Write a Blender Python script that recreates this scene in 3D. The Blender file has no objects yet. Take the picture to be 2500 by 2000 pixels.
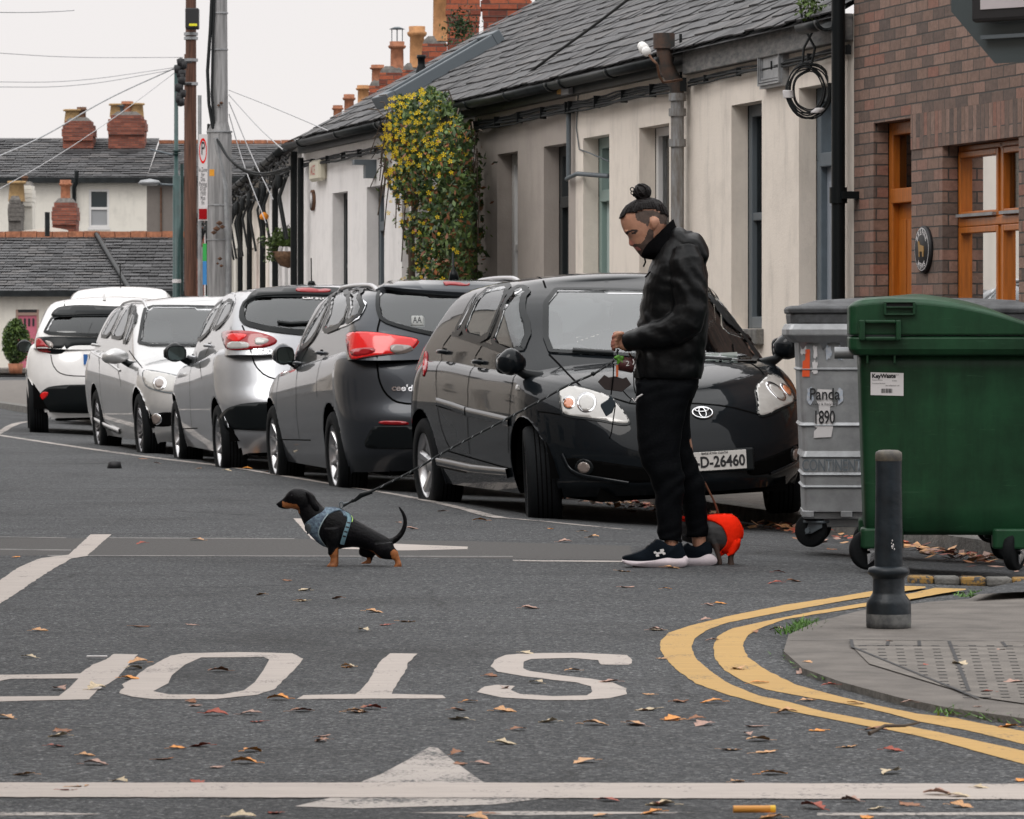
import bpy, bmesh, math, random
from mathutils import Vector, Matrix, geometry, noise
from mathutils.bvhtree import BVHTree
R = math.radians
S = bpy.context.scene
C = bpy.context.collection
random.seed(7)
# ------------------------------------------------------------------ camera
FP = 9200.0; CX = 1078.0; HY = 695.0; CH = 1.12; VW = 2156.0; VH = 1725.0   # lens in reference units (picture 2156 wide)
cam = bpy.data.cameras.new("camera"); camo = bpy.data.objects.new("camera", cam); C.objects.link(camo)
camo.location = (0, 0, CH); camo.rotation_euler = (R(90), 0, 0)
cam.sensor_width = 36; cam.lens = 36 * FP / VW; cam.shift_y = -(VH/2 - HY)/VW
cam.clip_start = 0.5; cam.clip_end = 2000
cam.dof.use_dof = True; cam.dof.focus_distance = 20.5; cam.dof.aperture_fstop = 22
S.camera = camo
# ------------------------------------------------------------------ world, sun, exposure
w = bpy.data.worlds.new("World"); S.world = w; w.use_nodes = True
nt = w.node_tree; N = nt.nodes; Lk = nt.links
bg = N['Background']; bg.inputs['Strength'].default_value = 0.1
sky = N.new('ShaderNodeTexSky'); sky.sky_type = 'NISHITA'; sky.sun_disc = False
SUN_EL, SUN_ROT = 48, 215
sky.sun_elevation = R(SUN_EL); sky.sun_rotation = R(SUN_ROT)
tc = N.new('ShaderNodeTexCoord'); sp = N.new('ShaderNodeSeparateXYZ'); Lk.new(tc.outputs['Generated'], sp.inputs[0])
rp = N.new('ShaderNodeValToRGB'); Lk.new(sp.outputs['Z'], rp.inputs[0])
e = rp.color_ramp.elements
e[0].position = 0.0; e[0].color = (.908, .868, .862, 1)
e[1].position = 1.0; e[1].color = (1, 1, 1, 1)
k = e.new(.09); k.color = (.912, .870, .862, 1)
# overcast: pale at the horizon, brighter overhead
mr = N.new('ShaderNodeMapRange'); Lk.new(sp.outputs['Z'], mr.inputs[0])
mr.inputs[1].default_value = .09; mr.inputs[2].default_value = .8; mr.inputs[3].default_value = 10.1; mr.inputs[4].default_value = 22.0
vm = N.new('ShaderNodeVectorMath'); vm.operation = 'SCALE'; Lk.new(rp.outputs[0], vm.inputs[0]); Lk.new(mr.outputs[0], vm.inputs['Scale'])
mx = N.new('ShaderNodeMix'); mx.data_type = 'RGBA'; mx.inputs[0].default_value = .06
Lk.new(vm.outputs[0], mx.inputs[6]); Lk.new(sky.outputs[0], mx.inputs[7]); Lk.new(mx.outputs[2], bg.inputs['Color'])
sl = bpy.data.lights.new("sun", 'SUN'); so = bpy.data.objects.new("sun", sl); C.objects.link(so)
sl.energy = 0.8; sl.angle = R(25); sl.color = (1, .96, .92)
so.rotation_euler = (R(90-SUN_EL), 0, R(180-SUN_ROT)); so.location = (0, 0, 30)
S.view_settings.view_transform = 'Standard'; S.view_settings.look = 'None'; S.view_settings.gamma = 1; S.view_settings.exposure = 0.0
S.cycles.max_bounces = 6; S.cycles.transparent_max_bounces = 12; S.cycles.diffuse_bounces = 3; S.cycles.glossy_bounces = 3

# ------------------------------------------------------------------ picture maths
ZM = {1:(0,0,3.08), 2:(500,0,3.08), 3:(1100,0,3.08), 4:(1800,0,3.08), 5:(0,480,2.537), 6:(550,640,2.874), 7:(1000,640,2.614),
      8:(1600,640,2.27), 'dog':(640,1150,5.39), 'man':(1440,440,4.791), 'hand':(1380,760,4.6625), 'shoe':(1480,1100,5.674),
      'bin':(1880,700,2.4645), 'cor':(1500,1350,2.156), 'lg':(0,1250,2.3), 'cg':(700,1450,2.156)}
def Z(n, pts):
    a, b, s = ZM[n]; return [((a + x/s)/1.15955, (b + y/s)/1.15955) for x, y in pts]
def PX(x, y, d): return Vector(((x-CX)/FP*d, d, CH-(y-HY)/FP*d))
def GP(x, y, z=0.0):
    d = FP*(CH-z)/(y-HY); return Vector(((x-CX)/FP*d, d, z))
# house line: X = WA - WM*Y
WM = .2367; WA = 9.519; WN = math.sqrt(1+WM*WM)
WU = Vector((-WM, 1, 0))/WN; WO = Vector((-1, -WM, 0))/WN     # along the street (away), out to the street
W0 = Vector((WA-WM*30, 30, 0))
def wt(x): d = WA/((x-CX)/FP+WM); return (d-30)*WN
def wd(x): return WA/((x-CX)/FP+WM)
def wz(x, y): return CH-(y-HY)/FP*wd(x)
def wc(X, Y): return (WA-WM*Y-X)/WN                             # distance out from the house line
def gz(X, Y):
    c = wc(X, Y)
    if c > 3.3: return 0.0
    f = min(1, max(0, (Y-18.5)/3.0)); f = f*f*(3-2*f)
    return -.056*(3.3-max(c, 1.2))*f

# ------------------------------------------------------------------ object helpers
def tag(o, label=None, cat=None, group=None, kind=None):
    if label: o['label'] = label
    if cat: o['category'] = cat
    if group: o['group'] = group
    if kind: o['kind'] = kind
    return o
def empty(name, loc=(0,0,0), rz=0, label=None, cat=None, group=None):
    o = bpy.data.objects.new(name, None); C.objects.link(o); o.location = loc; o.rotation_euler = (0,0,rz)
    o.empty_display_size = .1
    return tag(o, label, cat, group)
def link(name, me, mats, parent=None, smooth=False):
    o = bpy.data.objects.new(name, me); C.objects.link(o)
    if not isinstance(mats, (list, tuple)): mats = [mats]
    for m in mats: me.materials.append(m)
    if smooth: me.shade_smooth()
    if parent: o.parent = parent
    return o
class MB:
    def __init__(s): s.v = []; s.f = []; s.m = []; s.sm = []
    def add(s, vs, fs, m=0, sm=False):
        b = len(s.v); s.v += [tuple(p) for p in vs]
        for f in fs: s.f.append(tuple(b+i for i in f)); s.m.append(m); s.sm.append(sm)
    def box(s, a, b, m=0):
        x0,y0,z0 = a; x1,y1,z1 = b
        s.add([(x0,y0,z0),(x1,y0,z0),(x1,y1,z0),(x0,y1,z0),(x0,y0,z1),(x1,y0,z1),(x1,y1,z1),(x0,y1,z1)],
              [(0,3,2,1),(4,5,6,7),(0,1,5,4),(1,2,6,5),(2,3,7,6),(3,0,4,7)], m)
    def tube(s, pts, r, n=8, m=0, closed=False, caps=True):
        pts = [Vector(p) for p in pts]; L = len(pts); rr = r if isinstance(r, (list,tuple)) else [r]*L
        ring = []; up = None
        for i, p in enumerate(pts):
            if closed: t = pts[(i+1)%L]-pts[i-1]
            else: t = pts[min(i+1,L-1)]-pts[max(i-1,0)]
            t.normalize()
            if up is None:
                up = Vector((0,0,1)) if abs(t.z) < .9 else Vector((1,0,0))
            a = (up - t*up.dot(t)); a.normalize(); b = t.cross(a); up = a
            ring.append([p+(a*math.cos(q)+b*math.sin(q))*rr[i] for q in [2*math.pi*j/n for j in range(n)]])
        vs = [v for g in ring for v in g]; fs = []
        for i in range(L if closed else L-1):
            i2 = (i+1)%L
            for j in range(n): fs.append((i*n+j, i*n+(j+1)%n, i2*n+(j+1)%n, i2*n+j))
        s.add(vs, fs, m, True)
        if caps and not closed:
            s.add(ring[0], [tuple(range(n))[::-1]], m); s.add(ring[-1], [tuple(range(n))], m)
    def lathe(s, prof, n=24, m=0, axis='z', o=(0,0,0), sm=True):
        vs = []; o = Vector(o)
        for r, h in prof:
            for j in range(n):
                q = 2*math.pi*j/n; a, b = r*math.cos(q), r*math.sin(q)
                vs.append(o+Vector({'z':(a,b,h), 'y':(a,h,b), 'x':(h,a,b)}[axis]))
        fs = [(i*n+j, i*n+(j+1)%n, (i+1)*n+(j+1)%n, (i+1)*n+j) for i in range(len(prof)-1) for j in range(n)]
        s.add(vs, fs, m, sm)
    def prism(s, poly, h0, h1, m=0, fn=None):
        # poly in (a,b), extruded along c; fn maps (a,b,c)->xyz
        fn = fn or (lambda a,b,c: (a,b,c)); n = len(poly)
        vs = [fn(a,b,h0) for a,b in poly]+[fn(a,b,h1) for a,b in poly]
        s.add(vs, [tuple(range(n))[::-1], tuple(range(n,2*n))]+[(i,(i+1)%n,n+(i+1)%n,n+i) for i in range(n)], m)
    def loft(s, rings, m=0, caps=True, sm=True):
        n = len(rings[0]); vs = [v for g in rings for v in g]
        fs = [(i*n+j, i*n+(j+1)%n, (i+1)*n+(j+1)%n, (i+1)*n+j) for i in range(len(rings)-1) for j in range(n)]
        if caps: fs += [tuple(range(n))[::-1], tuple((len(rings)-1)*n+j for j in range(n))]
        s.add(vs, fs, m, sm)
    def mesh(s, name='m'):
        me = bpy.data.meshes.new(name); me.from_pydata(s.v, [], s.f); 
        me.polygons.foreach_set('material_index', s.m); me.polygons.foreach_set('use_smooth', s.sm); me.update(); return me
    def build(s, name, mats, parent=None, bevel=0, normals=True):
        me = s.mesh(name)
        if normals:
            bm = bmesh.new(); bm.from_mesh(me); bmesh.ops.recalc_face_normals(bm, faces=bm.faces); bm.to_mesh(me); bm.free()
        o = bpy.data.objects.new(name, me); C.objects.link(o)
        for q in (mats if isinstance(mats, (list,tuple)) else [mats]): me.materials.append(q)
        if parent: o.parent = parent
        if bevel:
            b = o.modifiers.new('b', 'BEVEL'); b.width = bevel; b.segments = 2; b.limit_method = 'ANGLE'; b.angle_limit = R(35)
        return o
def interp(t, ks):
    if t <= ks[0][0]: return ks[0][1]
    for (a,b),(c,d) in zip(ks, ks[1:]):
        if t <= c:
            u = (t-a)/(c-a); u = u if len(ks) < 3 else u
            return b+(d-b)*u
    return ks[-1][1]
def sinterp(t, ks):   # monotone-ish smooth (Catmull) interpolation
    n = len(ks)
    if t <= ks[0][0]: return ks[0][1]
    if t >= ks[-1][0]: return ks[-1][1]
    for i in range(n-1):
        if t <= ks[i+1][0]: break
    x0,y0 = ks[i]; x1,y1 = ks[i+1]
    def sl(j):
        if j == 0: return (ks[1][1]-ks[0][1])/(ks[1][0]-ks[0][0])
        if j == n-1: return (ks[-1][1]-ks[-2][1])/(ks[-1][0]-ks[-2][0])
        a = (ks[j][1]-ks[j-1][1])/(ks[j][0]-ks[j-1][0]); b = (ks[j+1][1]-ks[j][1])/(ks[j+1][0]-ks[j][0])
        return 0 if a*b <= 0 else 2*a*b/(a+b)
    h = x1-x0; u = (t-x0)/h; m0 = sl(i)*h; m1 = sl(i+1)*h
    return (2*u**3-3*u*u+1)*y0+(u**3-2*u*u+u)*m0+(-2*u**3+3*u*u)*y1+(u**3-u*u)*m1
def dens(pts, step, closed=False):
    out = []; L = len(pts)
    for i in range(L if closed else L-1):
        a = Vector(pts[i]); b = Vector(pts[(i+1)%L]); n = max(1, int((b-a).length/step))
        for j in range(n): out.append(a.lerp(b, j/n))
    if not closed: out.append(Vector(pts[-1]))
    return out
def smooth_poly(pts, it=1, closed=True):   # Chaikin
    pts = [Vector(p) for p in pts]
    for _ in range(it):
        q = []; L = len(pts)
        for i in range(L if closed else L-1):
            a, b = pts[i], pts[(i+1)%L]; q += [a.lerp(b,.22), a.lerp(b,.78)]
        if not closed: q = [pts[0]]+q+[pts[-1]]
        pts = q
    return pts
def inpoly(p, poly):
    x, y = p[0], p[1]; c = False; j = len(poly)-1
    for i in range(len(poly)):
        a, b = poly[i], poly[j]
        if (a[1] > y) != (b[1] > y) and x < (b[0]-a[0])*(y-a[1])/(b[1]-a[1])+a[0]: c = not c
        j = i
    return c
def edist(p, poly):
    p = Vector((p[0],p[1])); m = 1e9
    for i in range(len(poly)):
        a = Vector(poly[i][:2]); b = Vector(poly[(i+1)%len(poly)][:2]); ab = b-a
        t = max(0, min(1, (p-a).dot(ab)/max(ab.length_squared,1e-9))); m = min(m, (a+ab*t-p).length)
    return m
def cdt(poly, step):
    bd = dens([Vector(p[:2]) for p in poly], step, True)
    xs = [p.x for p in bd]; ys = [p.y for p in bd]; pts = list(bd)
    x = min(xs)+step*.5
    while x < max(xs):
        y = min(ys)+step*.5
        while y < max(ys):
            if inpoly((x,y), bd) and edist((x,y), poly) > step*.4: pts.append(Vector((x,y)))
            y += step
        x += step
    r = geometry.delaunay_2d_cdt(pts, [(i,(i+1)%len(bd)) for i in range(len(bd))], [], 1, 1e-5)
    return r[0], r[2], len(bd)
def text_mesh(txt, size, name='text', extrude=.0, bold=.0, align='CENTER', spacing=1.0):
    cu = bpy.data.curves.new(name, 'FONT'); cu.body = txt; cu.size = size; cu.align_x = align; cu.align_y = 'CENTER'
    cu.extrude = extrude; cu.offset = bold; cu.resolution_u = 3; cu.space_character = spacing
    o = bpy.data.objects.new(name, cu); C.objects.link(o)
    dg = bpy.context.evaluated_depsgraph_get(); me = bpy.data.meshes.new_from_object(o.evaluated_get(dg))
    bpy.data.objects.remove(o); bpy.data.curves.remove(cu); return me
def text_on(txt, size, org, ux, uy, mat, name='lettering', parent=None, bold=0, align='CENTER', spacing=1.0, sx=1.0, lift=.002):
    me = text_mesh(txt, size, name, 0, bold, align, spacing); org = Vector(org); ux = Vector(ux).normalized(); uy = Vector(uy).normalized()
    nn = ux.cross(uy)
    for v in me.vertices: v.co = org+ux*v.co.x*sx+uy*v.co.y+nn*lift
    me.materials.clear()
    return link(name, me, mat, parent)
# ------------------------------------------------------------------ materials
def pmat(name, col, rough=.6, metal=0, coat=0, spec=.5, noise_amt=0, noise_scale=8, bump=0, bump_scale=60, col2=None, detail=6, emit=None, sheen=0, stretch=None, space='Object'):
    m = bpy.data.materials.new(name); m.use_nodes = True; n = m.node_tree.nodes; l = m.node_tree.links; b = n['Principled BSDF']
    b.inputs['Base Color'].default_value = (*col, 1); b.inputs['Roughness'].default_value = rough; b.inputs['Metallic'].default_value = metal
    b.inputs['Coat Weight'].default_value = coat; b.inputs['Coat Roughness'].default_value = .04; b.inputs['Specular IOR Level'].default_value = spec
    b.inputs['Sheen Weight'].default_value = sheen
    if noise_amt or col2 or bump:
        t = n.new('ShaderNodeTexCoord'); src = t.outputs[space]
        if stretch:
            mp = n.new('ShaderNodeMapping'); mp.inputs['Scale'].default_value = stretch; l.new(src, mp.inputs[0]); src = mp.outputs[0]
    if noise_amt or col2:
        q = n.new('ShaderNodeTexNoise'); q.inputs['Scale'].default_value = noise_scale; q.inputs['Detail'].default_value = detail; q.inputs['Roughness'].default_value = .65
        l.new(src, q.inputs['Vector'])
        r = n.new('ShaderNodeValToRGB'); l.new(q.outputs[0], r.inputs[0])
        c2 = col2 or tuple(max(0, c*(1-noise_amt)) for c in col); c1 = col if col2 else tuple(min(1, c*(1+noise_amt)) for c in col)
        r.color_ramp.elements[0].position = .35; r.color_ramp.elements[0].color = (*c2, 1)
        r.color_ramp.elements[1].position = .68; r.color_ramp.elements[1].color = (*c1, 1)
        l.new(r.outputs[0], b.inputs['Base Color'])
    if bump:
        q2 = n.new('ShaderNodeTexNoise'); q2.inputs['Scale'].default_value = bump_scale; q2.inputs['Detail'].default_value = 4; l.new(src, q2.inputs['Vector'])
        bb = n.new('ShaderNodeBump'); bb.inputs['Strength'].default_value = bump; bb.inputs['Distance'].default_value = .01
        l.new(q2.outputs[0], bb.inputs['Height']); l.new(bb.outputs[0], b.inputs['Normal'])
    if emit: b.inputs['Emission Color'].default_value = (*emit, 1); b.inputs['Emission Strength'].default_value = 1
    return m
def nodes(m): return m.node_tree.nodes, m.node_tree.links, m.node_tree.nodes['Principled BSDF']
def ramp(n, stops, interp_='LINEAR'):
    r = n.new('ShaderNodeValToRGB'); r.color_ramp.interpolation = interp_; e = r.color_ramp.elements
    e[0].position = stops[0][0]; e[0].color = (*stops[0][1], 1); e[1].position = stops[-1][0]; e[1].color = (*stops[-1][1], 1)
    for p, c in stops[1:-1]: k = e.new(p); k.color = (*c, 1)
    return r
def mixc(n, l, fac, a, b, mode='MIX'):
    x = n.new('ShaderNodeMix'); x.data_type = 'RGBA'; x.blend_type = mode
    for i, s in ((0, fac), (6, a), (7, b)):
        if isinstance(s, (int, float)): x.inputs[i].default_value = s
        elif isinstance(s, tuple): x.inputs[i].default_value = (*s, 1)
        else: l.new(s, x.inputs[i])
    return x.outputs[2]
def ntex(n, l, src, scale, detail=5, rough=.6, dist=0):
    q = n.new('ShaderNodeTexNoise'); q.inputs['Scale'].default_value = scale; q.inputs['Detail'].default_value = detail
    q.inputs['Roughness'].default_value = rough; q.inputs['Distortion'].default_value = dist; l.new(src, q.inputs['Vector']); return q.outputs[0]
def gray(v): return (v, v, v)
M = {}
# asphalt: dark binder, pale aggregate chips, broad worn patches
m = pmat('asphalt', (.05,.05,.052), .88); n, l, b = nodes(m); t = n.new('ShaderNodeTexCoord').outputs['Object']
v = n.new('ShaderNodeTexVoronoi'); v.inputs['Scale'].default_value = 105; l.new(t, v.inputs['Vector'])
chips = ramp(n, [(0, (.013,.015,.017)), (.4, (.034,.037,.041)), (.72, (.062,.065,.069)), (.93, (.11,.112,.114)), (1, (.21,.21,.21))]); 
sepv = n.new('ShaderNodeSeparateColor'); l.new(v.outputs['Color'], sepv.inputs[0]); l.new(sepv.outputs[0], chips.inputs[0])
big = ramp(n, [(.3, gray(.5)), (.45, gray(.92)), (.7, gray(1.15))]); l.new(ntex(n,l,t,.55,6,.6,.4), big.inputs[0])
mid = ramp(n, [(.3, gray(.7)), (.7, gray(1.25))]); l.new(ntex(n,l,t,28,4), mid.inputs[0])
c = mixc(n,l,1.0,chips.outputs[0],big.outputs[0],'MULTIPLY'); c = mixc(n,l,1.0,c,mid.outputs[0],'MULTIPLY')
cv = n.new('ShaderNodeTexVoronoi'); cv.feature = 'DISTANCE_TO_EDGE'; cv.inputs['Scale'].default_value = .55
wn = n.new('ShaderNodeTexNoise'); wn.inputs['Scale'].default_value = 2.2; wn.inputs['Detail'].default_value = 6; l.new(t, wn.inputs['Vector'])
wm = n.new('ShaderNodeVectorMath'); wm.operation = 'MULTIPLY_ADD'; wm.inputs[1].default_value = (.35,.35,0); l.new(wn.outputs['Color'], wm.inputs[0]); l.new(t, wm.inputs[2]); l.new(wm.outputs[0], cv.inputs['Vector'])
cr = ramp(n, [(0, gray(.35)), (.004, gray(.55)), (.010, gray(1))]); l.new(cv.outputs['Distance'], cr.inputs[0])
ck = ramp(n, [(.50, gray(0)), (.60, gray(1))]); l.new(ntex(n,l,t,.35,4,.6), ck.inputs[0])
c = mixc(n,l,ck.outputs[0],c,mixc(n,l,1.0,c,cr.outputs[0],'MULTIPLY'))
sm_ = n.new('ShaderNodeMapping'); sm_.inputs['Scale'].default_value = (.5,2.4,1); l.new(t, sm_.inputs[0])
st_ = ramp(n, [(.36, gray(.72)), (.5, gray(1.0)), (.68, gray(1.12))]); l.new(ntex(n,l,sm_.outputs[0],1.3,9,.72), st_.inputs[0]); c = mixc(n,l,1.0,c,st_.outputs[0],'MULTIPLY')
l.new(c, b.inputs['Base Color'])
bp = n.new('ShaderNodeBump'); bp.inputs['Strength'].default_value = .9; bp.inputs['Distance'].default_value = .006
l.new(v.outputs['Distance'], bp.inputs['Height']); bp.invert = True; l.new(bp.outputs[0], b.inputs['Normal'])
M['asphalt'] = m
def marking(name, col, wear=.35, seed=0, dark=(.06,.06,.06)):
    m = pmat(name, col, .75); n, l, b = nodes(m); t = n.new('ShaderNodeTexCoord').outputs['Object']
    a = ntex(n,l,t,3.1,8,.7); f = ntex(n,l,t,70,3,.6)
    ad = n.new('ShaderNodeMath'); ad.operation = 'MULTIPLY_ADD'; l.new(f, ad.inputs[0]); ad.inputs[1].default_value = .75; l.new(a, ad.inputs[2])
    r = ramp(n, [(wear+.28, dark), (wear+.36, col)]) ; l.new(ad.outputs[0], r.inputs[0])
    mp = n.new('ShaderNodeMapping'); mp.inputs['Scale'].default_value = (1.2, 9, 1); l.new(t, mp.inputs[0])
    d = ramp(n, [(.3, gray(.72)), (.6, gray(1.0))]); l.new(ntex(n,l,mp.outputs[0],2.5,8,.75), d.inputs[0])
    l.new(mixc(n,l,.8,r.outputs[0],d.outputs[0],'MULTIPLY'), b.inputs['Base Color'])
    bp = n.new('ShaderNodeBump'); bp.inputs['Strength'].default_value = .5; bp.inputs['Distance'].default_value = .004; l.new(f, bp.inputs['Height']); l.new(bp.outputs[0], b.inputs['Normal'])
    return m
M['white_mark'] = marking('white_road_paint', (.42,.37,.335), .39)
M['worn_mark'] = marking('worn_road_paint', (.40,.36,.33), .50)
M['faint_mark'] = marking('faint_road_paint', (.20,.19,.18), .50)
M['yellow_mark'] = marking('yellow_road_paint', (.46,.28,.085), .385)
M['kerb_yellow'] = marking('kerb_yellow_paint', (.30,.17,.04), .50)
M['paving'] = pmat('concrete_paving', (.125,.112,.10), .85, noise_amt=.28, noise_scale=5, bump=.5, bump_scale=120, detail=10)
M['flag'] = pmat('paving_flag', (.15,.135,.12), .85, noise_amt=.25, noise_scale=7, bump=.5, bump_scale=120, detail=10)
M['kerbstone'] = pmat('granite_kerb', (.14,.135,.125), .85, noise_amt=.4, noise_scale=12, bump=.7, bump_scale=60, detail=10)
# renders
def render_mat(name, col, dirt=.12):
    m = pmat(name, col, .85); n, l, b = nodes(m); t = n.new('ShaderNodeTexCoord').outputs['Object']
    mp = n.new('ShaderNodeMapping'); mp.inputs['Scale'].default_value = (3, 3, .55); l.new(t, mp.inputs[0])
    r = ramp(n, [(.28, tuple(c*(1-dirt*2.2) for c in col)), (.48, col), (.8, tuple(min(1,c*1.04) for c in col))]); l.new(ntex(n,l,mp.outputs[0],1.6,10,.68), r.inputs[0])
    r2 = ramp(n, [(.32, gray(.80)), (.52, gray(1))]); l.new(ntex(n,l,t,2.1,6,.7), r2.inputs[0])
    l.new(mixc(n,l,.6,r.outputs[0],r2.outputs[0],'MULTIPLY'), b.inputs['Base Color'])
    bp = n.new('ShaderNodeBump'); bp.inputs['Strength'].default_value = .35; bp.inputs['Distance'].default_value = .01
    l.new(ntex(n,l,t,38,6,.7), bp.inputs['Height']); l.new(bp.outputs[0], b.inputs['Normal'])
    return m
M['cream'] = render_mat('cream_render', (.79,.715,.63), .10)
M['white'] = render_mat('white_render', (.78,.755,.74), .05)
M['taupe'] = render_mat('taupe_render', (.38,.335,.30), .06)
M['farwhite'] = render_mat('far_white_render', (.72,.69,.62), .06)
M['farbrown'] = render_mat('far_brown_render', (.17,.15,.135), .08)
def brick_mat(name, stops, mortar, sc=(1,1,1), bw=.225, bh=.075, rot=False, mort=.011, plane='xz'):
    m = pmat(name, stops[0][1], .85); n, l, b = nodes(m); t = n.new('ShaderNodeTexCoord').outputs['Object']
    s = n.new('ShaderNodeSeparateXYZ'); l.new(t, s.inputs[0]); cb = n.new('ShaderNodeCombineXYZ')
    if plane == 'xz':
        ad = n.new('ShaderNodeMath'); ad.operation = 'ADD'; l.new(s.outputs[0], ad.inputs[0]); l.new(s.outputs[1], ad.inputs[1]); A = ad.outputs[0]
    else: A = s.outputs[1]
    l.new(A, cb.inputs[1 if rot else 0]); l.new(s.outputs[2], cb.inputs[0 if rot else 1])
    nz = n.new('ShaderNodeTexNoise'); nz.inputs['Scale'].default_value = 14; l.new(t, nz.inputs['Vector'])
    va = n.new('ShaderNodeVectorMath'); va.operation = 'SCALE'; va.inputs['Scale'].default_value = .008; l.new(nz.outputs['Color'], va.inputs[0])
    vb = n.new('ShaderNodeVectorMath'); vb.operation = 'ADD'; l.new(cb.outputs[0], vb.inputs[0]); l.new(va.outputs[0], vb.inputs[1])
    br = n.new('ShaderNodeTexBrick'); l.new(vb.outputs[0], br.inputs['Vector']); br.inputs['Scale'].default_value = 1
    br.inputs['Brick Width'].default_value = bw; br.inputs['Row Height'].default_value = bh; br.inputs['Mortar Size'].default_value = mort/2
    br.inputs['Mortar Smooth'].default_value = .25; br.inputs['Color1'].default_value = (0,0,0,1); br.inputs['Color2'].default_value = (1,1,1,1); br.inputs['Bias'].default_value = 0
    r = ramp(n, stops); l.new(br.outputs['Color'], r.inputs[0])
    v = ramp(n, [(.3, gray(.68)), (.7, gray(1.2))]); l.new(ntex(n,l,t,22,8,.7), v.inputs[0])
    c = mixc(n,l,1.0,r.outputs[0],v.outputs[0],'MULTIPLY'); c = mixc(n,l,br.outputs['Fac'],c,mortar)
    l.new(c, b.inputs['Base Color'])
    bp = n.new('ShaderNodeBump'); bp.inputs['Strength'].default_value = .9; bp.inputs['Distance'].default_value = .012; bp.invert = True
    ad2 = n.new('ShaderNodeMath'); ad2.operation = 'MULTIPLY_ADD'; l.new(ntex(n,l,t,60,4,.7), ad2.inputs[0]); ad2.inputs[1].default_value = -.5; l.new(br.outputs['Fac'], ad2.inputs[2])
    l.new(ad2.outputs[0], bp.inputs['Height']); l.new(bp.outputs[0], b.inputs['Normal'])
    return m
BR = [(0,(.115,.085,.072)), (.25,(.165,.112,.09)), (.5,(.225,.142,.108)), (.8,(.265,.172,.135)), (1,(.25,.12,.088))]
M['brick'] = brick_mat('brown_brick', BR, (.06,.055,.05))
M['soldier'] = brick_mat('soldier_brick', BR, (.075,.07,.065), rot=True, bw=.6, mort=.008)
M['redbrick'] = brick_mat('red_brick', [(0,(.15,.04,.025)), (.5,(.30,.07,.035)), (1,(.40,.11,.05))], (.09,.075,.065))
M['farbrick'] = brick_mat('far_red_brick', [(0,(.15,.045,.03)), (1,(.32,.10,.06))], (.13,.11,.1))
M['terracotta'] = pmat('terracotta', (.34,.135,.07), .8, noise_amt=.35, noise_scale=9)
M['buff'] = pmat('buff_pot', (.42,.205,.085), .8, noise_amt=.3, noise_scale=7)
M['yellowpot'] = pmat('yellow_clay_pot', (.40,.26,.12), .8, noise_amt=.3, noise_scale=5)
M['mortar'] = pmat('mortar_cap', (.13,.12,.11), .9, noise_amt=.4, noise_scale=14)
M['slate'] = pmat('roof_slate', (.066,.066,.069), .7, noise_amt=.45, noise_scale=5, bump=.5, bump_scale=30, detail=10)
M['slate2'] = pmat('roof_slate_pale', (.092,.088,.088), .72, noise_amt=.4, noise_scale=6, bump=.5, bump_scale=30, detail=10)
M['slate3'] = pmat('roof_slate_dark', (.036,.036,.038), .75, noise_amt=.5, noise_scale=9, bump=.5, bump_scale=30, detail=10)
M['black'] = pmat('black_plastic', (.006,.008,.009), .35, spec=.2)
M['gutter'] = pmat('dark_gutter', (.012,.015,.016), .45, spec=.25, noise_amt=.5, noise_scale=5)
M['rubber'] = pmat('tyre_rubber', (.006,.007,.008), .8, spec=.15, bump=.2, bump_scale=80)
M['under'] = pmat('underbody', (.002,.002,.002), .95, spec=.05)
M['lead'] = pmat('peeling_fascia', (.05,.058,.06), .6, col2=(.20,.19,.18), noise_scale=9, detail=10, stretch=(1,1,3))
M['cable'] = pmat('cable', (.016,.018,.019), .6, spec=.2)
M['wire'] = pmat('thin_wire', (.42,.42,.43), .7)
M['galv'] = pmat('galvanised', (.33,.34,.35), .48, metal=.55, noise_amt=.22, noise_scale=6, detail=8, bump=.15, bump_scale=20)
M['greybin_lid'] = pmat('charcoal_bin_lid', (.075,.078,.082), .55, spec=.3, noise_amt=.4, noise_scale=12, bump=.2, bump_scale=25)
M['greenbin'] = pmat('green_bin_plastic', (.009,.046,.019), .42, spec=.28, noise_amt=.45, noise_scale=1.7, bump=.12, bump_scale=6, detail=8)
n, l, b = nodes(M['greenbin']); t = n.new('ShaderNodeTexCoord').outputs['Object']; mp = n.new('ShaderNodeMapping'); mp.inputs['Scale'].default_value = (1.2,1.2,14); mp.inputs['Rotation'].default_value = (0,.12,0); l.new(t, mp.inputs[0])
r = ramp(n, [(.60, gray(0)), (.66, gray(.55)), (.74, gray(.9))]); l.new(ntex(n,l,mp.outputs[0],5,9,.75), r.inputs[0]); mp2 = n.new('ShaderNodeMapping'); mp2.inputs['Scale'].default_value = (6,6,.5); l.new(t, mp2.inputs[0])
r2 = ramp(n, [(.45, gray(1.0)), (.7, gray(.62))]); l.new(ntex(n,l,mp2.outputs[0],1.5,8,.7), r2.inputs[0])
src = b.inputs['Base Color'].links[0].from_socket; c = mixc(n,l,r.outputs[0],src,(.030,.085,.045)); l.new(mixc(n,l,1.0,c,r2.outputs[0],'MULTIPLY'), b.inputs['Base Color'])
M['chrome'] = pmat('chrome', (.75,.76,.78), .16, metal=1)
M['silver'] = pmat('silver_alloy', (.52,.52,.53), .28, metal=.85)
M['darkalloy'] = pmat('grey_alloy', (.22,.22,.23), .35, metal=.8)
M['label'] = pmat('white_label', (.62,.60,.60), .5)
M['ink'] = pmat('black_ink', (.012,.012,.014), .6)
M['plate'] = pmat('number_plate', (.60,.58,.55), .45)
M['blue'] = pmat('blue_band', (.03,.14,.42), .5)
M['red_glass'] = pmat('red_lamp_glass', (.30,.004,.008), .12, coat=.3)
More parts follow.
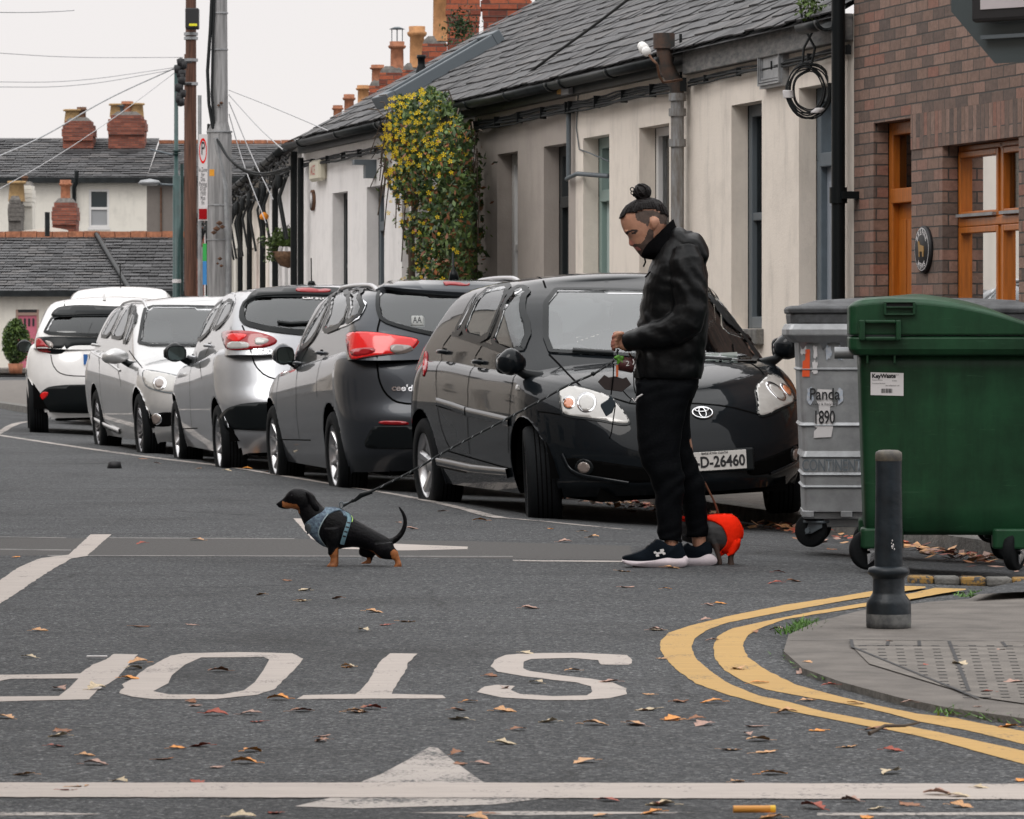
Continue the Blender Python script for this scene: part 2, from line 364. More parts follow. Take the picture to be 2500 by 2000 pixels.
M['red_bright'] = pmat('bright_red_lamp_glass', (.75,.012,.012), .12, coat=.3)
M['clear_lamp'] = pmat('clear_lamp_lens', (.40,.39,.37), .08, coat=.8, noise_amt=.1, noise_scale=9)
M['smoke_lamp'] = pmat('smoked_lamp_lens', (.22,.18,.16), .12, coat=1)
M['amber'] = pmat('amber_lamp_lens', (.5,.17,.07), .15, coat=1)
M['yellow_lamp'] = pmat('yellowed_lamp_lens', (.34,.29,.18), .15, coat=1, noise_amt=.4, noise_scale=9)
M['orange_wood'] = pmat('orange_varnished_wood', (.40,.115,.012), .32, noise_amt=.22, noise_scale=4, stretch=(12,12,1), detail=8)
M['steelblue'] = pmat('blue_grey_paint', (.115,.145,.17), .45, noise_amt=.12, noise_scale=5)
M['steelblue2'] = pmat('pale_blue_grey_paint', (.25,.28,.32), .45)
M['teal'] = pmat('sage_green_paint', (.22,.30,.275), .5)
M['teal2'] = pmat('pale_sage_green_paint', (.36,.44,.42), .5)
M['whitepaint'] = pmat('white_gloss_paint', (.68,.67,.66), .35)
M['darkdoor'] = pmat('dark_door_paint', (.018,.022,.024), .4)
M['greypaint'] = pmat('grey_frame_paint', (.10,.12,.135), .5)
M['pink'] = pmat('pink_door_paint', (.52,.13,.19), .5)
M['pine'] = pmat('weathered_wood', (.10,.045,.028), .8, noise_amt=.5, noise_scale=3, stretch=(14,14,.6), detail=9)
M['poleconc'] = pmat('weathered_grey_pole', (.34,.335,.335), .75, col2=(.13,.13,.13), noise_scale=2.2, stretch=(9,9,.55), detail=12, bump=.3, bump_scale=8)
M['rust'] = pmat('rust', (.12,.06,.035), .9, noise_amt=.5, noise_scale=20)
M['oldpipe'] = pmat('old_painted_pipe', (.27,.28,.29), .6, col2=(.13,.11,.09), noise_scale=5, stretch=(6,6,1), detail=10)
M['pinerust'] = pmat('rusty_pipe', (.10,.05,.03), .75, col2=(.02,.025,.025), noise_scale=9, detail=8)
M['greenpost'] = pmat('green_lamp_post', (.02,.055,.052), .45, noise_amt=.3, noise_scale=4)
M['boll'] = pmat('bollard_paint', (.011,.016,.021), .38, spec=.3, noise_amt=.45, noise_scale=9, bump=.25, bump_scale=30, detail=8)
M['bollworn'] = pmat('bollard_worn', (.16,.16,.155), .7, col2=(.03,.033,.037), noise_scale=16, detail=10)
M['signback'] = pmat('sign_back', (.052,.068,.074), .5, noise_amt=.1, noise_scale=2)
def glass(name, tint, mixf=.75, rough=.02, ior=1.45):
    m = bpy.data.materials.new(name); m.use_nodes = True; n = m.node_tree.nodes; l = m.node_tree.links
    for x in list(n): n.remove(x)
    o = n.new('ShaderNodeOutputMaterial'); tr = n.new('ShaderNodeBsdfTransparent'); tr.inputs[0].default_value = (*tint, 1)
    gl = n.new('ShaderNodeBsdfGlossy'); gl.inputs['Roughness'].default_value = rough; gl.inputs[0].default_value = (.95,.97,.98,1)
    fr = n.new('ShaderNodeFresnel'); fr.inputs[0].default_value = ior; ad = n.new('ShaderNodeMath'); ad.operation = 'MULTIPLY_ADD'
    l.new(fr.outputs[0], ad.inputs[0]); ad.inputs[1].default_value = 1.0; ad.inputs[2].default_value = mixf; ad.use_clamp = True
    mx = n.new('ShaderNodeMixShader'); l.new(ad.outputs[0], mx.inputs[0]); l.new(tr.outputs[0], mx.inputs[1]); l.new(gl.outputs[0], mx.inputs[2]); l.new(mx.outputs[0], o.inputs[0]); return m
M['car_glass'] = glass('car_glass', (.80,.84,.83), .055)
M['screen_glass'] = glass('windscreen_glass', (.80,.84,.83), .115)
M['mirror_dark'] = pmat('mirror_glass', (.10,.13,.13), .05, metal=.9)
M['car_glass_dark'] = glass('tinted_car_glass', (.22,.24,.24), .03)
M['window_glass'] = glass('window_glass', (.72,.75,.74), .0, ior=1.3)
M['dark_room'] = pmat('dark_interior', (.012,.014,.015), .8)
M['blind'] = pmat('window_blind', (.70,.67,.60), .7)
M['seat'] = pmat('seat_fabric', (.10,.10,.108), .9)
M['dash'] = pmat('dashboard', (.03,.03,.032), .7)
def paint(name, col, metal=.0, rough=.3, flake=0):
    m = pmat(name, col, rough, metal=metal, coat=1, spec=.5 if metal or col[0] > .3 else .03); n, l, b = nodes(m); b.inputs['Coat Roughness'].default_value = .025; b.inputs['Coat IOR'].default_value = 1.5 if col[0] > .3 else 1.27
    t = n.new('ShaderNodeTexCoord').outputs['Object']; r = ramp(n, [(.3, gray(.82)), (.7, gray(1.05))]); l.new(ntex(n,l,t,3.3,8,.7), r.inputs[0])
    l.new(mixc(n,l,.5,col,r.outputs[0],'MULTIPLY'), b.inputs['Base Color'])
    rr = ramp(n, [(.35, gray(.015)), (.8, gray(.05))]); l.new(ntex(n,l,t,7,8,.7), rr.inputs[0]); l.new(rr.outputs[0], b.inputs['Coat Roughness'])
    return m
M['p_black'] = paint('black_car_paint', (.006,.008,.010), 0, .3)
M['p_grey'] = paint('dark_grey_car_paint', (.035,.040,.048), .5, .35)
M['p_silver'] = paint('silver_car_paint', (.40,.41,.43), .6, .34)
M['p_silver2'] = paint('light_silver_car_paint', (.50,.50,.50), .55, .34)
M['p_white'] = paint('white_car_paint', (.74,.73,.72), 0, .35)
M['leafg'] = pmat('leaf_green', (.075,.125,.022), .6, noise_amt=.6, noise_scale=3)
M['leafd'] = pmat('leaf_dark_green', (.025,.055,.014), .6, noise_amt=.5, noise_scale=3)
M['leafo'] = pmat('leaf_rust', (.22,.08,.03), .6, noise_amt=.5, noise_scale=3)
M['flower'] = pmat('yellow_petals', (.85,.60,.015), .6)
M['bark'] = pmat('climber_stem', (.07,.05,.035), .9)
M['grass'] = pmat('grass_blades', (.07,.17,.02), .6, noise_amt=.4, noise_scale=20)
for k_, c_ in dict(tan=(.55,.30,.14), brown=(.26,.11,.05), orange=(.68,.27,.05), red=(.32,.06,.03), pale=(.52,.42,.28), pinkb=(.38,.23,.18)).items():
    M['fl_'+k_] = pmat('fallen_leaf_'+k_, c_, .6, noise_amt=.45, noise_scale=18, space='Object')
# ------------------------------------------------------------------ ground and markings
def cdt_h(outer, holes, step):
    loops = [outer]+holes; pts = []; eg = []
    for lp in loops:
        d = dens([Vector(p[:2]) for p in lp], step, True); b = len(pts); pts += d; eg += [(b+i, b+(i+1)%len(d)) for i in range(len(d))]
    xs = [p.x for p in pts]; ys = [p.y for p in pts]; x = min(xs)+step*.5
    while x < max(xs):
        y = min(ys)+step*.5
        while y < max(ys):
            if inpoly((x,y), outer) and not any(inpoly((x,y), h) for h in holes) and min(edist((x,y), q) for q in loops) > step*.35: pts.append(Vector((x,y)))
            y += step
        x += step
    r = geometry.delaunay_2d_cdt(pts, eg, [], 0, 1e-5); out = []
    for f in r[2]:
        c = sum((r[0][i] for i in f), Vector((0,0)))/len(f)
        if inpoly(c, outer) and not any(inpoly(c, h) for h in holes): out.append(f)
    return r[0], out
def gsheet(name, outer, mat, lift=.004, holes=[], step=.3, kind='structure', zf=None, edge=0):
    if edge:
        o2 = []
        for i, p in enumerate(dens([Vector(q[:2]) for q in outer], .035, True)):
            a = noise.noise(Vector((p.x*22, p.y*9, 3.1)))*edge; b = noise.noise(Vector((p.x*22, p.y*9, 9.7)))*edge; o2.append(Vector((p.x+a, p.y+b*2)))
        outer = o2
    v, f = cdt_h(outer, holes, step); mb = MB(); zf = zf or (lambda x,y: gz(x,y)+lift)
    mb.add([(p.x, p.y, zf(p.x,p.y)) for p in v], f); o = mb.build(name, mat)
    for p in o.data.polygons:
        if p.normal.z < 0: p.flip()
    return tag(o, kind=kind)
def gp2(pts): return [GP(*p).xy for p in pts]
def grid_lines(a, b, fine, f0, f1, coarse):
    out = []; x = a
    while x < b: out.append(x); x += fine if f0 <= x < f1 else coarse
    out.append(b); return out
xs = sorted(set([round(v,3) for v in grid_lines(-180, 180, .25, -14, 6, 6)])); ys = sorted(set([round(v,3) for v in grid_lines(2, 400, .3, 17, 66, 6)]))
mb = MB(); nx = len(xs)
mb.add([(x,y,gz(x,y)) for y in ys for x in xs], [(j*nx+i, j*nx+i+1, (j+1)*nx+i+1, (j+1)*nx+i) for j in range(len(ys)-1) for i in range(nx-1)], 0, True)
o = mb.build('road', M['asphalt']); tag(o, kind='structure')
# lettering STOP
S_ = Z('cg', [(1240,316),(1400,314),(1550,313),(1690,320),(1790,325),(1818,347),(1818,368),(1795,376),(1655,375),(1640,352),(1500,340),(1290,345),(1245,360),(1245,395),(1280,410),(1450,432),(1600,450),(1720,470),(1785,500),(1790,530),(1700,552),(1550,562),(1350,562),(1130,548),(1000,520),(1040,490),(1110,482),(1200,488),(1180,510),(1230,530),(1400,542),(1580,537),(1610,515),(1600,490),(1530,470),(1250,437),(1110,412),(1075,385),(1090,350),(1150,325)])
T_ = Z('cg', [(545,315),(688,317),(640,365),(625,410),(590,460),(550,530),(820,535),(840,553),(50,557),(90,536),(365,530),(430,465),(470,390),(500,350)])
O_ = Z('lg', [(1030,797),(1350,790),(1640,797),(1705,828),(1660,880),(1600,940),(1540,1000),(1440,1030),(1200,1055),(860,1053),(740,1040),(665,1020),(695,990),(685,972),(760,930),(810,890),(880,850),(960,810)])
Oi = Z('lg', [(1130,820),(1480,818),(1512,832),(1480,890),(1430,960),(1370,1005),(1250,1028),(950,1028),(860,1010),(945,965),(965,920),(1040,860)])
P_ = Z('lg', [(640,800),(775,803),(730,850),(660,935),(545,1005),(500,1055),(150,1063),(0,1068),(-260,1068),(-340,1040),(-330,960),(-250,925),(0,918),(250,915),(450,910),(520,860),(600,830)])
Pi = Z('lg', [(440,938),(390,990),(330,1037),(0,1040),(-200,1035),(-240,1000),(-180,955),(0,952),(60,940)])
for nm, o_, h_ in (('painted_letter_s', S_, []), ('painted_letter_t', T_, []), ('painted_letter_o', O_, [Oi]), ('painted_letter_p', P_, [Pi])):
    gsheet(nm, [p for p in gp2(o_)], M['white_mark'], .0018, [gp2(h) for h in h_], .22, edge=.0045)
gsheet('stop_line', gp2([(-200,1650),(1078,1650),(2400,1653),(2400,1686),(1078,1682),(-200,1680)]), M['white_mark'], .0026, step=.25, edge=.005)
gsheet('give_way_triangle', gp2([(905,1573),(922,1576),(955,1603),(985,1625),(1030,1656),(735,1656),(800,1632),(860,1600)]), M['worn_mark'], .0012, step=.2)
gsheet('worn_line_patch', gp2([(720,1675),(1180,1678),(1040,1695),(760,1703),(620,1699)]), M['worn_mark'], .0012, step=.2)
for a in ([(-60,1712),(90,1711),(220,1715),(90,1718),(-60,1718)], [(860,1712),(1100,1709),(1480,1712),(1100,1718)], [(1720,1713),(2200,1711),(2200,1717),(1720,1718)]):
    gsheet('faded_line', gp2(a), M['worn_mark'], .0012, step=.2)
gsheet('bay_edge_line', gp2([(191,1126),(235,1126),(215,1143),(184,1171),(150,1177),(100,1206),(45,1243),(0,1272),(-60,1300),(-60,1255),(0,1222),(40,1195),(85,1176),(144,1169),(165,1150)]), M['white_mark'], .0018, step=.4, edge=.007)
def strip(name, pts, w0, mat, lift=.0018, edge=.01, step=.3):
    g = [GP(*p).xy for p in pts]; g = [Vector(p) for p in g]; l = []; r = []
    g = smooth_poly(g, 1, False)
    for i, p in enumerate(g):
        t = (g[min(i+1,len(g)-1)]-g[max(i-1,0)]).normalized(); q = Vector((-t.y, t.x)); l.append(p+q*w0/2); r.append(p-q*w0/2)
    return gsheet(name, l+r[::-1], mat, lift, step=step, edge=edge)
strip('bay_line', [(-80,905),(0,917),(170,943),(330,965),(500,985),(620,1005),(720,1021),(862,1043),(969,1068),(1045,1091),(1110,1093),(1320,1107)], .09, M['worn_mark'])
strip('bay_line_turn', [(-60,935),(0,912),(40,884),(90,874)], .09, M['worn_mark'])
gsheet('white_arrow_head', gp2([(618,1092),(640,1093),(690,1140),(985,1152),(985,1157),(850,1160),(700,1156),(655,1135)]), M['white_mark'], .0018, step=.4, edge=.007)
for yv, x0, x1, th, mt in ((1133,230,620,1.6,'faint_mark'),(1170.5,100,1080,1.8,'faint_mark'),(1157,-20,150,2.2,'faint_mark'),(1181,1080,1318,2.8,'worn_mark'),(1131,-20,140,1.4,'faint_mark')):
    gsheet('faint_joint_line', gp2([(x0,yv-th/2),(x1,yv-th/2+2),(x1,yv+th/2+2),(x0,yv+th/2)]), M[mt], .0016, step=.5, edge=.006)
gsheet('trench_patch', gp2([(-200,1133),(620,1135),(1000,1140),(1330,1150),(1330,1180),(600,1171),(-200,1170)]), pmat('trench_asphalt', (.062,.059,.057), .9, noise_amt=.3, noise_scale=60, bump=.4, bump_scale=90, detail=8), .0008, step=.5, edge=.02)
# double yellow lines
Y1o = Z('cor', [(1640,178),(1520,175),(1400,195),(1200,230),(900,275),(600,335),(400,385),(290,420),(243,465),(243,510),(270,560),(330,620),(430,690),(580,745),(760,795),(900,830),(1100,870),(1330,915),(1520,950),(1700,990),(1900,1045),(2156,1115),(2500,1190)])
Y1i = Z('cor', [(2500,1110),(2156,1045),(1900,990),(1700,945),(1560,918),(1330,880),(1100,838),(930,790),(760,755),(600,690),(500,620),(430,560),(405,500),(420,455),(480,410),(600,368),(900,310),(1200,255),(1350,232),(1540,202),(1640,186)])
Y2o = Z('cor', [(1850,190),(1690,185),(1560,215),(1340,262),(1050,310),(800,360),(620,400),(550,435),(520,490),(530,560),(580,620),(680,680),(800,722),(1000,760),(1200,795),(1400,835),(1600,890),(1850,935),(2156,1010),(2500,1080)])
Y2i = Z('cor', [(2500,1000),(2156,942),(1950,905),(1800,872),(1600,850),(1400,810),(1150,750),(950,695),(800,620),(700,550),(675,490),(700,440),(760,400),(900,352),(1060,325),(1340,282),(1540,250),(1700,220),(1850,196)])
gsheet('double_yellow_line', gp2(Y1o+Y1i), M['yellow_mark'], .0018, step=.25, edge=.0045)
gsheet('double_yellow_line', gp2(Y2o+Y2i), M['yellow_mark'], .0018, step=.25, edge=.0045)
# corner pavement, dropped almost flush
cor = [(2600,1200),(2156,1226),(2085,1240),(2040,1262),(1960,1268),(1810,1287),(1713,1312),(1660,1338),(1650,1372),(1690,1408),(1773,1438),(1893,1470),(1993,1491),(2156,1514),(2600,1560)]
cg_ = [GP(x,y,.02).xy for x,y in cor]
pv = gsheet('corner_pavement', cg_, M['paving'], step=.3, zf=lambda x,y: .022)
mb = MB(); n_ = len(cg_)
for i in range(n_-1): a, b = cg_[i], cg_[i+1]; mb.add([(a.x,a.y,-.02),(b.x,b.y,-.02),(b.x,b.y,.022),(a.x,a.y,.022)], [(0,1,2,3)])
tag(mb.build('pavement_edge', M['kerbstone']), kind='structure')
# raised asphalt footway behind it
hi = [GP(x,y,.05).xy for x,y in [(2600,1190),(2156,1222),(2085,1237),(2045,1252),(2156,1246),(2600,1240)]]
gsheet('footway_ramp', hi, M['asphalt'], step=.4, zf=lambda x,y: .05)
# tactile ribbed paving: flags with rows of drainage slots
tq = [GP(x,y,.022).xy for x,y in [(1792,1346),(2240,1352),(2240,1496),(2060,1470),(1830,1400),(1793,1362)]]
gsheet('tactile_paving', tq, M['flag'], zf=lambda x,y: .026, step=.25)
mb = MB()
for i in range(10):
    x0 = 1808+i*38.5
    for j in range(17):
        yv = 1360+j*6.8; xx = x0+j*1.1+i*j*.12
        if yv > 1352+(xx-1790)*.42+10 and xx < 2000: continue
        p = GP(xx, yv, .0265); mb.box((p.x, p.y-.006, .0262), (p.x+.026, p.y+.008, .0275))
tag(mb.build('drain_slots', M['ink']), kind='structure')
mb = MB()
for a, b in (((1655,1346),(2300,1352)),((1792,1347),(1795,1362)),((1795,1359),(2300,1364)),((1998,1350),(2040,1455)),((1793,1362),(2060,1471)),((1870,1350),(1868,1360)),((1935,1350),(1936,1361)),((2110,1352),(2118,1362))):
    p, q = GP(*a,.0265), GP(*b,.0265); t = (q-p).normalized()*1; s_ = Vector((-t.y,t.x,0))*.006; mb.add([p-s_, q-s_, q+s_, p+s_], [(0,1,2,3)])
o = mb.build('paving_joints', M['ink'], normals=False); tag(o, kind='structure')
for v in o.data.vertices: v.co.z = .0278
# footway along the houses with kerb
mb = MB(); mk = MB(); Y = 19.6; segs = []
while Y < 96: segs.append(Y); Y += 1.0
def cpt(c, Y): return (WA-WM*Y-c*WN, Y)
def farx(Y):  # beyond the straight terrace the houses step right
    return 0
for a, b in zip(segs, segs[1:]):
    pts = []
    for Yq in (a, b):
        zr = gz(*cpt(1.3,Yq)); pts.append([(*cpt(1.38,Yq), zr-.02), (*cpt(1.375,Yq), zr+.10), (*cpt(1.24,Yq), zr+.11), (*cpt(-6,Yq), zr+.16)])
    A, B = pts
    mk.add([A[0],B[0],B[1],A[1]], [(0,1,2,3)]); mk.add([A[1],B[1],B[2],A[2]], [(0,1,2,3)]); mb.add([A[2],B[2],B[3],A[3]], [(0,1,2,3)])
tag(mb.build('footway', M['paving']), kind='structure'); tag(mk.build('kerb', M['kerbstone']), kind='structure')
# kerb with yellow and black paint beside the bins
mb = MB()
k0, k1 = GP(1915,1224), GP(2190,1229)
for i in range(5):
    a = k0.lerp(k1, i/5); b = k0.lerp(k1, (i+.98)/5)
    mb.box((a.x, a.y, -.02), (b.x, a.y+.12, .022), 0 if i%2 == 0 else 1)
tag(mb.build('painted_kerb', [M['kerb_yellow'], M['kerbstone']], bevel=.012), kind='structure')
# ------------------------------------------------------------------ houses on the right
HROT = math.atan2(WU.y, WU.x)     # local x = away along the street, local y = ? built so that -y... see hp
def house(name, t0, label, group='terraced cottages along the footway'):
    # local x = along street away, local y = out to the street (left hand side), z up
    p = W0+WU*t0; return empty(name, p, HROT, label, 'house', group)
def jit(a, s=0): return a+random.uniform(-s, s)
def facade(parent, t0, t1, z0, z1, ops, mat, name='wall', depth=.18, thick=.35):
    """wall slab with rectangular openings (ta,tb,za,zb); outer plane y=0, reveals go to y=-depth"""
    ts = sorted(set([t0,t1]+[v for o in ops for v in o[:2]])); zs = sorted(set([z0,z1]+[v for o in ops for v in o[2:4]])); mb = MB()
    # subdivide
    def inop(a,b,c,d):
        m, q = (a+b)/2, (c+d)/2
        return any(o[0] < m < o[1] and o[2] < q < o[3] for o in ops)
    for a,b in zip(ts, ts[1:]):
        for c,d in zip(zs, zs[1:]):
            if not inop(a,b,c,d): mb.add([(a,0,c),(b,0,c),(b,0,d),(a,0,d)], [(0,1,2,3)])
    for (a,b,c,d) in [o[:4] for o in ops]:
        y = -depth
        mb.add([(a,0,c),(a,0,d),(a,y,d),(a,y,c)], [(0,1,2,3)]); mb.add([(b,0,c),(b,0,d),(b,y,d),(b,y,c)], [(0,1,2,3)])
        mb.add([(a,0,d),(b,0,d),(b,y,d),(a,y,d)], [(0,1,2,3)]); mb.add([(a,0,c),(b,0,c),(b,y,c),(a,y,c)], [(0,1,2,3)])
    # back plane and ends
    for a,b in zip(ts, ts[1:]):
        for c,d in zip(zs, zs[1:]):
            if not inop(a,b,c,d): mb.add([(a,-thick,c),(b,-thick,c),(b,-thick,d),(a,-thick,d)], [(0,1,2,3)])
    mb.add([(t0,0,z0),(t0,0,z1),(t0,-6,z1),(t0,-6,z0)], [(0,1,2,3)]); mb.add([(t1,0,z0),(t1,0,z1),(t1,-6,z1),(t1,-6,z0)], [(0,1,2,3)])
    return mb.build(name, mat, parent)
def room(parent, op, depth=.18):
    a,b,c,d = op[:4]; mb = MB(); y0, y1 = -depth-.001, -depth-1.2
    mb.add([(a-.02,y1,c),(b+.02,y1,c),(b+.02,y1,d),(a-.02,y1,d)], [(0,1,2,3)])
    for q in ((a-.02,c,a-.02,d),(b+.02,c,b+.02,d)): mb.add([(q[0],y0,c),(q[0],y1,c),(q[0],y1,d),(q[0],y0,d)], [(0,1,2,3)])
    mb.add([(a,y0,d),(b,y0,d),(b,y1,d),(a,y1,d)], [(0,1,2,3)]); mb.add([(a,y0,c),(b,y0,c),(b,y1,c),(a,y1,c)], [(0,1,2,3)])
    return mb.build('dark_interior', M['dark_room'], parent)
def window(parent, op, mat, depth=.18, fw=.07, bars=(1, 2), sill=True, sillmat='kerbstone', blind=False, midrail=True, name='window', proud=0):
    """sash or casement window in opening"""
    a,b,c,d = op[:4]; y = -depth-.005; f = MB()
    f.box((a,y-.07,c),(a+fw,y,d)); f.box((b-fw,y-.07,c),(b,y,d)); f.box((a+fw,y-.07,d-fw),(b-fw,y,d)); f.box((a+fw,y-.07,c),(b-fw,y,c+fw))
    nv, nh = bars
    for i in range(1, nv): x = a+(b-a)*i/nv; f.box((x-.018,y-.06,c+fw),(x+.018,y-.012,d-fw))
    for i in range(1, nh): z = c+(d-c)*i/nh; f.box((a+fw,y-.055,z-.03),(b-fw,y-.008,z+.03))
    w_ = f.build(name, M[mat], parent, bevel=.006)
    g = MB(); g.add([(a+fw*.5,y-.04,c+fw*.5),(b-fw*.5,y-.04,c+fw*.5),(b-fw*.5,y-.04,d-fw*.5),(a+fw*.5,y-.04,d-fw*.5)], [(0,1,2,3)])
    g.build('pane', M['window_glass'], w_)
    if sill:
        s = MB(); s.box((a-.05,-depth-.02,c-.12),(b+.05,.06,c-.002)); s.build('sill', M[sillmat], w_, bevel=.01)
    if blind:
        q = MB(); n = int((d-c)/.05)
        for i in range(n): z = c+.04+i*.05; q.add([(a+.02,y-.16,z),(b-.02,y-.16,z),(b-.02,y-.13,z+.046),(a+.02,y-.13,z+.046)], [(0,1,2,3)])
        q.build('blind', M['blind'], w_)
    room(parent, op, depth); return w_
def door(parent, op, framemat, doormat, depth=.18, fw=.09, trans=.42, panels=True, knob=True):
    a,b,c,d = op[:4]; y = -depth-.005; f = MB(); th = d-trans
    f.box((a,y-.1,c),(a+fw,y,d)); f.box((b-fw,y-.1,c),(b,y,d)); f.box((a+fw,y-.1,d-fw),(b-fw,y,d)); f.box((a+fw,y-.1,th-.05),(b-fw,y+.015,th+.05))
    fr = f.build('door_frame', M[framemat], parent, bevel=.006)
    q = MB(); q.box((a+fw,y-.09,c),(b-fw,y-.045,th-.05))
    if panels:
        nn = 4; wdt = (b-a-2*fw-.1)/nn
        for i in range(nn): x = a+fw+.05+i*wdt; q.box((x+.01,y-.044,c+.15),(x+wdt-.01,y-.036,th-.16))
    dd = q.build('door', M[doormat], parent, bevel=.004)
    if knob:
        h = MB(); h.lathe([(.0,.0),(.03,.0),(.032,.012),(.012,.02),(.028,.05),(.0,.06)], 12, axis='y', o=(b-fw-.1, y-.045, c+1.0)); h.build('handle', M['black'], dd)
    g = MB(); g.add([(a+fw,y-.05,th+.05),(b-fw,y-.05,th+.05),(b-fw,y-.05,d-fw),(a+fw,y-.05,d-fw)], [(0,1,2,3)]); g.build('fanlight', M['window_glass'], fr)
    room(parent, (a,b,th,d), depth); return dd
def roof(parent, t0, t1, zg, slope=.577, dep=3.7, over=.16, rows=None, seed=1, name='roof', sw=.27, sh=.215, mats=None, jag=.012):
    """individual slates laid in courses"""
    rnd = random.Random(seed); L = math.sqrt(1+slope*slope); n = int(dep*L/sh)+1; mb = MB(); cs, sn = 1/L, slope/L
    mb.add([(t0,over,zg-.03),(t1,over,zg-.03),(t1,over-dep-over,zg-.03+slope*(dep+over)),(t0,over-dep-over,zg-.03+slope*(dep+over))], [(0,1,2,3)], 2)
    for r in range(n):
        s0 = r*sh; s1 = s0+sh*1.25; x = t0-(sw/2 if r%2 else 0)
        while x < t1:
            a = max(t0, x+.003); b = min(t1, x+sw-.004); x += sw
            if b-a < .02: continue
            j = rnd.uniform(-jag, jag); lf = rnd.uniform(.008,.02); mi = rnd.choices([0,1,2], [6,2,1.2])[0]
            def P(xx, s, h): return (xx, over-s*cs+h*sn, zg+s*sn+h*cs)
            tl = rnd.uniform(-.004,.004)
            c1 = rnd.uniform(0,.02) if rnd.random() < .2 else 0
            v = [P(a,s0+j+c1,lf), P(b,s0+j+tl,lf+tl), P(b,s1,.001), P(a,s1,.001), P(a,s0+j+c1,lf-.011), P(b,s0+j+tl,lf-.011)]
            mb.add(v, [(0,1,2,3),(4,5,1,0)], mi)
    return mb.build(name, mats or [M['slate'], M['slate2'], M['slate3']], parent, normals=False)
def gutter(parent, t0, t1, z, r=.065, out=.2, seg=1.6):
    mb = MB(); x = t0
    prof = [(math.cos(a), math.sin(a)) for a in [math.pi+math.pi*i/8 for i in range(9)]]
    pts = prof+[(.86*c, .86*s) for c, s in prof[::-1]]
    mb.loft([[(xx, out+r*c, z+r*s) for c, s in pts] for xx in (t0, t1)])
    while x < t1: mb.loft([[(xx, out+r*1.18*c, z+r*1.18*s) for c, s in pts] for xx in (x, x+.06)]); x += seg
    return mb.build('gutter', M['gutter'], parent)
def downpipe(parent, t, z0, z1, r, mat, out=.09, name='downpipe', rings=()):
    mb = MB(); mb.tube([(t,out,z0),(t,out,z1)], r, 14)
    for z in rings: mb.tube([(t,out,z-.04),(t,out,z+.04)], r*1.25, 14); mb.box((t-r*1.7,0,z-.02),(t+r*1.7,out,z+.02))
    return mb.build(name, M[mat], parent)
G = 3.29
def tt(x, base): return wt(x)-base
def bundle(parent, t0, t1, z, n=4, mat='cable', out=.03, sag=.008, name='cable_bundle', seed=3):
    rnd = random.Random(seed); mb = MB()
    for i in range(n):
        pts = []; x = t0; ph = rnd.random()*6
        while x <= t1+.01: pts.append((x, out+.01*i+.006*math.sin(x*5+ph), z-.022*i+sag*math.sin(x*2.3+ph)+.003*math.sin(x*9+ph*2))); x += .12
        mb.tube(pts, .009+.003*(i%2), 5)
    x = t0
    while x < t1: mb.box((x,out-.01,z-.022*n+.012),(x+.008,out+.010*n,z+.008)); x += .9
    return mb.build(name, M[mat], parent)
# --- brick house
B = wt(1798); h = house('brick_house', B, 'brown brick house with orange timber door and window behind the green bin')
T = lambda x: wt(x)-B
tN = -6.2
zd = wz(1880, 254); zw = wz(2080, 296)
dop = (T(1919), T(1839), .06, zd); wop = (T(2145), T(1984), 1.02, zw)
D1 = .105
fa = facade(h, tN, 0, -.15, 5.6, [dop, wop], M['brick'], depth=D1)
so_ = MB(); zs0 = zw; 
so_.box((T(2157), .0, zs0+.001),(T(1919)-.0, .006, zs0+.235)); so_.build('soldier_course', M['soldier'], h)
door(h, dop, 'orange_wood', 'orange_wood', depth=D1, fw=.085, trans=.50)
wn = MB(); a,b,c,d = wop; y = -D1-.005
mid = a+(b-a)*.43
for x0,x1 in ((a,a+.03),(b-.03,b),(mid-.03,mid+.03)): wn.box((x0,y-.08,c),(x1,y,d))
wn.box((a+.03,y-.08,d-.04),(b-.03,y,d)); wn.box((a+.03,y-.08,c),(b-.03,y,c+.05))
zm = wz(2080, 463); wn.box((a+.03,y-.08,zm-.03),(b-.03,y+.012,zm+.03))
w_ = wn.build('window', M['orange_wood'], h, bevel=.008)
for (x0,x1) in ((a+.03,mid-.03),(mid+.03,b-.03)):
    for (z0,z1) in ((c+.05,zm-.03),(zm+.03,d-.04)):
        g = MB(); t_ = .04
        g.box((x0,y-.06,z0),(x0+t_,y+.012,z1)); g.box((x1-t_,y-.06,z0),(x1,y+.012,z1)); g.box((x0+t_,y-.06,z1-t_),(x1-t_,y+.012,z1)); g.box((x0+t_,y-.06,z0),(x1-t_,y+.012,z0+t_))
        cf = g.build('casement_frame', M['orange_wood'], w_, bevel=.005)
        g = MB(); g.add([(x0+.03,y-.03,z0+.03),(x1-.03,y-.03,z0+.03),(x1-.03,y-.03,z1-.03),(x0+.03,y-.03,z1-.03)], [(0,1,2,3)]); g.build('pane', M['window_glass'], cf)
    g = MB(); g.box((x0+.03,y+.013,zm+.035),(x1-.03,y+.04,zm+.055)); g.build('weather_bar', M['galv'], w_)
q = MB(); z = c
while z < d: q.add([(a+.02,y-.088,z),(b-.12,y-.088,z),(b-.12,y-.078,z+.038),(a+.02,y-.078,z+.038)], [(0,1,2,3)]); z += .04
q.build('blind', M['blind'], w_); room(h, wop, D1)
roof(h, tN, 0, 5.62, seed=3)
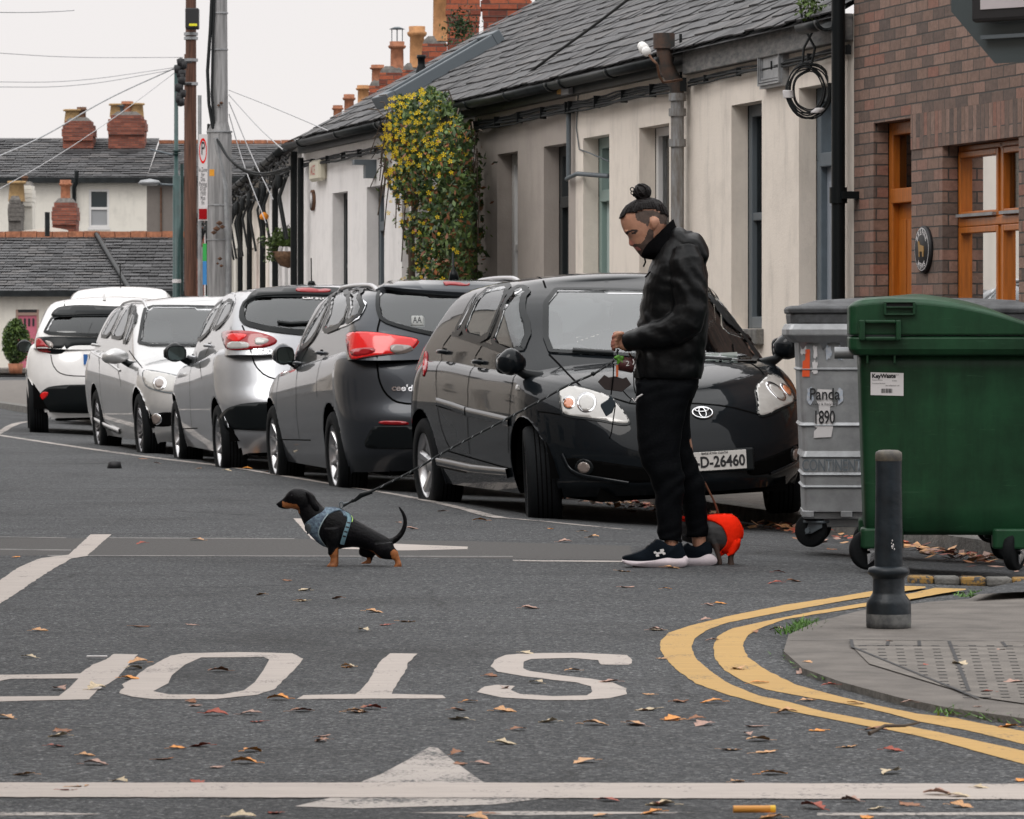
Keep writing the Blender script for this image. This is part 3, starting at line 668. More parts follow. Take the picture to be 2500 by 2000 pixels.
# oval name plaque
pp = wz(1950, 525); tp = T(1949)
e_ = empty('name_plaque', W0+WU*(B+tp)+WO*.0+Vector((0,0,pp)), HROT, 'black oval plaque with gold animal and pale lettering on the brick wall', 'plaque')
mb = MB(); nn = 28
ov = lambda rx, rz, y: [(rx*math.cos(2*math.pi*i/nn), y, rz*math.sin(2*math.pi*i/nn)) for i in range(nn)]
mb.loft([ov(.155,.155,.0),ov(.155,.155,.02),ov(.148,.148,.028)]); mb.build('board', M['ink'], e_)
mb = MB(); rg = [ov(.142,.142,.0283), ov(.136,.136,.0288)]; mb.loft(rg, caps=False); mb.build('rim', M['label'], e_)
def arc_text(txt, r, z0, up, parent, size, y, mat):
    n = len(txt); me_all = MB()
    for i, ch in enumerate(txt):
        a = (i-(n-1)/2)*(.36 if up else -.36); ang = math.pi/2-a if up else -math.pi/2-a
        # seen from the street local x runs right-to-left, so mirror
        cx_, cz_ = -r*math.cos(ang), z0+r*math.sin(ang)
        me = text_mesh(ch, size, 'c', 0, .0015); rot = (a if up else (ang+math.pi/2))
        ux = Vector((-math.cos(ang-math.pi/2), 0, math.sin(ang-math.pi/2))) if up else Vector((-math.cos(ang+math.pi/2), 0, math.sin(ang+math.pi/2)))
        uy = Vector((-math.cos(ang), 0, math.sin(ang))) if up else Vector((math.cos(ang), 0, -math.sin(ang)))
        me_all.add([Vector((cx_, y, cz_))+ux*v.co.x+uy*v.co.y for v in me.vertices], [tuple(p.vertices) for p in me.polygons]); bpy.data.meshes.remove(me)
    return me_all.build('lettering', mat, parent)
arc_text('BREFNE', .112, 0, True, e_, .05, .0295, M['label']); arc_text('MEWS', .112, 0, False, e_, .05, .0295, M['label'])
mb = MB(); gold = pmat('gold_paint', (.32,.19,.06), .5)
for pts in ([(-.05,-.01),(-.045,.02),(0,.025),(.035,.03),(.05,.055),(.062,.05),(.06,.03),(.05,.0),(.045,-.05),(.035,-.05),(.032,-.015),(-.02,-.015),(-.03,-.05),(-.042,-.05)],):
    mb.prism(pts, .0285, .034, fn=lambda a,b,c: (a,c,b))
mb.build('gold_animal', gold, e_)
# --- cottages
def cottage(x_near, x_far, label, wallmat, ops_d, name='terraced_cottage', zt=G-.02, seed=5, fasc=True, grp='terraced cottages along the footway'):
    B = wt(x_near); T = wt(x_far)-B; h = house(name, B, label, grp); return h, B, T
# white cottage 1 (nearest)
B = wt(1798); Tt = wt(1456)-B; h = house('terraced_cottage', B, 'cream cottage with grey-blue door below a coil of cable, next to the brick house'); T = lambda x: wt(x)-B
dop = (T(1762), T(1682), .05, wz(1700,183)); wop = (T(1604), T(1540), wz(1590,692), wz(1560,219))
facade(h, 0, Tt, -.15, G+.02, [dop, wop], M['cream'], depth=.13); door(h, dop, 'steelblue', 'steelblue2', trans=.52, fw=.1, depth=.13); window(h, wop, 'greypaint', fw=.09, bars=(1,2), depth=.13)
mb = MB(); mb.box((0,.003,G-.17),(Tt,.075,G+.02)); mb.build('fascia', M['lead'], h, bevel=.01)
roof(h, 0, Tt, G+.02, seed=11); gutter(h, 0, .55, G-.03)
downpipe(h, T(1786), -.1, G-.02, .028, 'pine', out=.06, name='thin_pipe')
bundle(h, 0, Tt, G-.21, 3, 'cable', out=.03, seed=4)
# small framed panel
ta, tb, za, zb = T(1661), T(1613), wz(1637,184), wz(1637,93)
mb = MB(); mb.box((ta,0,za),(tb,.05,zb)); 
for i in range(3):
    k_ = .02+i*.022; mb.box((ta+k_,.05+.012*0,za+k_),(tb-k_,.05+.008*(3-i),za+k_+.012)); mb.box((ta+k_,.05,zb-k_-.012),(tb-k_,.05+.008*(3-i),zb-k_)); mb.box((ta+k_,.05,za+k_+.012),(ta+k_+.012,.05+.008*(3-i),zb-k_-.012)); mb.box((tb-k_-.012,.05,za+k_+.012),(tb-k_,.05+.008*(3-i),zb-k_-.012))
o = mb.build('wall_vent_panel', M['galv']); o.location = h.location; o.rotation_euler = h.rotation_euler; tag(o, 'small grey framed square panel high on the cream cottage wall', 'vent')
# black downpipe between brick and cream
mb = MB(); b2 = wt(1800); 
for z_ in (2.05,.9): mb.tube([(0,.12,z_-.055),(0,.12,z_+.055)], .062, 16); mb.box((-.1,0,z_-.025),(.0,.12,z_+.025))
mb.tube([(0,.12,-.1),(0,.12,5.4)], .048, 16)
o = mb.build('black_downpipe', M['black']); o.location = W0+WU*b2; o.rotation_euler = (0,0,HROT); tag(o, 'tall black downpipe between the brick house and the cream cottage', 'downpipe')
# coil of cable
ce = W0+WU*wt(1738)+WO*.13+Vector((0,0,wz(1735,192)))
coil = empty('cable_coil', ce, math.pi*.95, 'round coil of black cable taped at two places hanging above the grey-blue door', 'cable coil')
mb = MB(); rnd = random.Random(2)
for i in range(8):
    r0 = .128+rnd.uniform(-.03,.034); ph = rnd.random()*6; yy = rnd.uniform(-.03,.03); cx_ = rnd.uniform(-.012,.012)
    mb.tube([(cx_+r0*1.02*math.cos(q), yy+.012*math.sin(3*q+ph), (r0+.035)*math.sin(q)+.006*math.sin(4*q+ph)) for q in [2*math.pi*j/30 for j in range(30)]], .0055, 6, closed=True)
mb.build('loops', M['cable'], coil)
for q0 in (-2.1, -.15):
    mb = MB()
    for j in range(5):
        q = q0+(j-2)*.06; mb.lathe([(.036,-.008),(.04,0),(.036,.008)], 10, axis='z', o=(-.14*math.cos(q)*-1, 0, .165*math.sin(q)))
    mb.build('white_tape', M['label'], coil)
mb = MB(); mb.tube([(-.02,0,.16),(-.05,-.01,.3),(.03,-.02,.45),(.06,-.03,.62)], .009, 6); mb.tube([(.04,0,.16),(.03,-.01,.3),(-.05,-.02,.45),(-.06,-.03,.60)], .009, 6); mb.build('tails', M['cable'], coil)
# old downpipe
B3 = wt(1452); e_ = empty('old_downpipe', W0+WU*B3, HROT, 'rusty old downpipe with grey paint between the two cream cottages', 'downpipe')
mb = MB(); zr = wz(1452,205); mb.tube([(0,.1,-.1),(0,.1,zr)], .052, 14)
for z_ in (zr, zr-.12, zr-.36): mb.tube([(0,.1,z_-.03),(0,.1,z_+.03)], .068, 14)
mb.build('lower_pipe', M['oldpipe'], e_)
mb = MB(); mb.tube([(0,.1,zr),(0,.11,zr+.1),(.02,.19,zr+.24),(.03,.2,zr+.42)], [.055,.06,.062,.066], 14); mb.tube([(.03,.2,zr+.38),(.03,.2,zr+.5)], .085, 14); mb.build('rusty_elbow', M['pinerust'], e_)
mb = MB(); mb.tube([(.075,.05,-.1),(.075,.05,zr+.1),(.05,.06,zr+.5)], .012, 6); mb.build('thin_conduit', M['cable'], e_)
# white insulator bracket
e_ = empty('insulator_bracket', W0+WU*wt(1440)+Vector((0,0,0)), HROT, 'bent wire bracket with white porcelain insulator at the eaves', 'bracket')
def hl(x, y, out, base=wt(1440)):   # pixel -> local point at distance 'out' from house line
    d = (WA-out*WN)/((x-CX)/FP+WM); p = PX(x, y, d); q = p-W0; return (q.dot(WU)-base, out, p.z)
mb = MB(); mb.tube([hl(1435,168,.1),hl(1396,174,.3),hl(1388,160,.35),hl(1383,135,.4),hl(1372,124,.42),hl(1358,103,.45)], .01, 6); mb.build('bracket_arm', M['rust'], e_)
mb = MB()
for x,y,r in ((1352,98,.04),(1356,103,.045),(1361,109,.04)):
    c_ = Vector(hl(x,y,.45)); mb.lathe([(0,-.02),(r*.8,-.018),(r,0),(r*.8,.018),(0,.02)], 12, axis='x', o=c_)
mb.build('insulator', pmat('white_porcelain', (.75,.74,.72), .25), e_)
# cream cottage 2
B = wt(1456); Tt = wt(1212)-B; h = house('terraced_cottage', B, 'cream cottage with sage green door and white sash window behind the man'); T = lambda x: wt(x)-B
wop = (T(1409), T(1346), 1.02, wz(1375,265)); dop = (T(1283), T(1228), .05, wz(1255,287))
facade(h, 0, Tt, -.15, G+.02, [dop, wop], M['cream'], depth=.135); window(h, wop, 'whitepaint', depth=.135, bars=(2,2)); door(h, dop, 'teal', 'teal2', depth=.135, trans=.50)
mb = MB(); mb.box((0,.003,G-.14),(Tt,.07,G+.02)); mb.build('fascia', M['gutter'], h); roof(h, 0, Tt, G+.02, seed=12); gutter(h, .05, Tt, G-.03)
bundle(h, 0, Tt+.3, G-.2, 5, 'cable', out=.05, seed=5)
mb = MB(); t_ = T(1209); mb.tube([(t_,.05,G-.2),(t_,.05,wz(1209,372))], .022, 8); mb.tube([(t_+.15,.03,wz(1230,374)),(t_,.06,wz(1209,376)),(t_-.3,.05,wz(1200,370)),(T(1258),-.1,wz(1250,372))], .02, 6); mb.tube([(T(1220),.01,wz(1220,190)),(T(1216),.01,wz(1216,270)),(T(1222),.01,wz(1222,315)),(T(1240),.0,wz(1240,322)),(T(1258),-.1,wz(1257,340))], .006, 5)
mb.build('surface_cables', M['greypaint'], h)
mb = MB(); mb.box((T(1206),.04,wz(1195,200)),(T(1196),.1,wz(1195,190)), 0); mb.box((T(1196)-.45,.05,wz(1196,199)-.02),(T(1206)-.02,.11,wz(1196,190)), 1); mb.build('taped_joint', [pmat('yellow_tape',(.45,.22,.02),.6), M['wire']], h)
# taupe cottage
B = wt(1212); Tt = wt(1000)-B; h = house('terraced_cottage', B, 'taupe grey cottage with dark door and white framed window beside the climber'); T = lambda x: wt(x)-B
dop = (T(1197), T(1145), .05, wz(1170,305)); wop = (T(1090), T(1047), 1.02, wz(1068,322))
facade(h, 0, Tt, -.15, G+.02, [dop, wop], M['taupe'], depth=.14); door(h, dop, 'darkdoor', 'darkdoor', depth=.14, trans=.5); window(h, wop, 'whitepaint', depth=.135, bars=(1,2), fw=.1)
mb = MB(); mb.box((0,.003,G-.14),(Tt,.07,G+.02)); mb.build('fascia', M['gutter'], h); roof(h, 0, Tt, G+.02, seed=13); gutter(h, 0, Tt, G-.03); bundle(h, 0, Tt, G-.2, 5, out=.05, seed=6)
# cottage behind the climber
B = wt(1000); Tt = wt(842)-B; h = house('terraced_cottage', B, 'cream cottage mostly hidden behind the flowering climber'); T = lambda x: wt(x)-B
wop = (T(900), T(868), 1.02, wz(885,400)); dop = (T(858), T(832)-.02, .05, wz(850,392))
dop = (T(862), T(846), .05, wz(850,392))
facade(h, 0, Tt, -.15, G+.02, [wop, dop], M['white']); window(h, wop, 'greypaint'); door(h, dop, 'pine', 'darkdoor')
mb = MB(); mb.box((0,.003,G-.14),(Tt,.07,G+.02)); mb.build('fascia', M['gutter'], h); roof(h, 0, Tt, G+.02, seed=14); gutter(h, 0, Tt, G-.03)
# white cottage far end
B = wt(842); Tt = wt(640)-B; h = house('terraced_cottage', B, 'white cottage with alarm box at the bend, last of the straight row'); T = lambda x: wt(x)-B
w1 = (T(732), T(700), 1.02, wz(716,405)); w2 = (T(809), T(772), .05, wz(790,392))
facade(h, 0, Tt, -.15, G+.02, [w1, w2], M['white'], depth=.13); window(h, w1, 'darkdoor', depth=.13); door(h, w2, 'greypaint', 'darkdoor', depth=.13)
mb = MB(); mb.box((0,.003,G-.14),(Tt,.07,G+.02)); mb.build('fascia', M['gutter'], h); roof(h, 0, Tt-.45, G+.02, seed=15); gutter(h, 0, Tt, G-.03, seg=2.2)
bundle(h, 0, Tt, G-.24, 4, out=.05, seed=8)
downpipe(h, T(651), -.1, G-.2, .036, 'black', out=.1, rings=(1.2,))
mb = MB(); t_ = T(690); mb.box((T(689),0,wz(677,382)),(T(668),.1,wz(677,337))); al = mb.build('alarm_box', pmat('cream_plastic',(.62,.58,.46),.4)); al.modifiers.new('b','BEVEL').width = .03; al.location = h.location; al.rotation_euler = h.rotation_euler; tag(al, 'cream alarm box with faded red marks on the far white cottage wall', 'alarm box')
text_on('ACE', .16, (T(677), .101, wz(677,360)), (-1,0,0), (0,0,1), pmat('faded_red',(.5,.1,.08),.6), 'lettering', al, sx=.9)
mb = MB(); x0,x1 = T(793),T(760); mb.box((x0,0,wz(790,340)-.18),(x0+.12,.12,wz(790,337))); mb.box((x0,.12,wz(790,338)-.05),(x0+.12,.24,wz(790,337)))
o = mb.build('wall_lamp', M['greypaint']); o.location = h.location; o.rotation_euler = h.rotation_euler; tag(o, 'dark grey right-angled bracket lamp on the far white cottage wall', 'lamp')
mb = MB(); mb.lathe([(0,0),(.12,0),(.12,.03),(0,.035)], 20, axis='y', o=(T(661),0,wz(661,422))); mb.lathe([(0,.036),(.09,.036),(0,.04)], 20, m=1, axis='y', o=(T(661),0,wz(661,422)))
o = mb.build('round_plaque', [M['rust'], M['label']]); o.location = h.location; o.rotation_euler = h.rotation_euler; tag(o, 'round house plaque on the far white wall left of its window', 'plaque')
# rooflight
e_ = empty('rooflight', W0+WU*wt(700), HROT, 'long dark rooflight window on the slate roof above the far cottages', 'rooflight')
b0 = wt(700); sl_ = .577; Lr = math.sqrt(1+sl_**2)
mb = MB()
def RP(t, s, h): return (t, .16-s/Lr+h*sl_/Lr, G+.02+s*sl_/Lr+h/Lr)
t0_, t1_, s0_, s1_ = -2.55, -1.78, .35, 1.78
def rbox(mb, ta,tb,sa,sb,ha,hb,m=0):
    v = [RP(t,s,h_) for h_ in (ha,hb) for t,s in ((ta,sa),(tb,sa),(tb,sb),(ta,sb))]; mb.add(v, [(0,3,2,1),(4,5,6,7),(0,1,5,4),(1,2,6,5),(2,3,7,6),(3,0,4,7)], m)
rbox(mb,t0_,t1_,s0_,s0_+.1,0,.14); rbox(mb,t0_,t1_,s1_-.1,s1_,0,.14); rbox(mb,t0_,t0_+.1,s0_+.1,s1_-.1,0,.13); rbox(mb,t1_-.1,t1_,s0_+.1,s1_-.1,0,.13); mb.build('frame', M['greypaint'], e_, bevel=.01)
mb = MB(); rbox(mb,t0_+.1,t1_-.1,s0_+.1,s1_-.1,.05,.1); mb.build('glass', M['darkdoor'], e_)
# chimneys of the terrace beyond the bend
def pot(mb, c, r, h, m, style=0):
    c = Vector(c)
    if style == 0: mb.lathe([(r*1.05,0),(r*1.0,h*.05),(r*.9,h*.09),(r*.86,h*.74),(r*1.08,h*.77),(r*1.2,h*.82),(r*1.18,h*.86),(r*.98,h*.88),(r*1.0,h),(r*.78,h),(r*.7,h*.7)], 16, m=m, o=c)
    else: mb.lathe([(r,0),(r*.85,h*.85),(r*1.1,h*.87),(r*1.1,h),(r*.8,h),(r*.7,h*.6)], 16, m=m, o=c)
def chim(x0, x1, ytop, d, pots, label, below=2.2, mat='redbrick', dep=None, name='chimney_stack', capm='mortar', grp='chimneys above the roofs'):
    a = PX(x0,ytop,d); b = PX(x1,ytop,d); w_ = b.x-a.x; dep = dep or w_*.8; cx = (a.x+b.x)/2
    e_ = empty(name, (cx, d+dep/2, a.z-below), 0, label, 'chimney', grp); mb = MB(); H = below
    mb.box((-w_/2*.9,-dep/2*.9,0),(w_/2*.9,dep/2*.9,H-.34)); 
    for i, k_ in enumerate((.94,1.0,.95)): mb.box((-w_/2*k_,-dep/2*k_,H-.34+i*.1),(w_/2*k_,dep/2*k_,H-.24+i*.1+.0))
    mb.build('stack', M[mat], e_)
    mb = MB(); mb.loft([[(-w_/2*k_,-dep/2*k_,z),(w_/2*k_,-dep/2*k_,z),(w_/2*k_,dep/2*k_,z),(-w_/2*k_,dep/2*k_,z)] for k_, z in ((.93,H-.04),(.8,H+.02),(.5,H+.07))], sm=False); mb.build('mortar_cap', M[capm], e_)
    for (px, pyt, r, mt, st) in pots:
        p = PX(px, pyt, d+dep/2); zb = a.z-.0+.0; mb = MB(); pot(mb, (p.x-cx, 0, H+.0), r, p.z-a.z, 0, st); mb.build('pot', M[mt], e_)
    return e_
# x0,x1 stack edges, top of stack y, distance, pots(x, ytop, radius, mat, style)
chim(1012,1120,-22,54,[(1040,-120,.14,'terracotta',0),(1085,-120,.14,'terracotta',0)],'broad red brick chimney nearest the camera, behind the slate roof',4)
chim(938,1012,-8,57,[(975,-110,.14,'terracotta',0)],'red brick chimney with a weed growing out, beside the broad one',4)
chim(888,942,86,61,[(929,-40,.13,'buff',0)],'red brick chimney with one tall buff pot, third from the right',3)
c4 = chim(846,892,142,66,[(878,56,.125,'buff',0)],'red brick chimney with a buff collared pot behind the rooflight',3)
c5 = chim(798,850,148,70,[(836,88,.12,'terracotta',0)],'red brick chimney whose terracotta pot wears a metal cowl',3)
p = PX(836,88,70.3)
mb = MB(); mb.lathe([(.0,.24),(.05,.235),(.13,.2),(.1,.2)], 14, o=(0,0,0)); 
for q in range(4): mb.tube([(.085*math.cos(q*1.57),.085*math.sin(q*1.57),-.05),(.085*math.cos(q*1.57),.085*math.sin(q*1.57),.2)], .008, 5)
o = mb.build('cowl', M['greypaint'], c5); o.location = Vector((p.x,p.y,p.z))-c5.location
chim(776,826,176,72,[(795,137,.11,'terracotta',0)],'small stack with a plain terracotta pot left of the cowled pot',3)
chim(750,786,222,78,[(765,180,.115,'buff',0)],'low stack showing one stubby buff pot above the roof edge',3)
chim(726,745,250,83,[(735,199,.105,'terracotta',0)],'slender double-collared terracotta pot, second from the left end of the row',3)
chim(703,720,262,88,[(711,222,.10,'terracotta',0)],'leftmost short terracotta pot with an aerial at the end of the roof',3)
mb = MB(); p = PX(887,118,48); mb.lathe([(.07,-.6),(.065,-.12),(.04,-.05),(.04,.02),(.05,.02),(.05,.06),(.0,.06)], 14, o=p+Vector((0,0,-.05))); tag(mb.build('roof_vent', M['black']), 'black plastic vent pipe poking up by the rooflight', 'vent pipe')
# distant terrace beyond the bend
def bl(Y): return Vector((-2.42-.105*(Y-50.4), Y, 0))
bw = [(50.45,58,'white','whitewashed cottage hung with black pipes, first beyond the bend'),(58,65,'cream','pale cottage behind the hanging basket, second beyond the bend'),(65,73,'farwhite','narrow pale cottage with dark pipes, third beyond the bend'),(73,83,'white','last pale cottage at the far end of the bending terrace')]
for Ya, Yb, mt, lb in bw:
    a, b = bl(Ya), bl(Yb); L = (b-a).length; an = math.atan2(b.y-a.y, b.x-a.x); h = empty('terraced_cottage', a, an, lb, 'house', 'cottages beyond the bend')
    ops = [(1.2,1.9,.9,2.3),(3.0,3.8,.05,2.4),(4.6,5.3,.9,2.3)]
    facade(h, 0, L, -.3, G-.02, ops, M[mt]); window(h, ops[0], 'greypaint'); door(h, ops[1], 'darkdoor', 'pink' if mt == 'cream' else 'steelblue'); window(h, ops[2], 'whitepaint')
    roof(h, 0, L, G, seed=int(Ya), slope=.5, dep=3.2, sw=.35, sh=.3); gutter(h, 0, L, G-.05, r=.055)
    for t_ in (.25, L*.6): downpipe(h, t_, -.1, G-.1, .04, 'black', out=.08)
    rnd = random.Random(int(Ya)); mb = MB()
    for i in range(5):
        z_ = G-.12-i*.05; pts = []; x = 0; ph = rnd.random()*6
        while x < L: pts.append((x, .12+.08*rnd.random(), z_+.06*math.sin(x*1.8+ph)-.05*rnd.random())); x += .35
        mb.tube(pts, .013, 5)
    for i in range(4):
        x = rnd.uniform(.2, L-.2); z_ = G-.3; mb.tube([(x,.1,z_),(x+.1,.2,z_-.3),(x-.05,.12,z_-.8)], .018, 5); mb.lathe([(0,-.1),(.035,-.07),(.04,.07),(0,.1)], 8, o=(x+.1,.2,z_-.1))
    mb.build('cables', M['cable'], h)
e_ = empty('mesh_light', PX(556,455,55), 0, 'orange cover on the clutter of pipes under the eaves at the bend', 'cover')
mb = MB(); mb.lathe([(0,-.05),(.05,-.04),(.06,.0),(.03,.04),(0,.05)], 8); mb.build('shell', pmat('orange_plastic',(.75,.25,.01),.5), e_)
# back wall so nothing is open behind the roofs
# ------------------------------------------------------------------ far end of the street
def slateroof(parent, x0, x1, yb, zb, yt, zt, m, hip0=0, hip1=0, sw=.6, sh=.3, seed=1, name='roof', mats=None):
    """roof plane facing the camera from eaves (yb,zb) to ridge (yt,zt); individual slates"""
    rnd = random.Random(seed); L = math.hypot(yt-yb, zt-zb); n = int(L/sh); mb = MB(); cy, cz = (yt-yb)/L, (zt-zb)/L
    for r in range(n):
        s0 = r*sh; s1 = min(L, s0+sh*1.2); u = s0/L; xa = x0+hip0*u; xb = x1-hip1*u; x = xa-(sw/2 if r%2 else 0)
        while x < xb:
            a = max(xa,x+.01); b = min(xb,x+sw-.01); x += sw
            if b-a < .03: continue
            lf = rnd.uniform(.02,.045); mi = rnd.choices([0,1,2],[6,2,1])[0]; j = rnd.uniform(-.02,.02)
            mb.add([(a,yb+(s0+j)*cy-lf*cz,zb+(s0+j)*cz+lf*cy),(b,yb+(s0+j)*cy-lf*cz,zb+(s0+j)*cz+lf*cy),(b,yb+s1*cy,zb+s1*cz),(a,yb+s1*cy,zb+s1*cz)], [(0,1,2,3)], mi)
    mb.add([(x0,yb,zb-.01),(x1,yb,zb-.01),(x1-hip1,yt,zt-.01),(x0+hip0,yt,zt-.01)], [(0,1,2,3)], 0)
    return mb.build(name, mats or [M['slate'],M['slate2'],M['slate3']], parent, normals=False)
def boxp(name, a, b, m, parent): mb = MB(); mb.box(a, b); return mb.build(name, m, parent)
D2 = 140.0; U = lambda x, d=D2: (x-CX)/FP*d
Zf = lambda y, d: CH-(y-HY)/FP*d
# two-storey house (left, white) and its brown neighbour
h = empty('two_storey_house', (0,0,0), 0, 'white two storey house with sash window and slate roof behind the low roofs', 'house', 'two storey houses at the end of the street')
x0, x1, xm = U(-300), U(609), U(309); ze, zr = Zf(378,D2), Zf(291,D2+5)
wa, wb, wc_, wd_ = U(187), U(230), Zf(479,D2), Zf(399,D2)
def wallc(parent, xa, xb, z0, z1, ops, m, d=D2):
    xs_ = sorted(set([xa,xb]+[v for o in ops for v in o[:2]])); zs_ = sorted(set([z0,z1]+[v for o in ops for v in o[2:]])); mb = MB()
    for a,b in zip(xs_,xs_[1:]):
        for c,e2 in zip(zs_,zs_[1:]):
            if not any(o[0] < (a+b)/2 < o[1] and o[2] < (c+e2)/2 < o[3] for o in ops): mb.add([(a,d,c),(b,d,c),(b,d,e2),(a,d,e2)], [(0,1,2,3)])
    for a,b,c,e2 in ops: mb.add([(a,d,c),(b,d,c),(b,d,e2),(a,d,e2),(a,d+.15,c),(b,d+.15,c),(b,d+.15,e2),(a,d+.15,e2)], [(0,1,5,4),(1,2,6,5),(2,3,7,6),(3,0,4,7)])
    mb.add([(xa,d,z0),(xa,d+9,z0),(xa,d+9,z1),(xa,d,z1),(xb,d,z0),(xb,d+9,z0),(xb,d+9,z1),(xb,d,z1)], [(0,1,2,3),(4,5,6,7),(1,5,6,2)])
    return mb.build('wall', m, parent)
wallc(h, x0, xm, 0, ze, [(wa,wb,wc_,wd_)], M['farwhite'])
def sash(parent, a, b, c, e2, d=D2, m='whitepaint', split=.5):
    mb = MB(); t = .07
    mb.box((a-.03,d-.02,c-.08),(b+.03,d+.1,c)); mb.box((a,d+.03,c),(a+t,d+.12,e2)); mb.box((b-t,d+.03,c),(b,d+.12,e2)); mb.box((a+t,d+.03,e2-t),(b-t,d+.12,e2)); mb.box((a+t,d+.03,c),(b-t,d+.12,c+t)); z = c+(e2-c)*split; mb.box((a+t,d+.03,z-.04),(b-t,d+.12,z+.04))
    w_ = mb.build('window', M[m], parent)
    g = MB(); g.add([(a+t,d+.08,c+t),(b-t,d+.08,c+t),(b-t,d+.08,z),(a+t,d+.08,z)], [(0,1,2,3)]); g.build('lower_pane', pmat('net_curtain_pane',(.30,.31,.32),.15), w_)
    g = MB(); g.add([(a+t,d+.08,z),(b-t,d+.08,z),(b-t,d+.08,e2-t),(a+t,d+.08,e2-t)], [(0,1,2,3)]); g.build('upper_pane', pmat('dark_pane',(.03,.04,.045),.1), w_)
sash(h, wa, wb, wc_, wd_)
slateroof(h, x0, U(309), D2-.2, ze, D2+5, zr, None, seed=4)
boxp('gutter', (x0,D2-.35,ze-.12), (xm,D2-.15,ze+.06), M['gutter'], h)
mb = MB(); X_ = U(157); mb.tube([(X_,D2-.15,Zf(450,D2)),(X_,D2-.15,Zf(395,D2)),(U(158)+.08,D2-.3,Zf(385,D2)),(U(158)+.08,D2-.3,Zf(360,D2))], .07, 8); mb.build('vent_pipe', M['gutter'], h)
h2 = empty('two_storey_house', (0,0,0), 0, 'brown rendered two storey house with terracotta ridge tiles, joined to the white one', 'house', 'two storey houses at the end of the street')
wallc(h2, xm, x1, 0, ze, [], M['farbrown']); slateroof(h2, U(309), x1, D2-.2, ze, D2+5, Zf(300,D2+5), None, hip1=.5, seed=5)
boxp('gutter', (xm,D2-.35,ze-.12), (x1,D2-.15,ze+.06), M['gutter'], h2)
mb = MB(); X = U(309)
while X < U(590): mb.box((X,D2+4.8,Zf(303,D2+5)),(X+.42,D2+5.2,Zf(296,D2+5)+random.uniform(0,.02))); X += .45
mb.build('ridge_tiles', M['terracotta'], h2)
mb = MB(); mb.tube([(U(340),D2-.05,0),(U(339),D2-.05,Zf(395,D2))], .03, 5); mb.build('pipe', M['rust'], h2)
def fchim(x0p, x1p, yt, yb, pots, lb, d=D2+4, mat='farbrick', cap=True, grp='chimneys of the far houses'):
    a, b = U(x0p,d), U(x1p,d); zt, zb = Zf(yt,d), Zf(yb,d)-.8; w_ = b-a; e_ = empty('chimney_stack', ((a+b)/2,d,zb), 0, lb, 'chimney', grp); H = zt-zb; mb = MB()
    mb.box((-w_*.47,-.4,0),(w_*.47,.4,H-.55))
    for i,k_ in enumerate((.47,.5,.5,.47,.4)): mb.box((-w_*k_,-.4-k_*.2,H-.55+i*.13),(w_*k_,.4+k_*.2,H-.43+i*.13+.001))
    mb.build('stack', M[mat] if isinstance(mat,str) else mat, e_)
    mb = MB(); mb.loft([[(sx*w_*k_,sy*.5*k_*2,z) for sx,sy in ((-1,-1),(1,-1),(1,1),(-1,1))] for k_, z in ((.4,H+.08),(.25,H+.22))], sm=False); mb.build('mortar_cap', M['mortar'], e_)
    for px, pyt, r, mt in pots:
        mb = MB(); pot(mb, (U(px,d)-(a+b)/2, 0, H+.05), r, Zf(pyt,d)-zt, 0, 1 if mt == 'yellowpot' else 0); mb.build('pot', M[mt], e_)
fchim(133,201,262,291,[(154,234,.3,'yellowpot'),(172,229,.16,'rust')],'squat brick chimney with a yellow pot and a thin dark pot')
fchim(228,309,250,310,[(246,222,.24,'yellowpot'),(254,222,.2,'greypaint'),(268,217,.2,'terracotta'),(288,221,.24,'yellowpot')],'brick chimney with four mixed pots, right of the pair on the far ridge')
fchim(112,165,434,495,[(138,383,.16,'terracotta')],'brick chimney with one tall red pot in front of the white wall', d=126)
fchim(20,48,428,465,[(35,385,.26,'yellowpot')],'grey rendered chimney with yellow pot before the white wall, far left', d=134, mat=M['mortar'])
fchim(47,72,398,470,[(52,374,.1,'rust')],'pale rendered block chimney right beside the yellow pot', d=135, mat=M['farwhite'])
# single-storey row in front
D1_ = 118.0; V_ = lambda x: U(x,D1_)
h = empty('low_cottage_row', (0,0,0), 0, 'low white cottages with patched slate roof and pink door across the street end', 'house')
ze1 = Zf(617,D1_); dz = Zf(652,D1_)
wallc(h, V_(-400), V_(600), -.1, ze1, [(V_(33),V_(82),-.05,dz),(V_(150),V_(185),.9,dz)], M['farwhite'], D1_)
mb = MB(); a, b = V_(33), V_(82); mb.box((a,D1_+.02,-.05),(a+.06,D1_+.12,dz)); mb.box((b-.06,D1_+.02,-.05),(b,D1_+.12,dz)); mb.box((a+.06,D1_+.02,dz-.16),(b-.06,D1_+.12,dz-.08)); fr = mb.build('door_frame', pmat('beige_frame',(.4,.27,.22),.6), h)
mb = MB(); mb.box((a+.06,D1_+.06,-.05),(b-.06,D1_+.1,dz-.16)); dd = mb.build('door', M['pink'], h)
mb = MB(); 
for i in range(4): xx = a+.1+i*.115; mb.box((xx,D1_+.045,dz-.45),(xx+.055,D1_+.065,dz-.24))
mb.build('door_panes', M['darkdoor'], dd)
mb = MB(); mb.box((a+.06,D1_+.06,dz-.08),(b-.06,D1_+.1,dz)); mb.build('fanlight', M['darkdoor'], fr)
mb = MB(); mb.box((V_(103),D1_-.12,Zf(668,D1_)),(V_(126),D1_,Zf(656,D1_))); mb.build('meter_box', pmat('cream_box',(.6,.5,.3),.6), h); mb = MB(); mb.box((V_(150),D1_+.1,.9),(V_(185),D1_+.14,dz)); mb.build('window', M['darkdoor'], h)
zr1 = Zf(499,D1_+5)
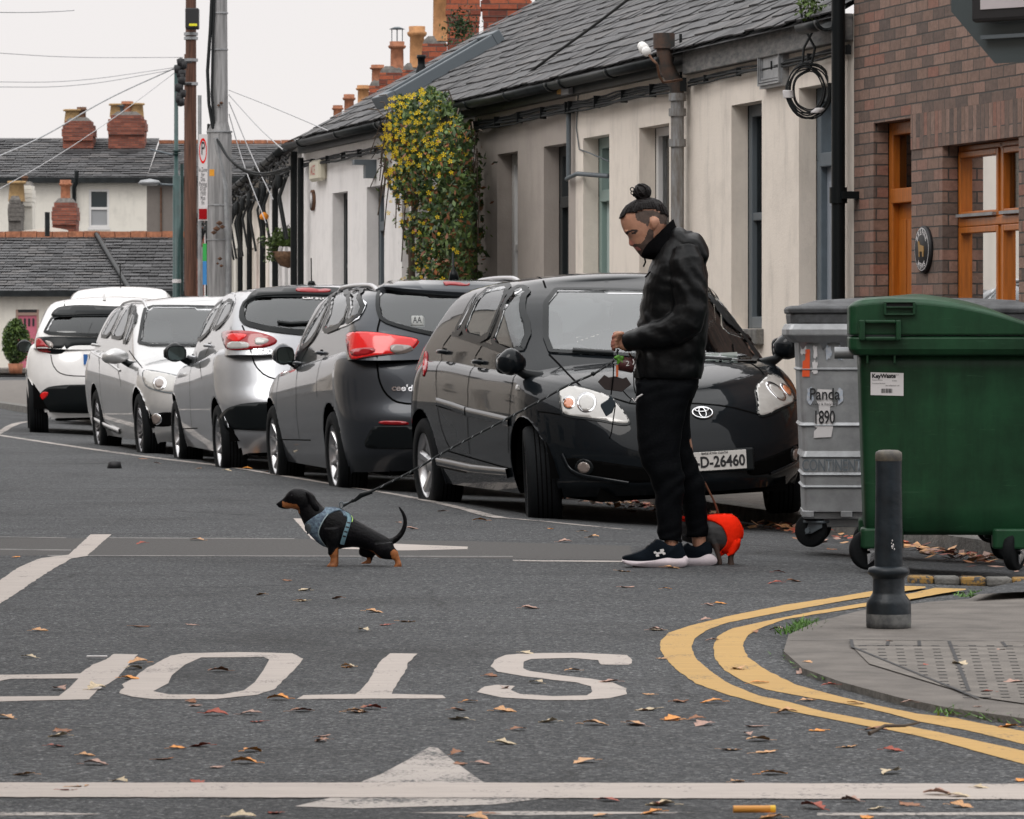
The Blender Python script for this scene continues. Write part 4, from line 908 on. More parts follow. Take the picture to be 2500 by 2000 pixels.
slateroof(h, V_(-400), V_(275), D1_-.25, ze1+.03, D1_+5, zr1+.03, None, seed=8, sw=.5, sh=.26, hip1=V_(275)-V_(165)); slateroof(h, V_(150), V_(600), D1_-.25, ze1, D1_+5, Zf(497,D1_+5), None, seed=9, sw=.5, sh=.3, name='roof', mats=[M['slate3'],M['slate'],M['slate3']])
mb = MB(); mb.tube([(V_(275),D1_-.3,ze1+.08),(V_(165),D1_+4.9,zr1+.1)], .07, 6); mb.build('valley_ridge', M['gutter'], h)
mb = MB(); X = V_(-100)
while X < V_(420): mb.box((X,D1_+4.8,zr1-.02),(X+.42,D1_+5.2,zr1+.14+random.uniform(0,.02))); X += .44
mb.build('ridge_tiles', M['terracotta'], h); boxp('gutter', (V_(-400),D1_-.4,ze1-.1), (V_(430),D1_-.2,ze1+.06), M['gutter'], h)
mb = MB(); mb.prism([(V_(0),Zf(530,122)),(V_(95),Zf(530,122)),(V_(88),Zf(480,122)),(V_(62),Zf(476,122)),(V_(0),Zf(484,122))] if True else [(V_(0),Zf(497,122)),(V_(95),Zf(497,122)),(V_(88),Zf(480,122)),(V_(62),Zf(476,122)),(V_(0),Zf(484,122))], 123.4, 125, fn=lambda a,b,c:(a,c,b)); mb.build('lean_to', M['farwhite'], h)
mb = MB(); mb.tube([(V_(83),120,Zf(498,120)),(V_(83),120,Zf(447,120))], .07, 8); tag(mb.build('flue_pipe', M['gutter']), 'short dark flue pipe in front of the far white wall, left of the brick chimney', 'flue')
# far right side filler of the side street : brick gable glimpsed between the poles
h = empty('brick_gable', (0,0,0), 0, 'sliver of red brick wall seen between the poles', 'wall'); boxp('brickwork', (U(400,100),100,0), (U(445,100),104,Zf(455,100)), M['farbrick'], h)
# left-hand kerb & far footway so the street closes
mb = MB(); mb.box((-40,D1_-3,-.02),(6,D1_,.1)); tag(mb.build('far_footway', M['paving'], bevel=.02), kind='structure')
# ------------------------------------------------------------------ poles
e_ = empty('wooden_pole', (U(402,74),74,0), 0, 'brown wooden pole carrying a dark box with a yellow stripe', 'utility pole')
mb = MB(); r_ = 13/FP*74; mb.tube([(0,0,-.1),(0,0,9)], [r_,r_*.8], 14); mb.build('post', M['pine'], e_)
mb = MB(); bx = lambda mb,x0,y0,x1,y1,d,t=.3,dy=0: mb.box((U(x0,d)-U(402,74),d-74+dy-t/2,Zf(y1,d)),(U(x1,d)-U(402,74),d-74+dy+t/2,Zf(y0,d)))
bx(mb,391,18,419,62,73.7,.25); bxo = mb.build('junction_box', M['ink'], e_, bevel=.02); mb = MB(); bx(mb,398,50,415,55,73.55,.01); mb.build('yellow_stripe', pmat('yellow_stripe',(.75,.7,.02),.5), bxo)
mb = MB(); 
for yy in (75,84,130,180): mb = MB(); mb.tube([(0,0,Zf(yy,74)),(0,0,Zf(yy,74)+.05)], r_*1.15, 12); mb.build('steel_band', M['galv'], e_)
mb = MB(); bx(mb,383,110,396,620,75,.15,.6); mb.build('side_plank', M['pine'], e_)
mb = MB()
for i in range(14):
    x,y = random.uniform(374,386), random.uniform(125,228); p = (U(x,73.6)-U(402,74),-.4,Zf(y,73.6)); mb.lathe([(0,-.08),(.06,-.06),(.07,.05),(0,.08)], 8, o=p)
for y in (132,178): mb.box((U(380,73.5)-U(402,74),-.4,Zf(y,73.5)),(U(402,73.5)-U(402,74),-.3,Zf(y-4,73.5)))
mb.build('insulators', M['ink'], e_)
e_ = empty('concrete_pole', (U(462,52),52,0), 0, 'thick mottled grey pole with steel bands and black cables down its side', 'utility pole')
q52 = lambda x, y, dy=0: (U(x,52+dy)-U(462,52), dy, Zf(y,52+dy)); rr = lambda px: px/FP*52
mb = MB(); mb.tube([q52(462,800),q52(462,285),q52(461,275),q52(463,255),q52(462,-60)], [rr(26),rr(26),rr(24),rr(17),rr(16)], 20); mb.build('shaft', M['poleconc'], e_)
for y in (28,105,278,432,505): mb = MB(); w_ = 17 if y < 260 else 26; mb.tube([q52(462,y+1.5),q52(462,y-1.5)], rr(w_+1.5), 18); mb.build('steel_band', M['galv'], e_)
mb = MB(); mb.tube([q52(480,800,-.1),q52(480,520,-.1),q52(474,400,-.1),q52(455,290,-.12)], rr(7), 8); mb.build('side_pipe', M['galv'], e_)
mb = MB(); mb.tube([q52(447,-30,-.1),q52(443,60,-.1),q52(437,150,-.1),q52(440,220,-.1),q52(447,262,-.1),q52(460,310,-.1)], rr(3.6), 6); mb.tube([q52(452,-30,-.1),q52(448,90,-.1),q52(446,200,-.1),q52(450,260,-.1)], rr(2.8), 6); mb.tube([q52(441,262),q52(440,330),q52(438,400),q52(440,520),q52(441,640)], rr(5), 6); mb.build('cables', M['cable'], e_)
mb = MB(); a = q52(441,371,-.3); b = q52(451,357,-.3); mb.box((a[0],-.32,a[2]),(b[0],-.28,b[2])); mb.build('orange_tag', pmat('orange_tag',(.7,.3,.02),.5), e_)
mb = MB()
for x,y,s in ((462,470,8),(456,482,9),(468,478,7),(450,490,7),(463,545,6),(466,560,5),(458,555,4),(466,217,5),(460,222,4)):
    mb.lathe([(0,-s/FP*52*.7),(s/FP*52,0),(0,s/FP*52*.7)], 7, o=q52(x,y,-.24 if y > 300 else -.12))
mb.build('rust_patches', M['rust'], e_)
# green lamp post
e_ = empty('lamp_post', (U(372,78),78,0), 0, 'slim green street lamp post with a flat grey lamp head', 'street lamp'); q78 = lambda x,y,dy=0: (U(x,78)-U(372,78),dy,Zf(y,78))
mb = MB(); mb.tube([q78(372,800),q78(372,370),q78(371,370),q78(371,137)], [.075,.07,.04,.035], 12); mb.tube([q78(381,620,.2),q78(381,345,.2)], .03, 8)
for y in (318,324): mb.tube([q78(372,y+1),q78(372,y-1)], .075, 10)
mb.build('post', M['greenpost'], e_)
mb = MB(); mb.tube([q78(371,390),q78(330,388)], .02, 6); mb.tube([q78(371,328),q78(316,315)], .018, 6); mb.build('arm', M['greypaint'], e_)
mb = MB(); c_ = Vector(q78(315,386)); mb.lathe([(0,-.05),(.12,-.045),(.21,0),(.16,.05),(.05,.07),(0,.08)], 16, o=c_); mb.build('lamp_head', M['galv'], e_)
mb = MB(); mb.tube([q78(372,596),q78(372,588)], .08, 10); mb.build('white_band', M['label'], e_)
# sign on a pole, turned edge-on
e_ = empty('parking_sign', (U(427,50),50,0), 0, 'narrow turned parking sign with a red-ringed circle, left of the grey pole', 'sign'); q50 = lambda x,y,dy=0: (U(x,50)-U(427,50),dy,Zf(y,50))
mb = MB(); mb.tube([q50(419,800,.1),q50(419,200,.1)], .022, 8); mb.build('post', M['galv'], e_)
def card(x0,y0,x1,y1,m,dy=0,nm='panel',rad=0): mb = MB(); a = q50(x0,y1); b = q50(x1,y0); mb.box((a[0],dy-.01,a[2]),(b[0],dy,b[2])); return mb.build(nm, m, e_)
card(418,283,437,465,M['label'])
mb = MB(); c_ = Vector(q50(427.5,318)); rx, rz = 8/FP*50, 27/FP*50; nn = 24; ring = lambda k,y: [(c_.x+rx*k*math.cos(2*math.pi*i/nn), y, c_.z+rz*k*math.sin(2*math.pi*i/nn)) for i in range(nn)]
mb.loft([ring(1,-.011),ring(1,-.013),ring(.8,-.013),ring(.8,-.011)], caps=False, sm=False); mb.build('red_ring', M['red_bright'], e_)
text_on('P', .22, (c_.x,-.0135,c_.z+.02), (1,0,0), (0,0,1), M['ink'], 'letter', e_, sx=.4)
for i, tx in enumerate(('In Zone', 'for', 'Disc', 'Parking', '07.00', '19.00', 'Mon', 'Fri')): text_on(tx, .07, (c_.x,-.0115,q50(0,358+i*10)[2]), (1,0,0), (0,0,1), M['ink'], 'lettering', e_, sx=.42)
card(419,440,436,462,M['red_glass'],-.012,'red_panel')
# shop sign slivers
e_ = empty('shop_sign', (U(431,62),62,0), 0, 'tall sliver of a green and blue shop banner beside the grey pole', 'sign'); mb = MB(); f62 = lambda x,y: (U(x,62)-U(431,62), Zf(y,62))
for (x0,y0,x1,y1,m_) in ((427,513,435,550,0),(427,550,435,600,1)): a = f62(x0,y1); b = f62(x1,y0); mb.box((a[0],0,a[1]),(b[0],.04,b[1]), m_)
mb.build('banner', [pmat('sign_green',(.03,.4,.08),.5), pmat('sign_blue',(.04,.25,.6),.5)], e_)
mb = MB(); mb.tube([(-.04,.02,0),(-.04,.02,2.3)], .02, 6); mb.build('post', M['galv'], e_)
# ------------------------------------------------------------------ overhead wires
def wire(pts, label, r=.012, mat='wire', name='overhead_wire', sag=0):
    P_ = [PX(*p) for p in pts]; out = []
    if len(P_) == 2:
        for i in range(25): u = i/24; q = P_[0].lerp(P_[1], u); q.z -= sag*4*u*(1-u); out.append(q)
    else: out = smooth_poly(P_, 3, False)
    mb = MB(); mb.tube(out, r, 5); return tag(mb.build(name, M[mat]), label, 'wire', 'wires strung from the poles')
wire([(-60,108,60),(150,122,66),(385,121,74)], 'highest thin wire running left from the wooden pole', .007)
wire([(-60,172,60),(150,174,66),(370,142,74)], 'upper of two nearly parallel wires sagging left to the green post', .007)
wire([(-60,183,60),(160,184,66),(370,146,74)], 'lower of two nearly parallel wires sagging left to the green post', .007)
wire([(-40,345,58),(90,290,64),(220,210,69),(372,142,74)], 'long diagonal cable rising from the left edge over the far roofs', .011, 'galv')
wire([(-40,420,58),(120,330,64),(260,235,70),(372,150,74)], 'thinner diagonal wire rising under the long one to the pole top', .006)
wire([(-10,26,40),(156,22,48)], 'short faint wire at the very top left corner', .006, sag=.01)
wire([(438,262,52),(455,290,51.9),(480,335,51.5),(520,362,51),(560,367,50.5),(610,352,49)], 'thick black cable looping from the grey pole to the eaves', .015, 'cable')
wire([(442,262,52),(460,296,51.9),(486,342,51.5),(525,368,51),(565,372,50.5),(612,356,49)], 'second thick cable hanging just under the first loop', .012, 'cable')
wire([(482,200,52),(545,270,50),(595,315,48.5)], 'thin wire slanting from the grey pole down to the gutter corner', .007)
wire([(482,190,52),(560,220,47),(690,275,44)], 'faint long wire crossing the sky from the grey pole to the roof', .006)
wire([(482,215,52),(530,330,52),(575,420,51)], 'thin wire dropping steeply from the pole to the pipes', .007)
wire([(482,240,52),(510,340,52),(560,470,51)], 'lowest thin wire fanning from the pole toward the pipes', .007)
wire([(1372,0-40,36),(1250,55,38),(1130,140,40),(1010,235,41.5)], 'dark cable lying diagonally across the slate roof', .014, 'cable')
# ------------------------------------------------------------------ climber with yellow flowers
def leafcloud(mb, fn, n, size, mi, rnd, up=0):
    for _ in range(n):
        c_, sc = fn(rnd); s_ = size*sc*rnd.uniform(.6,1.3)
        a = Vector((rnd.gauss(0,1),rnd.gauss(0,1),rnd.gauss(0,1)-up)).normalized(); b = a.cross(Vector((rnd.gauss(0,1),rnd.gauss(0,1),rnd.gauss(0,1)))).normalized()
        mb.add([c_-a*s_, c_-b*s_*.45, c_+a*s_, c_+b*s_*.45], [(0,1,2,3)], mi)
clb = wt(925); e_ = empty('flowering_climber', W0+WU*clb, HROT, 'big hanging climber covered in small yellow flowers on the cottage wall', 'climbing plant')
def clim_outline(y):   # left, right px edges of the mass at picture height y
    L = [(188,900),(205,838),(230,818),(270,812),(330,812),(380,820),(420,838),(460,850),(520,862),(600,866)]
    Rr = [(188,925),(210,950),(250,985),(280,1000),(340,1008),(420,1010),(520,1010),(600,1005)]
    return interp(y, L), interp(y, Rr)
def clim_pt(rnd, yr=(186,600), edge=5):
    while True:
        y = rnd.uniform(*yr); l_, r_ = clim_outline(y); x = rnd.uniform(l_-edge, r_+edge)
        if noise.noise(Vector((x*.05, y*.035, 1.7))) < -.30: continue
        if rnd.random() < .3 and min(x-l_, r_-x) > 4: x += rnd.gauss(0, 16)
        if min(x-l_, r_-x) < 14 and noise.noise(Vector((x*.09, y*.09, 5.7))) < .05: continue
        u = abs((x-(l_+r_)/2)/((r_-l_)/2+1e-6)); u = min(u,1); out = .05+.75*math.sqrt(max(0,1-u*u))*(1 if y > 215 else (y-180)/35)*rnd.uniform(.35,1)
        return Vector(hl(x, y, out, clb)), 1
rnd = random.Random(5)
mb = MB(); leafcloud(mb, clim_pt, 8500, .034, 0, rnd, .6); leafcloud(mb, clim_pt, 8000, .036, 1, rnd, .6); leafcloud(mb, lambda r: clim_pt(r,(260,600)), 2600, .032, 2, rnd, .5)
mb.build('foliage', [M['leafg'],M['leafd'],M['leafo']], e_, normals=False)
def flow(rnd):
    while True:
        c_, _ = clim_pt(rnd, (186,600), 6)
        y = rnd.random(); 
        if rnd.random() < (1.0 if c_.z > 1.12+(HY-360)/FP*41 and c_.y > .2 else .22): return c_, 1
mb = MB()
for _ in range(760):
    c_, _ = flow(rnd); c_.y += rnd.uniform(.02,.1); s_ = rnd.uniform(.009,.022)
    for k_ in range(5):
        q = k_*1.257+rnd.random()*.3; d_ = Vector((rnd.uniform(-.3,.1), math.cos(q), math.sin(q))); t_ = Vector((0,-math.sin(q),math.cos(q)))
        mb.add([c_, c_+d_*s_+t_*s_*.35, c_+d_*s_*1.25, c_+d_*s_-t_*s_*.35], [(0,1,2,3)])
mb.build('flowers', M['flower'], e_, normals=False)
mb = MB()
for _ in range(46):
    y = rnd.uniform(200,420); l_, r_ = clim_outline(y); x = rnd.choice([l_, l_, r_, rnd.uniform(l_,r_)]); p0 = Vector(hl(x,y,.3,clb)); d_ = Vector((rnd.uniform(-.1,.35) if x < 900 else rnd.uniform(-.3,.1), rnd.uniform(0,.15), rnd.uniform(-.7,.25))); mb.tube([p0, p0+d_*.5+Vector((0,0,.05)), p0+d_], .006, 4)
mb.tube([hl(868,640,.12,clb),hl(866,500,.15,clb),hl(880,380,.2,clb),hl(920,260,.25,clb)], .035, 8); mb.tube([hl(1000,640,.1,clb),hl(998,450,.15,clb),hl(985,300,.2,clb)], .03, 8); mb.build('stems', M['bark'], e_)
# weed on the chimney
mb = MB(); rnd = random.Random(9); base = PX(975,60,56.5); leafcloud(mb, lambda r: (base+Vector((r.gauss(-.02,.11), r.uniform(-.15,0), r.gauss(0,.13))), 1), 420, .03, 0, rnd)
for i in range(6): mb.tube([base, base+Vector((rnd.uniform(-.35,.1),-.1,rnd.uniform(-.1,.2)))], .006, 4)
tag(mb.build('chimney_weed', M['leafd'], normals=False), 'scraggly green weed sprouting from the brick chimney', 'weed')
mb = MB(); base = hl(1708,12,.15,0); base = W0+WU*base[0]+WO*.15+Vector((0,0,base[2])); leafcloud(mb, lambda r: (base+Vector((r.gauss(0,.05), r.gauss(0,.08), r.gauss(0,.05))), 1), 160, .025, 0, rnd); tag(mb.build('gutter_weed', M['leafg'], normals=False), 'small green weed growing from the gutter above the cable coil', 'weed')
# hanging basket
c_ = PX(607,535,52); e_ = empty('hanging_basket', c_, 0, 'hanging wicker basket of trailing green plants on the white corner', 'hanging basket')
mb = MB(); mb.lathe([(0,-.17),(.10,-.14),(.17,-.04),(.19,.03),(0,.03)], 16); mb.build('basket', pmat('wicker',(.16,.09,.05),.8,noise_amt=.5,noise_scale=30), e_)
mb = MB(); rnd = random.Random(4); leafcloud(mb, lambda r: (Vector((r.gauss(0,.12), r.gauss(0,.10), .10+abs(r.gauss(0,.075)))), 1), 1300, .032, 0, rnd); leafcloud(mb, lambda r: (Vector((-.20+r.gauss(0,.04), r.gauss(0,.05), r.uniform(-.1,.1))), 1), 160, .024, 0, rnd); mb.build('plants', M['leafg'], e_, normals=False)
mb = MB()
for q in range(3): mb.tube([(.16*math.cos(q*2.1),.16*math.sin(q*2.1),.03),(.0,0,.35)], .004, 4)
mb.build('chains', M['cable'], e_)
# potted shrub by the pink door
c_ = Vector((U(33,112),112,0)); e_ = empty('potted_shrub', c_, 0, 'round bushy green shrub in a pot at the far left', 'potted plant'); mb = MB(); rnd = random.Random(8)
def sh_(r):
    while True:
        p = Vector((r.uniform(-1,1), r.uniform(-1,1), r.uniform(-1,1)))
        if p.length < 1 and p.length > .45: return Vector((p.x*.35, p.y*.33, .82+p.z*.60)), 1
leafcloud(mb, sh_, 2600, .045, 0, rnd); leafcloud(mb, sh_, 1400, .045, 1, rnd); mb.build('foliage', [M['leafg'],M['leafd']], e_, normals=False)
mb = MB(); mb.lathe([(0,0),(.16,0),(.2,.26),(.17,.26),(0,.24)], 14); mb.build('pot', M['terracotta'], e_)
mb = MB(); rnd = random.Random(2); c2 = Vector((U(66,113),113,0)); leafcloud(mb, lambda r: (c2+Vector((r.gauss(0,.12), r.gauss(0,.1), .3+abs(r.gauss(0,.3)))), 1), 300, .04, 0, rnd); leafcloud(mb, lambda r: (c2+Vector((r.gauss(0,.12), r.gauss(0,.1), .5+abs(r.gauss(0,.25)))), 1), 70, .04, 1, rnd)
tag(mb.build('flower_bush', [M['leafg'],M['pink']], normals=False), 'small bush with pink blooms right of the round potted shrub', 'bush')
# ------------------------------------------------------------------ back of the stop sign, top right
d_ = 14.0; ca, sa = math.cos(R(43)), math.sin(R(43)); e_ = empty('stop_sign_back', (0,0,0), 0, 'grey back of an octagonal road sign at the top right corner', 'sign')
bo = PX(2095,134,d_); hS = .60; cz = bo.z+hS/2; a8 = hS*.4142/2; ccx = bo.x+a8*ca; ccy = bo.y-a8*sa
oc = [(-a8,-hS/2),(a8,-hS/2),(hS/2,-a8),(hS/2,a8),(a8,hS/2),(-a8,hS/2),(-hS/2,a8),(-hS/2,-a8)]
fs = lambda a,b,c: (ccx+a*ca+c*sa*-1*-1, ccy-a*sa+c*ca, cz+b)
mb = MB(); mb.prism(oc, 0, .004, fn=fs); mb.build('plate', M['signback'], e_)
mb = MB(); mb.prism([(a,b) for a,b in ((-.13,-.17),(.3,-.17),(.3,-.15),(-.13,-.15))], -.03, 0, fn=fs); mb.prism([(-.16,-.222),(.3,-.222),(.3,-.21),(-.16,-.21)], -.03, 0, fn=fs); mb.build('rail', M['greypaint'], e_)
mb = MB(); mb.prism([(-.176,-.17),(.33,-.17),(.33,.4),(-.176,.4)], -.06, -.0302, fn=fs); mb.build('box_frame', M['ink'], e_, bevel=.012)
mb = MB(); mb.prism([(-.135,-.13),(.3,-.13),(.3,.37),(-.135,.37)], -.064, -.061, fn=fs); mb.build('box_panel', pmat('pale_panel',(.5,.46,.48),.4), e_)
mb = MB(); p = fs(.12,0,-.09); mb.tube([(p[0],p[1],0),(p[0],p[1],3.4)], .03, 12); mb.build('post', M['galv'], e_)
# ------------------------------------------------------------------ bollard
p = GP(1871,1322,.022); e_ = empty('bollard', p, 0, 'dark blue-grey cast bollard with flaking paint on the corner paving', 'bollard'); s_ = FP/p.y
hB = 375/s_; k_ = 1/s_
mb = MB(); mb.lathe([(27.5*k_,352*k_),(27.5*k_,344*k_),(27.5*k_,300*k_),(30*k_,150*k_),(30*k_,128*k_)], 28); mb.build('shaft', M['boll'], e_)
mb = MB(); mb.lathe([(0,375*k_),(20*k_,374*k_),(27*k_,370*k_),(28.3*k_,365*k_),(28.3*k_,352*k_),(27*k_,351*k_)], 28); mb.build('worn_cap', pmat('worn_gold_cap',(.13,.115,.09),.6,col2=(.05,.05,.05),noise_scale=25,detail=8), e_)
mb = MB(); mb.lathe([(30*k_,130*k_),(42*k_,126*k_),(45*k_,119*k_),(43*k_,113*k_),(36*k_,108*k_),(33*k_,104*k_)], 28); mb.build('collar', M['boll'], e_)
mb = MB(); mb.lathe([(33*k_,106*k_),(34*k_,75*k_),(36*k_,70*k_),(45*k_,58*k_),(47*k_,50*k_),(47.5*k_,30*k_)], 28); mb.build('base', M['boll'], e_)
mb = MB(); mb.lathe([(47.5*k_,30*k_),(47.8*k_,12*k_),(47*k_,2*k_),(44*k_,0)], 28); mb.build('scuffed_foot', M['bollworn'], e_)
mb = MB(); rnd = random.Random(3)
for _ in range(7):
    q = rnd.uniform(-1.45,-1.2); z = rnd.uniform(150,185)*k_; r0 = 29.5*k_ if z < 200*k_ else 28.6*k_; s2 = rnd.uniform(.0015,.004); mb.lathe([(0,-s2*1.6),(s2,0),(0,s2*1.6)], 6, o=(r0*math.cos(q), r0*math.sin(q), z))
mb.build('paint_chips', M['label'], e_)
# grass tufts
def tuft(pts, label, n=240, h_=.04, seed=1):
    rnd = random.Random(seed); mb = MB()
    for _ in range(n):
        i = rnd.randrange(len(pts)-1); a, b = GP(*pts[i],.01), GP(*pts[i+1],.01); c_ = a.lerp(b, rnd.random())+Vector((rnd.gauss(0,.025), rnd.gauss(0,.05), 0)); hh = h_*rnd.uniform(.4,1.2); dx, dy = rnd.gauss(0,.02), rnd.gauss(0,.02); q = rnd.random()*3; wv = Vector((math.cos(q),math.sin(q),0))*.004
        mb.add([c_-wv, c_+wv, c_+Vector((dx,dy,hh))], [(0,1,2)])
    return tag(mb.build('grass_tuft', M['grass'], normals=False), label, 'grass', 'grass tufts at the pavement edge', 'stuff')
tuft([(1655,1336),(1690,1322),(1712,1313)], 'bright grass tuft at the tip of the corner pavement', 240, .028)
tuft([(2028,1258),(2060,1254),(2082,1248)], 'grass tuft by the painted kerb', 130, .022, 2)
tuft([(1845,1327),(1895,1328)], 'thin grass at the foot of the bollard', 60, .03, 3)
tuft([(1980,1500),(2010,1503),(2156,1520)], 'sparse grass along the lower pavement edge', 70, .02, 4); tuft([(1650,1370),(1700,1412),(1800,1446)], 'sparse grass on the curve of the pavement', 60, .012, 5)
# ------------------------------------------------------------------ fallen leaves
LP = Z('cor', [(50,92,),(305,75),(70,175),(500,270),(560,262),(485,350),(222,400),(250,550),(515,456),(740,412),(850,398),(1435,465),(1020,570),(1000,628),(650,605),(765,678),(1130,692),(1640,590),(1815,585),(2040,508),(2100,680),(1935,728),(2085,740),(1545,780),(1905,803),(1820,822),(180,738),(350,773),(510,780),(165,818),(300,872),(110,893),(435,870),(465,898),(735,905),(700,950),(755,980),(615,1028),(800,1040),(1065,928),(1380,930),(1235,1012),(1470,1032),(2070,908),(840,1155),(1450,1152),(650,1195),(1330,1385),(245,1312),(1040,1333),(1380,1340),(1550,1315),(1830,1325),(820,1385),(1240,1298),(1700,1265),(1820,1275),(1935,1230),(2140,1190),(950,145),(840,155),(870,98),(275,185),(1020,770),(910,835),(1275,788)]) + \
     Z('lg', [(1615,380),(1710,435),(1695,495),(1465,460),(225,660),(795,637),(1072,627),(160,810),(768,840),(758,872),(1225,888),(335,990),(545,988),(740,930),(25,1147),(345,1220),(325,1250),(315,1307),(490,1358),(540,1408),(135,1465),(1075,1060),(1095,1080),(1215,1132),(1410,1128),(1445,1170),(1000,1318),(1120,1305),(1370,1400),(1215,1425),(1420,1335),(925,1378),(675,1508),(1105,1505),(1540,1680),(1360,1705),(1700,1110),(2060,1095),(2010,1115),(1820,1250),(1800,1280),(1560,1045),(1950,865),(2040,660),(1890,480),(790,175),(1105,155),(95,248),(445,1532),(385,1553)]) + \
     Z('cg', [(75,33),(465,90),(520,158),(635,140),(1285,70),(1950,185),(320,378),(450,597),(375,615),(85,610),(965,560),(905,605),(905,652),(1075,427),(1310,460),(1500,400),(1220,708),(1375,665),(1630,680),(1890,603),(2070,562),(1840,683),(2030,655),(185,765),(900,835),(1035,885),(910,885),(1565,877),(1155,780),(1150,610),(1060,1145),(1650,1158),(1915,1145),(1965,1100),(1700,1078),(1690,457),(1150,490),(1265,308),(1000,1180)]) + \
     [(520,985),(560,990),(620,992),(700,1000),(760,1010),(1160,1112),(1230,1118),(930,1075),(1010,1095),(840,1100),(870,1112),(1250,1130),(1190,1140),(300,965),(330,975),(420,985),(480,990),(1960,1203),(2030,1206),(1750,1130)]
SPEC = {('cg',1035,885):('red',1.3)}
kinds = [('tan','curled tan fallen leaf lying flat on the grey asphalt'),('brown','dry dark brown fallen leaf curled on the grey asphalt'),('orange','bright orange fallen leaf on the grey asphalt'),('pinkb','faded pinkish brown fallen leaf on the grey asphalt'),('pale','pale straw coloured fallen leaf on the grey asphalt'),('red','reddish brown fallen leaf on the grey asphalt')]
rnd = random.Random(21)
def leaf_mesh(kind, v):
    r = random.Random(hash(kind)%97+v*13 if False else v*31+len(kind)*7); mb = MB(); n = 9; rows = []
    for i in range(n):
        u = i/(n-1); w_ = .5*math.sin(math.pi*u**.8)*(1+.35*math.sin(u*17+v))+.01; cur = .10*math.sin(u*3.1+v)+.04*u
        rows.append([(u-.5, -w_*.62, cur+.16*w_+r.uniform(-.03,.03)), (u-.5, 0, cur-.03), (u-.5, w_*.62, cur+.10*w_*(1 if v%2 else 3)+r.uniform(-.03,.03))])
    vs = [p for q in rows for p in q]; mb.add(vs, [(i*3+j, i*3+j+1, (i+1)*3+j+1, (i+1)*3+j) for i in range(n-1) for j in range(2)])
    mb.tube([(-.5,0,.0),(-.68,.03,.02),(-.8,.02,.0)], .015, 4); me = mb.mesh('leaf'); me.materials.append(M['fl_'+kind]); return me
lm = {k_[0]: [leaf_mesh(k_[0], v) for v in range(4)] for k_ in kinds}
for i, (px, py) in enumerate(LP):
    z0 = .026 if (px > 1700 and 1300 < py < 1490 and px > 1640+(py-1400)*2.2) else .006
    p = GP(px, py, z0); k_ = rnd.choices(kinds, [4,3,2,3,3,1.6])[0]; o = bpy.data.objects.new('fallen_leaf', rnd.choice(lm[k_[0]])); C.objects.link(o)
    s_ = (18+ (py-1100)/600*20)/FP*p.y*rnd.uniform(.95,1.75); o.scale = (s_,s_,s_*rnd.uniform(.5,.95)); o.rotation_euler = (rnd.uniform(-.08,.08), rnd.uniform(-.08,.08), rnd.choice([0,math.pi])+rnd.gauss(0,.6)); o.location = (p.x,p.y,p.z-.003+gz(p.x,p.y)+s_*.012); tag(o, k_[1], 'leaf', k_[0].replace('pinkb','pinkish brown')+' fallen leaves scattered over the road')
# leaf litter in the gutter and under the cars
mb = MB(); rnd = random.Random(33)
for _ in range(1700):
    Yq = rnd.uniform(20,46); c0 = 1.42+abs(rnd.gauss(0,.22)); x, y = cpt(c0, Yq)
    if noise.noise(Vector((Yq*.8, c0, 0))) < -.15: continue
    s_ = rnd.uniform(.02,.05); q = rnd.random()*6.28; a = Vector((math.cos(q),math.sin(q),rnd.uniform(-.4,.4)))*s_; b = Vector((-math.sin(q),math.cos(q),rnd.uniform(-.5,.5)))*s_*.55; c_ = Vector((x,y,gz(x,y)+.012+rnd.random()*.03))
    mb.add([c_-a, c_-b, c_+a, c_+b], [(0,1,2,3)], rnd.randrange(4))
tag(mb.build('leaf_litter', [M['fl_tan'],M['fl_brown'],M['fl_red'],M['fl_pinkb']], normals=False), 'brown leaf litter heaped along the kerb and under the cars', 'leaf litter', None, 'stuff')
# bits: yellow stub, white scrap, twig, stone
p = GP(1585,1704,.02); mb = MB(); mb.tube([p+Vector((-.045,0,0)),p+Vector((.04,.004,0))], .0085, 10); mb.tube([p+Vector((.04,.004,0)),p+Vector((.052,.005,0))], .0088, 10, m=1); tag(mb.build('wooden_stub', [pmat('orange_stub',(.6,.26,.04),.5), pmat('yellow_tip',(.75,.45,.02),.5)]), 'orange pencil-like stub with a yellow tip beyond the stop line', 'stub')
p = GP(204,1384,.008); mb = MB(); mb.box(p+Vector((-.035,-.006,0)), p+Vector((.035,.006,.006))); tag(mb.build('white_scrap', M['label'], bevel=.002), 'thin white scrap of litter beside the letter P', 'litter')
a, b = GP(1830,1545,.02), GP(1937,1521,.03); mb = MB(); mb.tube([a, a.lerp(b,.3)+Vector((0,0,.012)), a.lerp(b,.7), b], [.006,.005,.004,.003], 6); tag(mb.build('twig', M['bark']), 'dark twig lying across the yellow lines', 'twig')
p = GP(241,981,.02); mb = MB(); mb.lathe([(0,-.03),(.06,-.02),(.05,.03),(0,.045)], 8, o=p); tag(mb.build('dark_clod', M['ink']), 'dark clod on the road in front of the silver cars', 'clod')
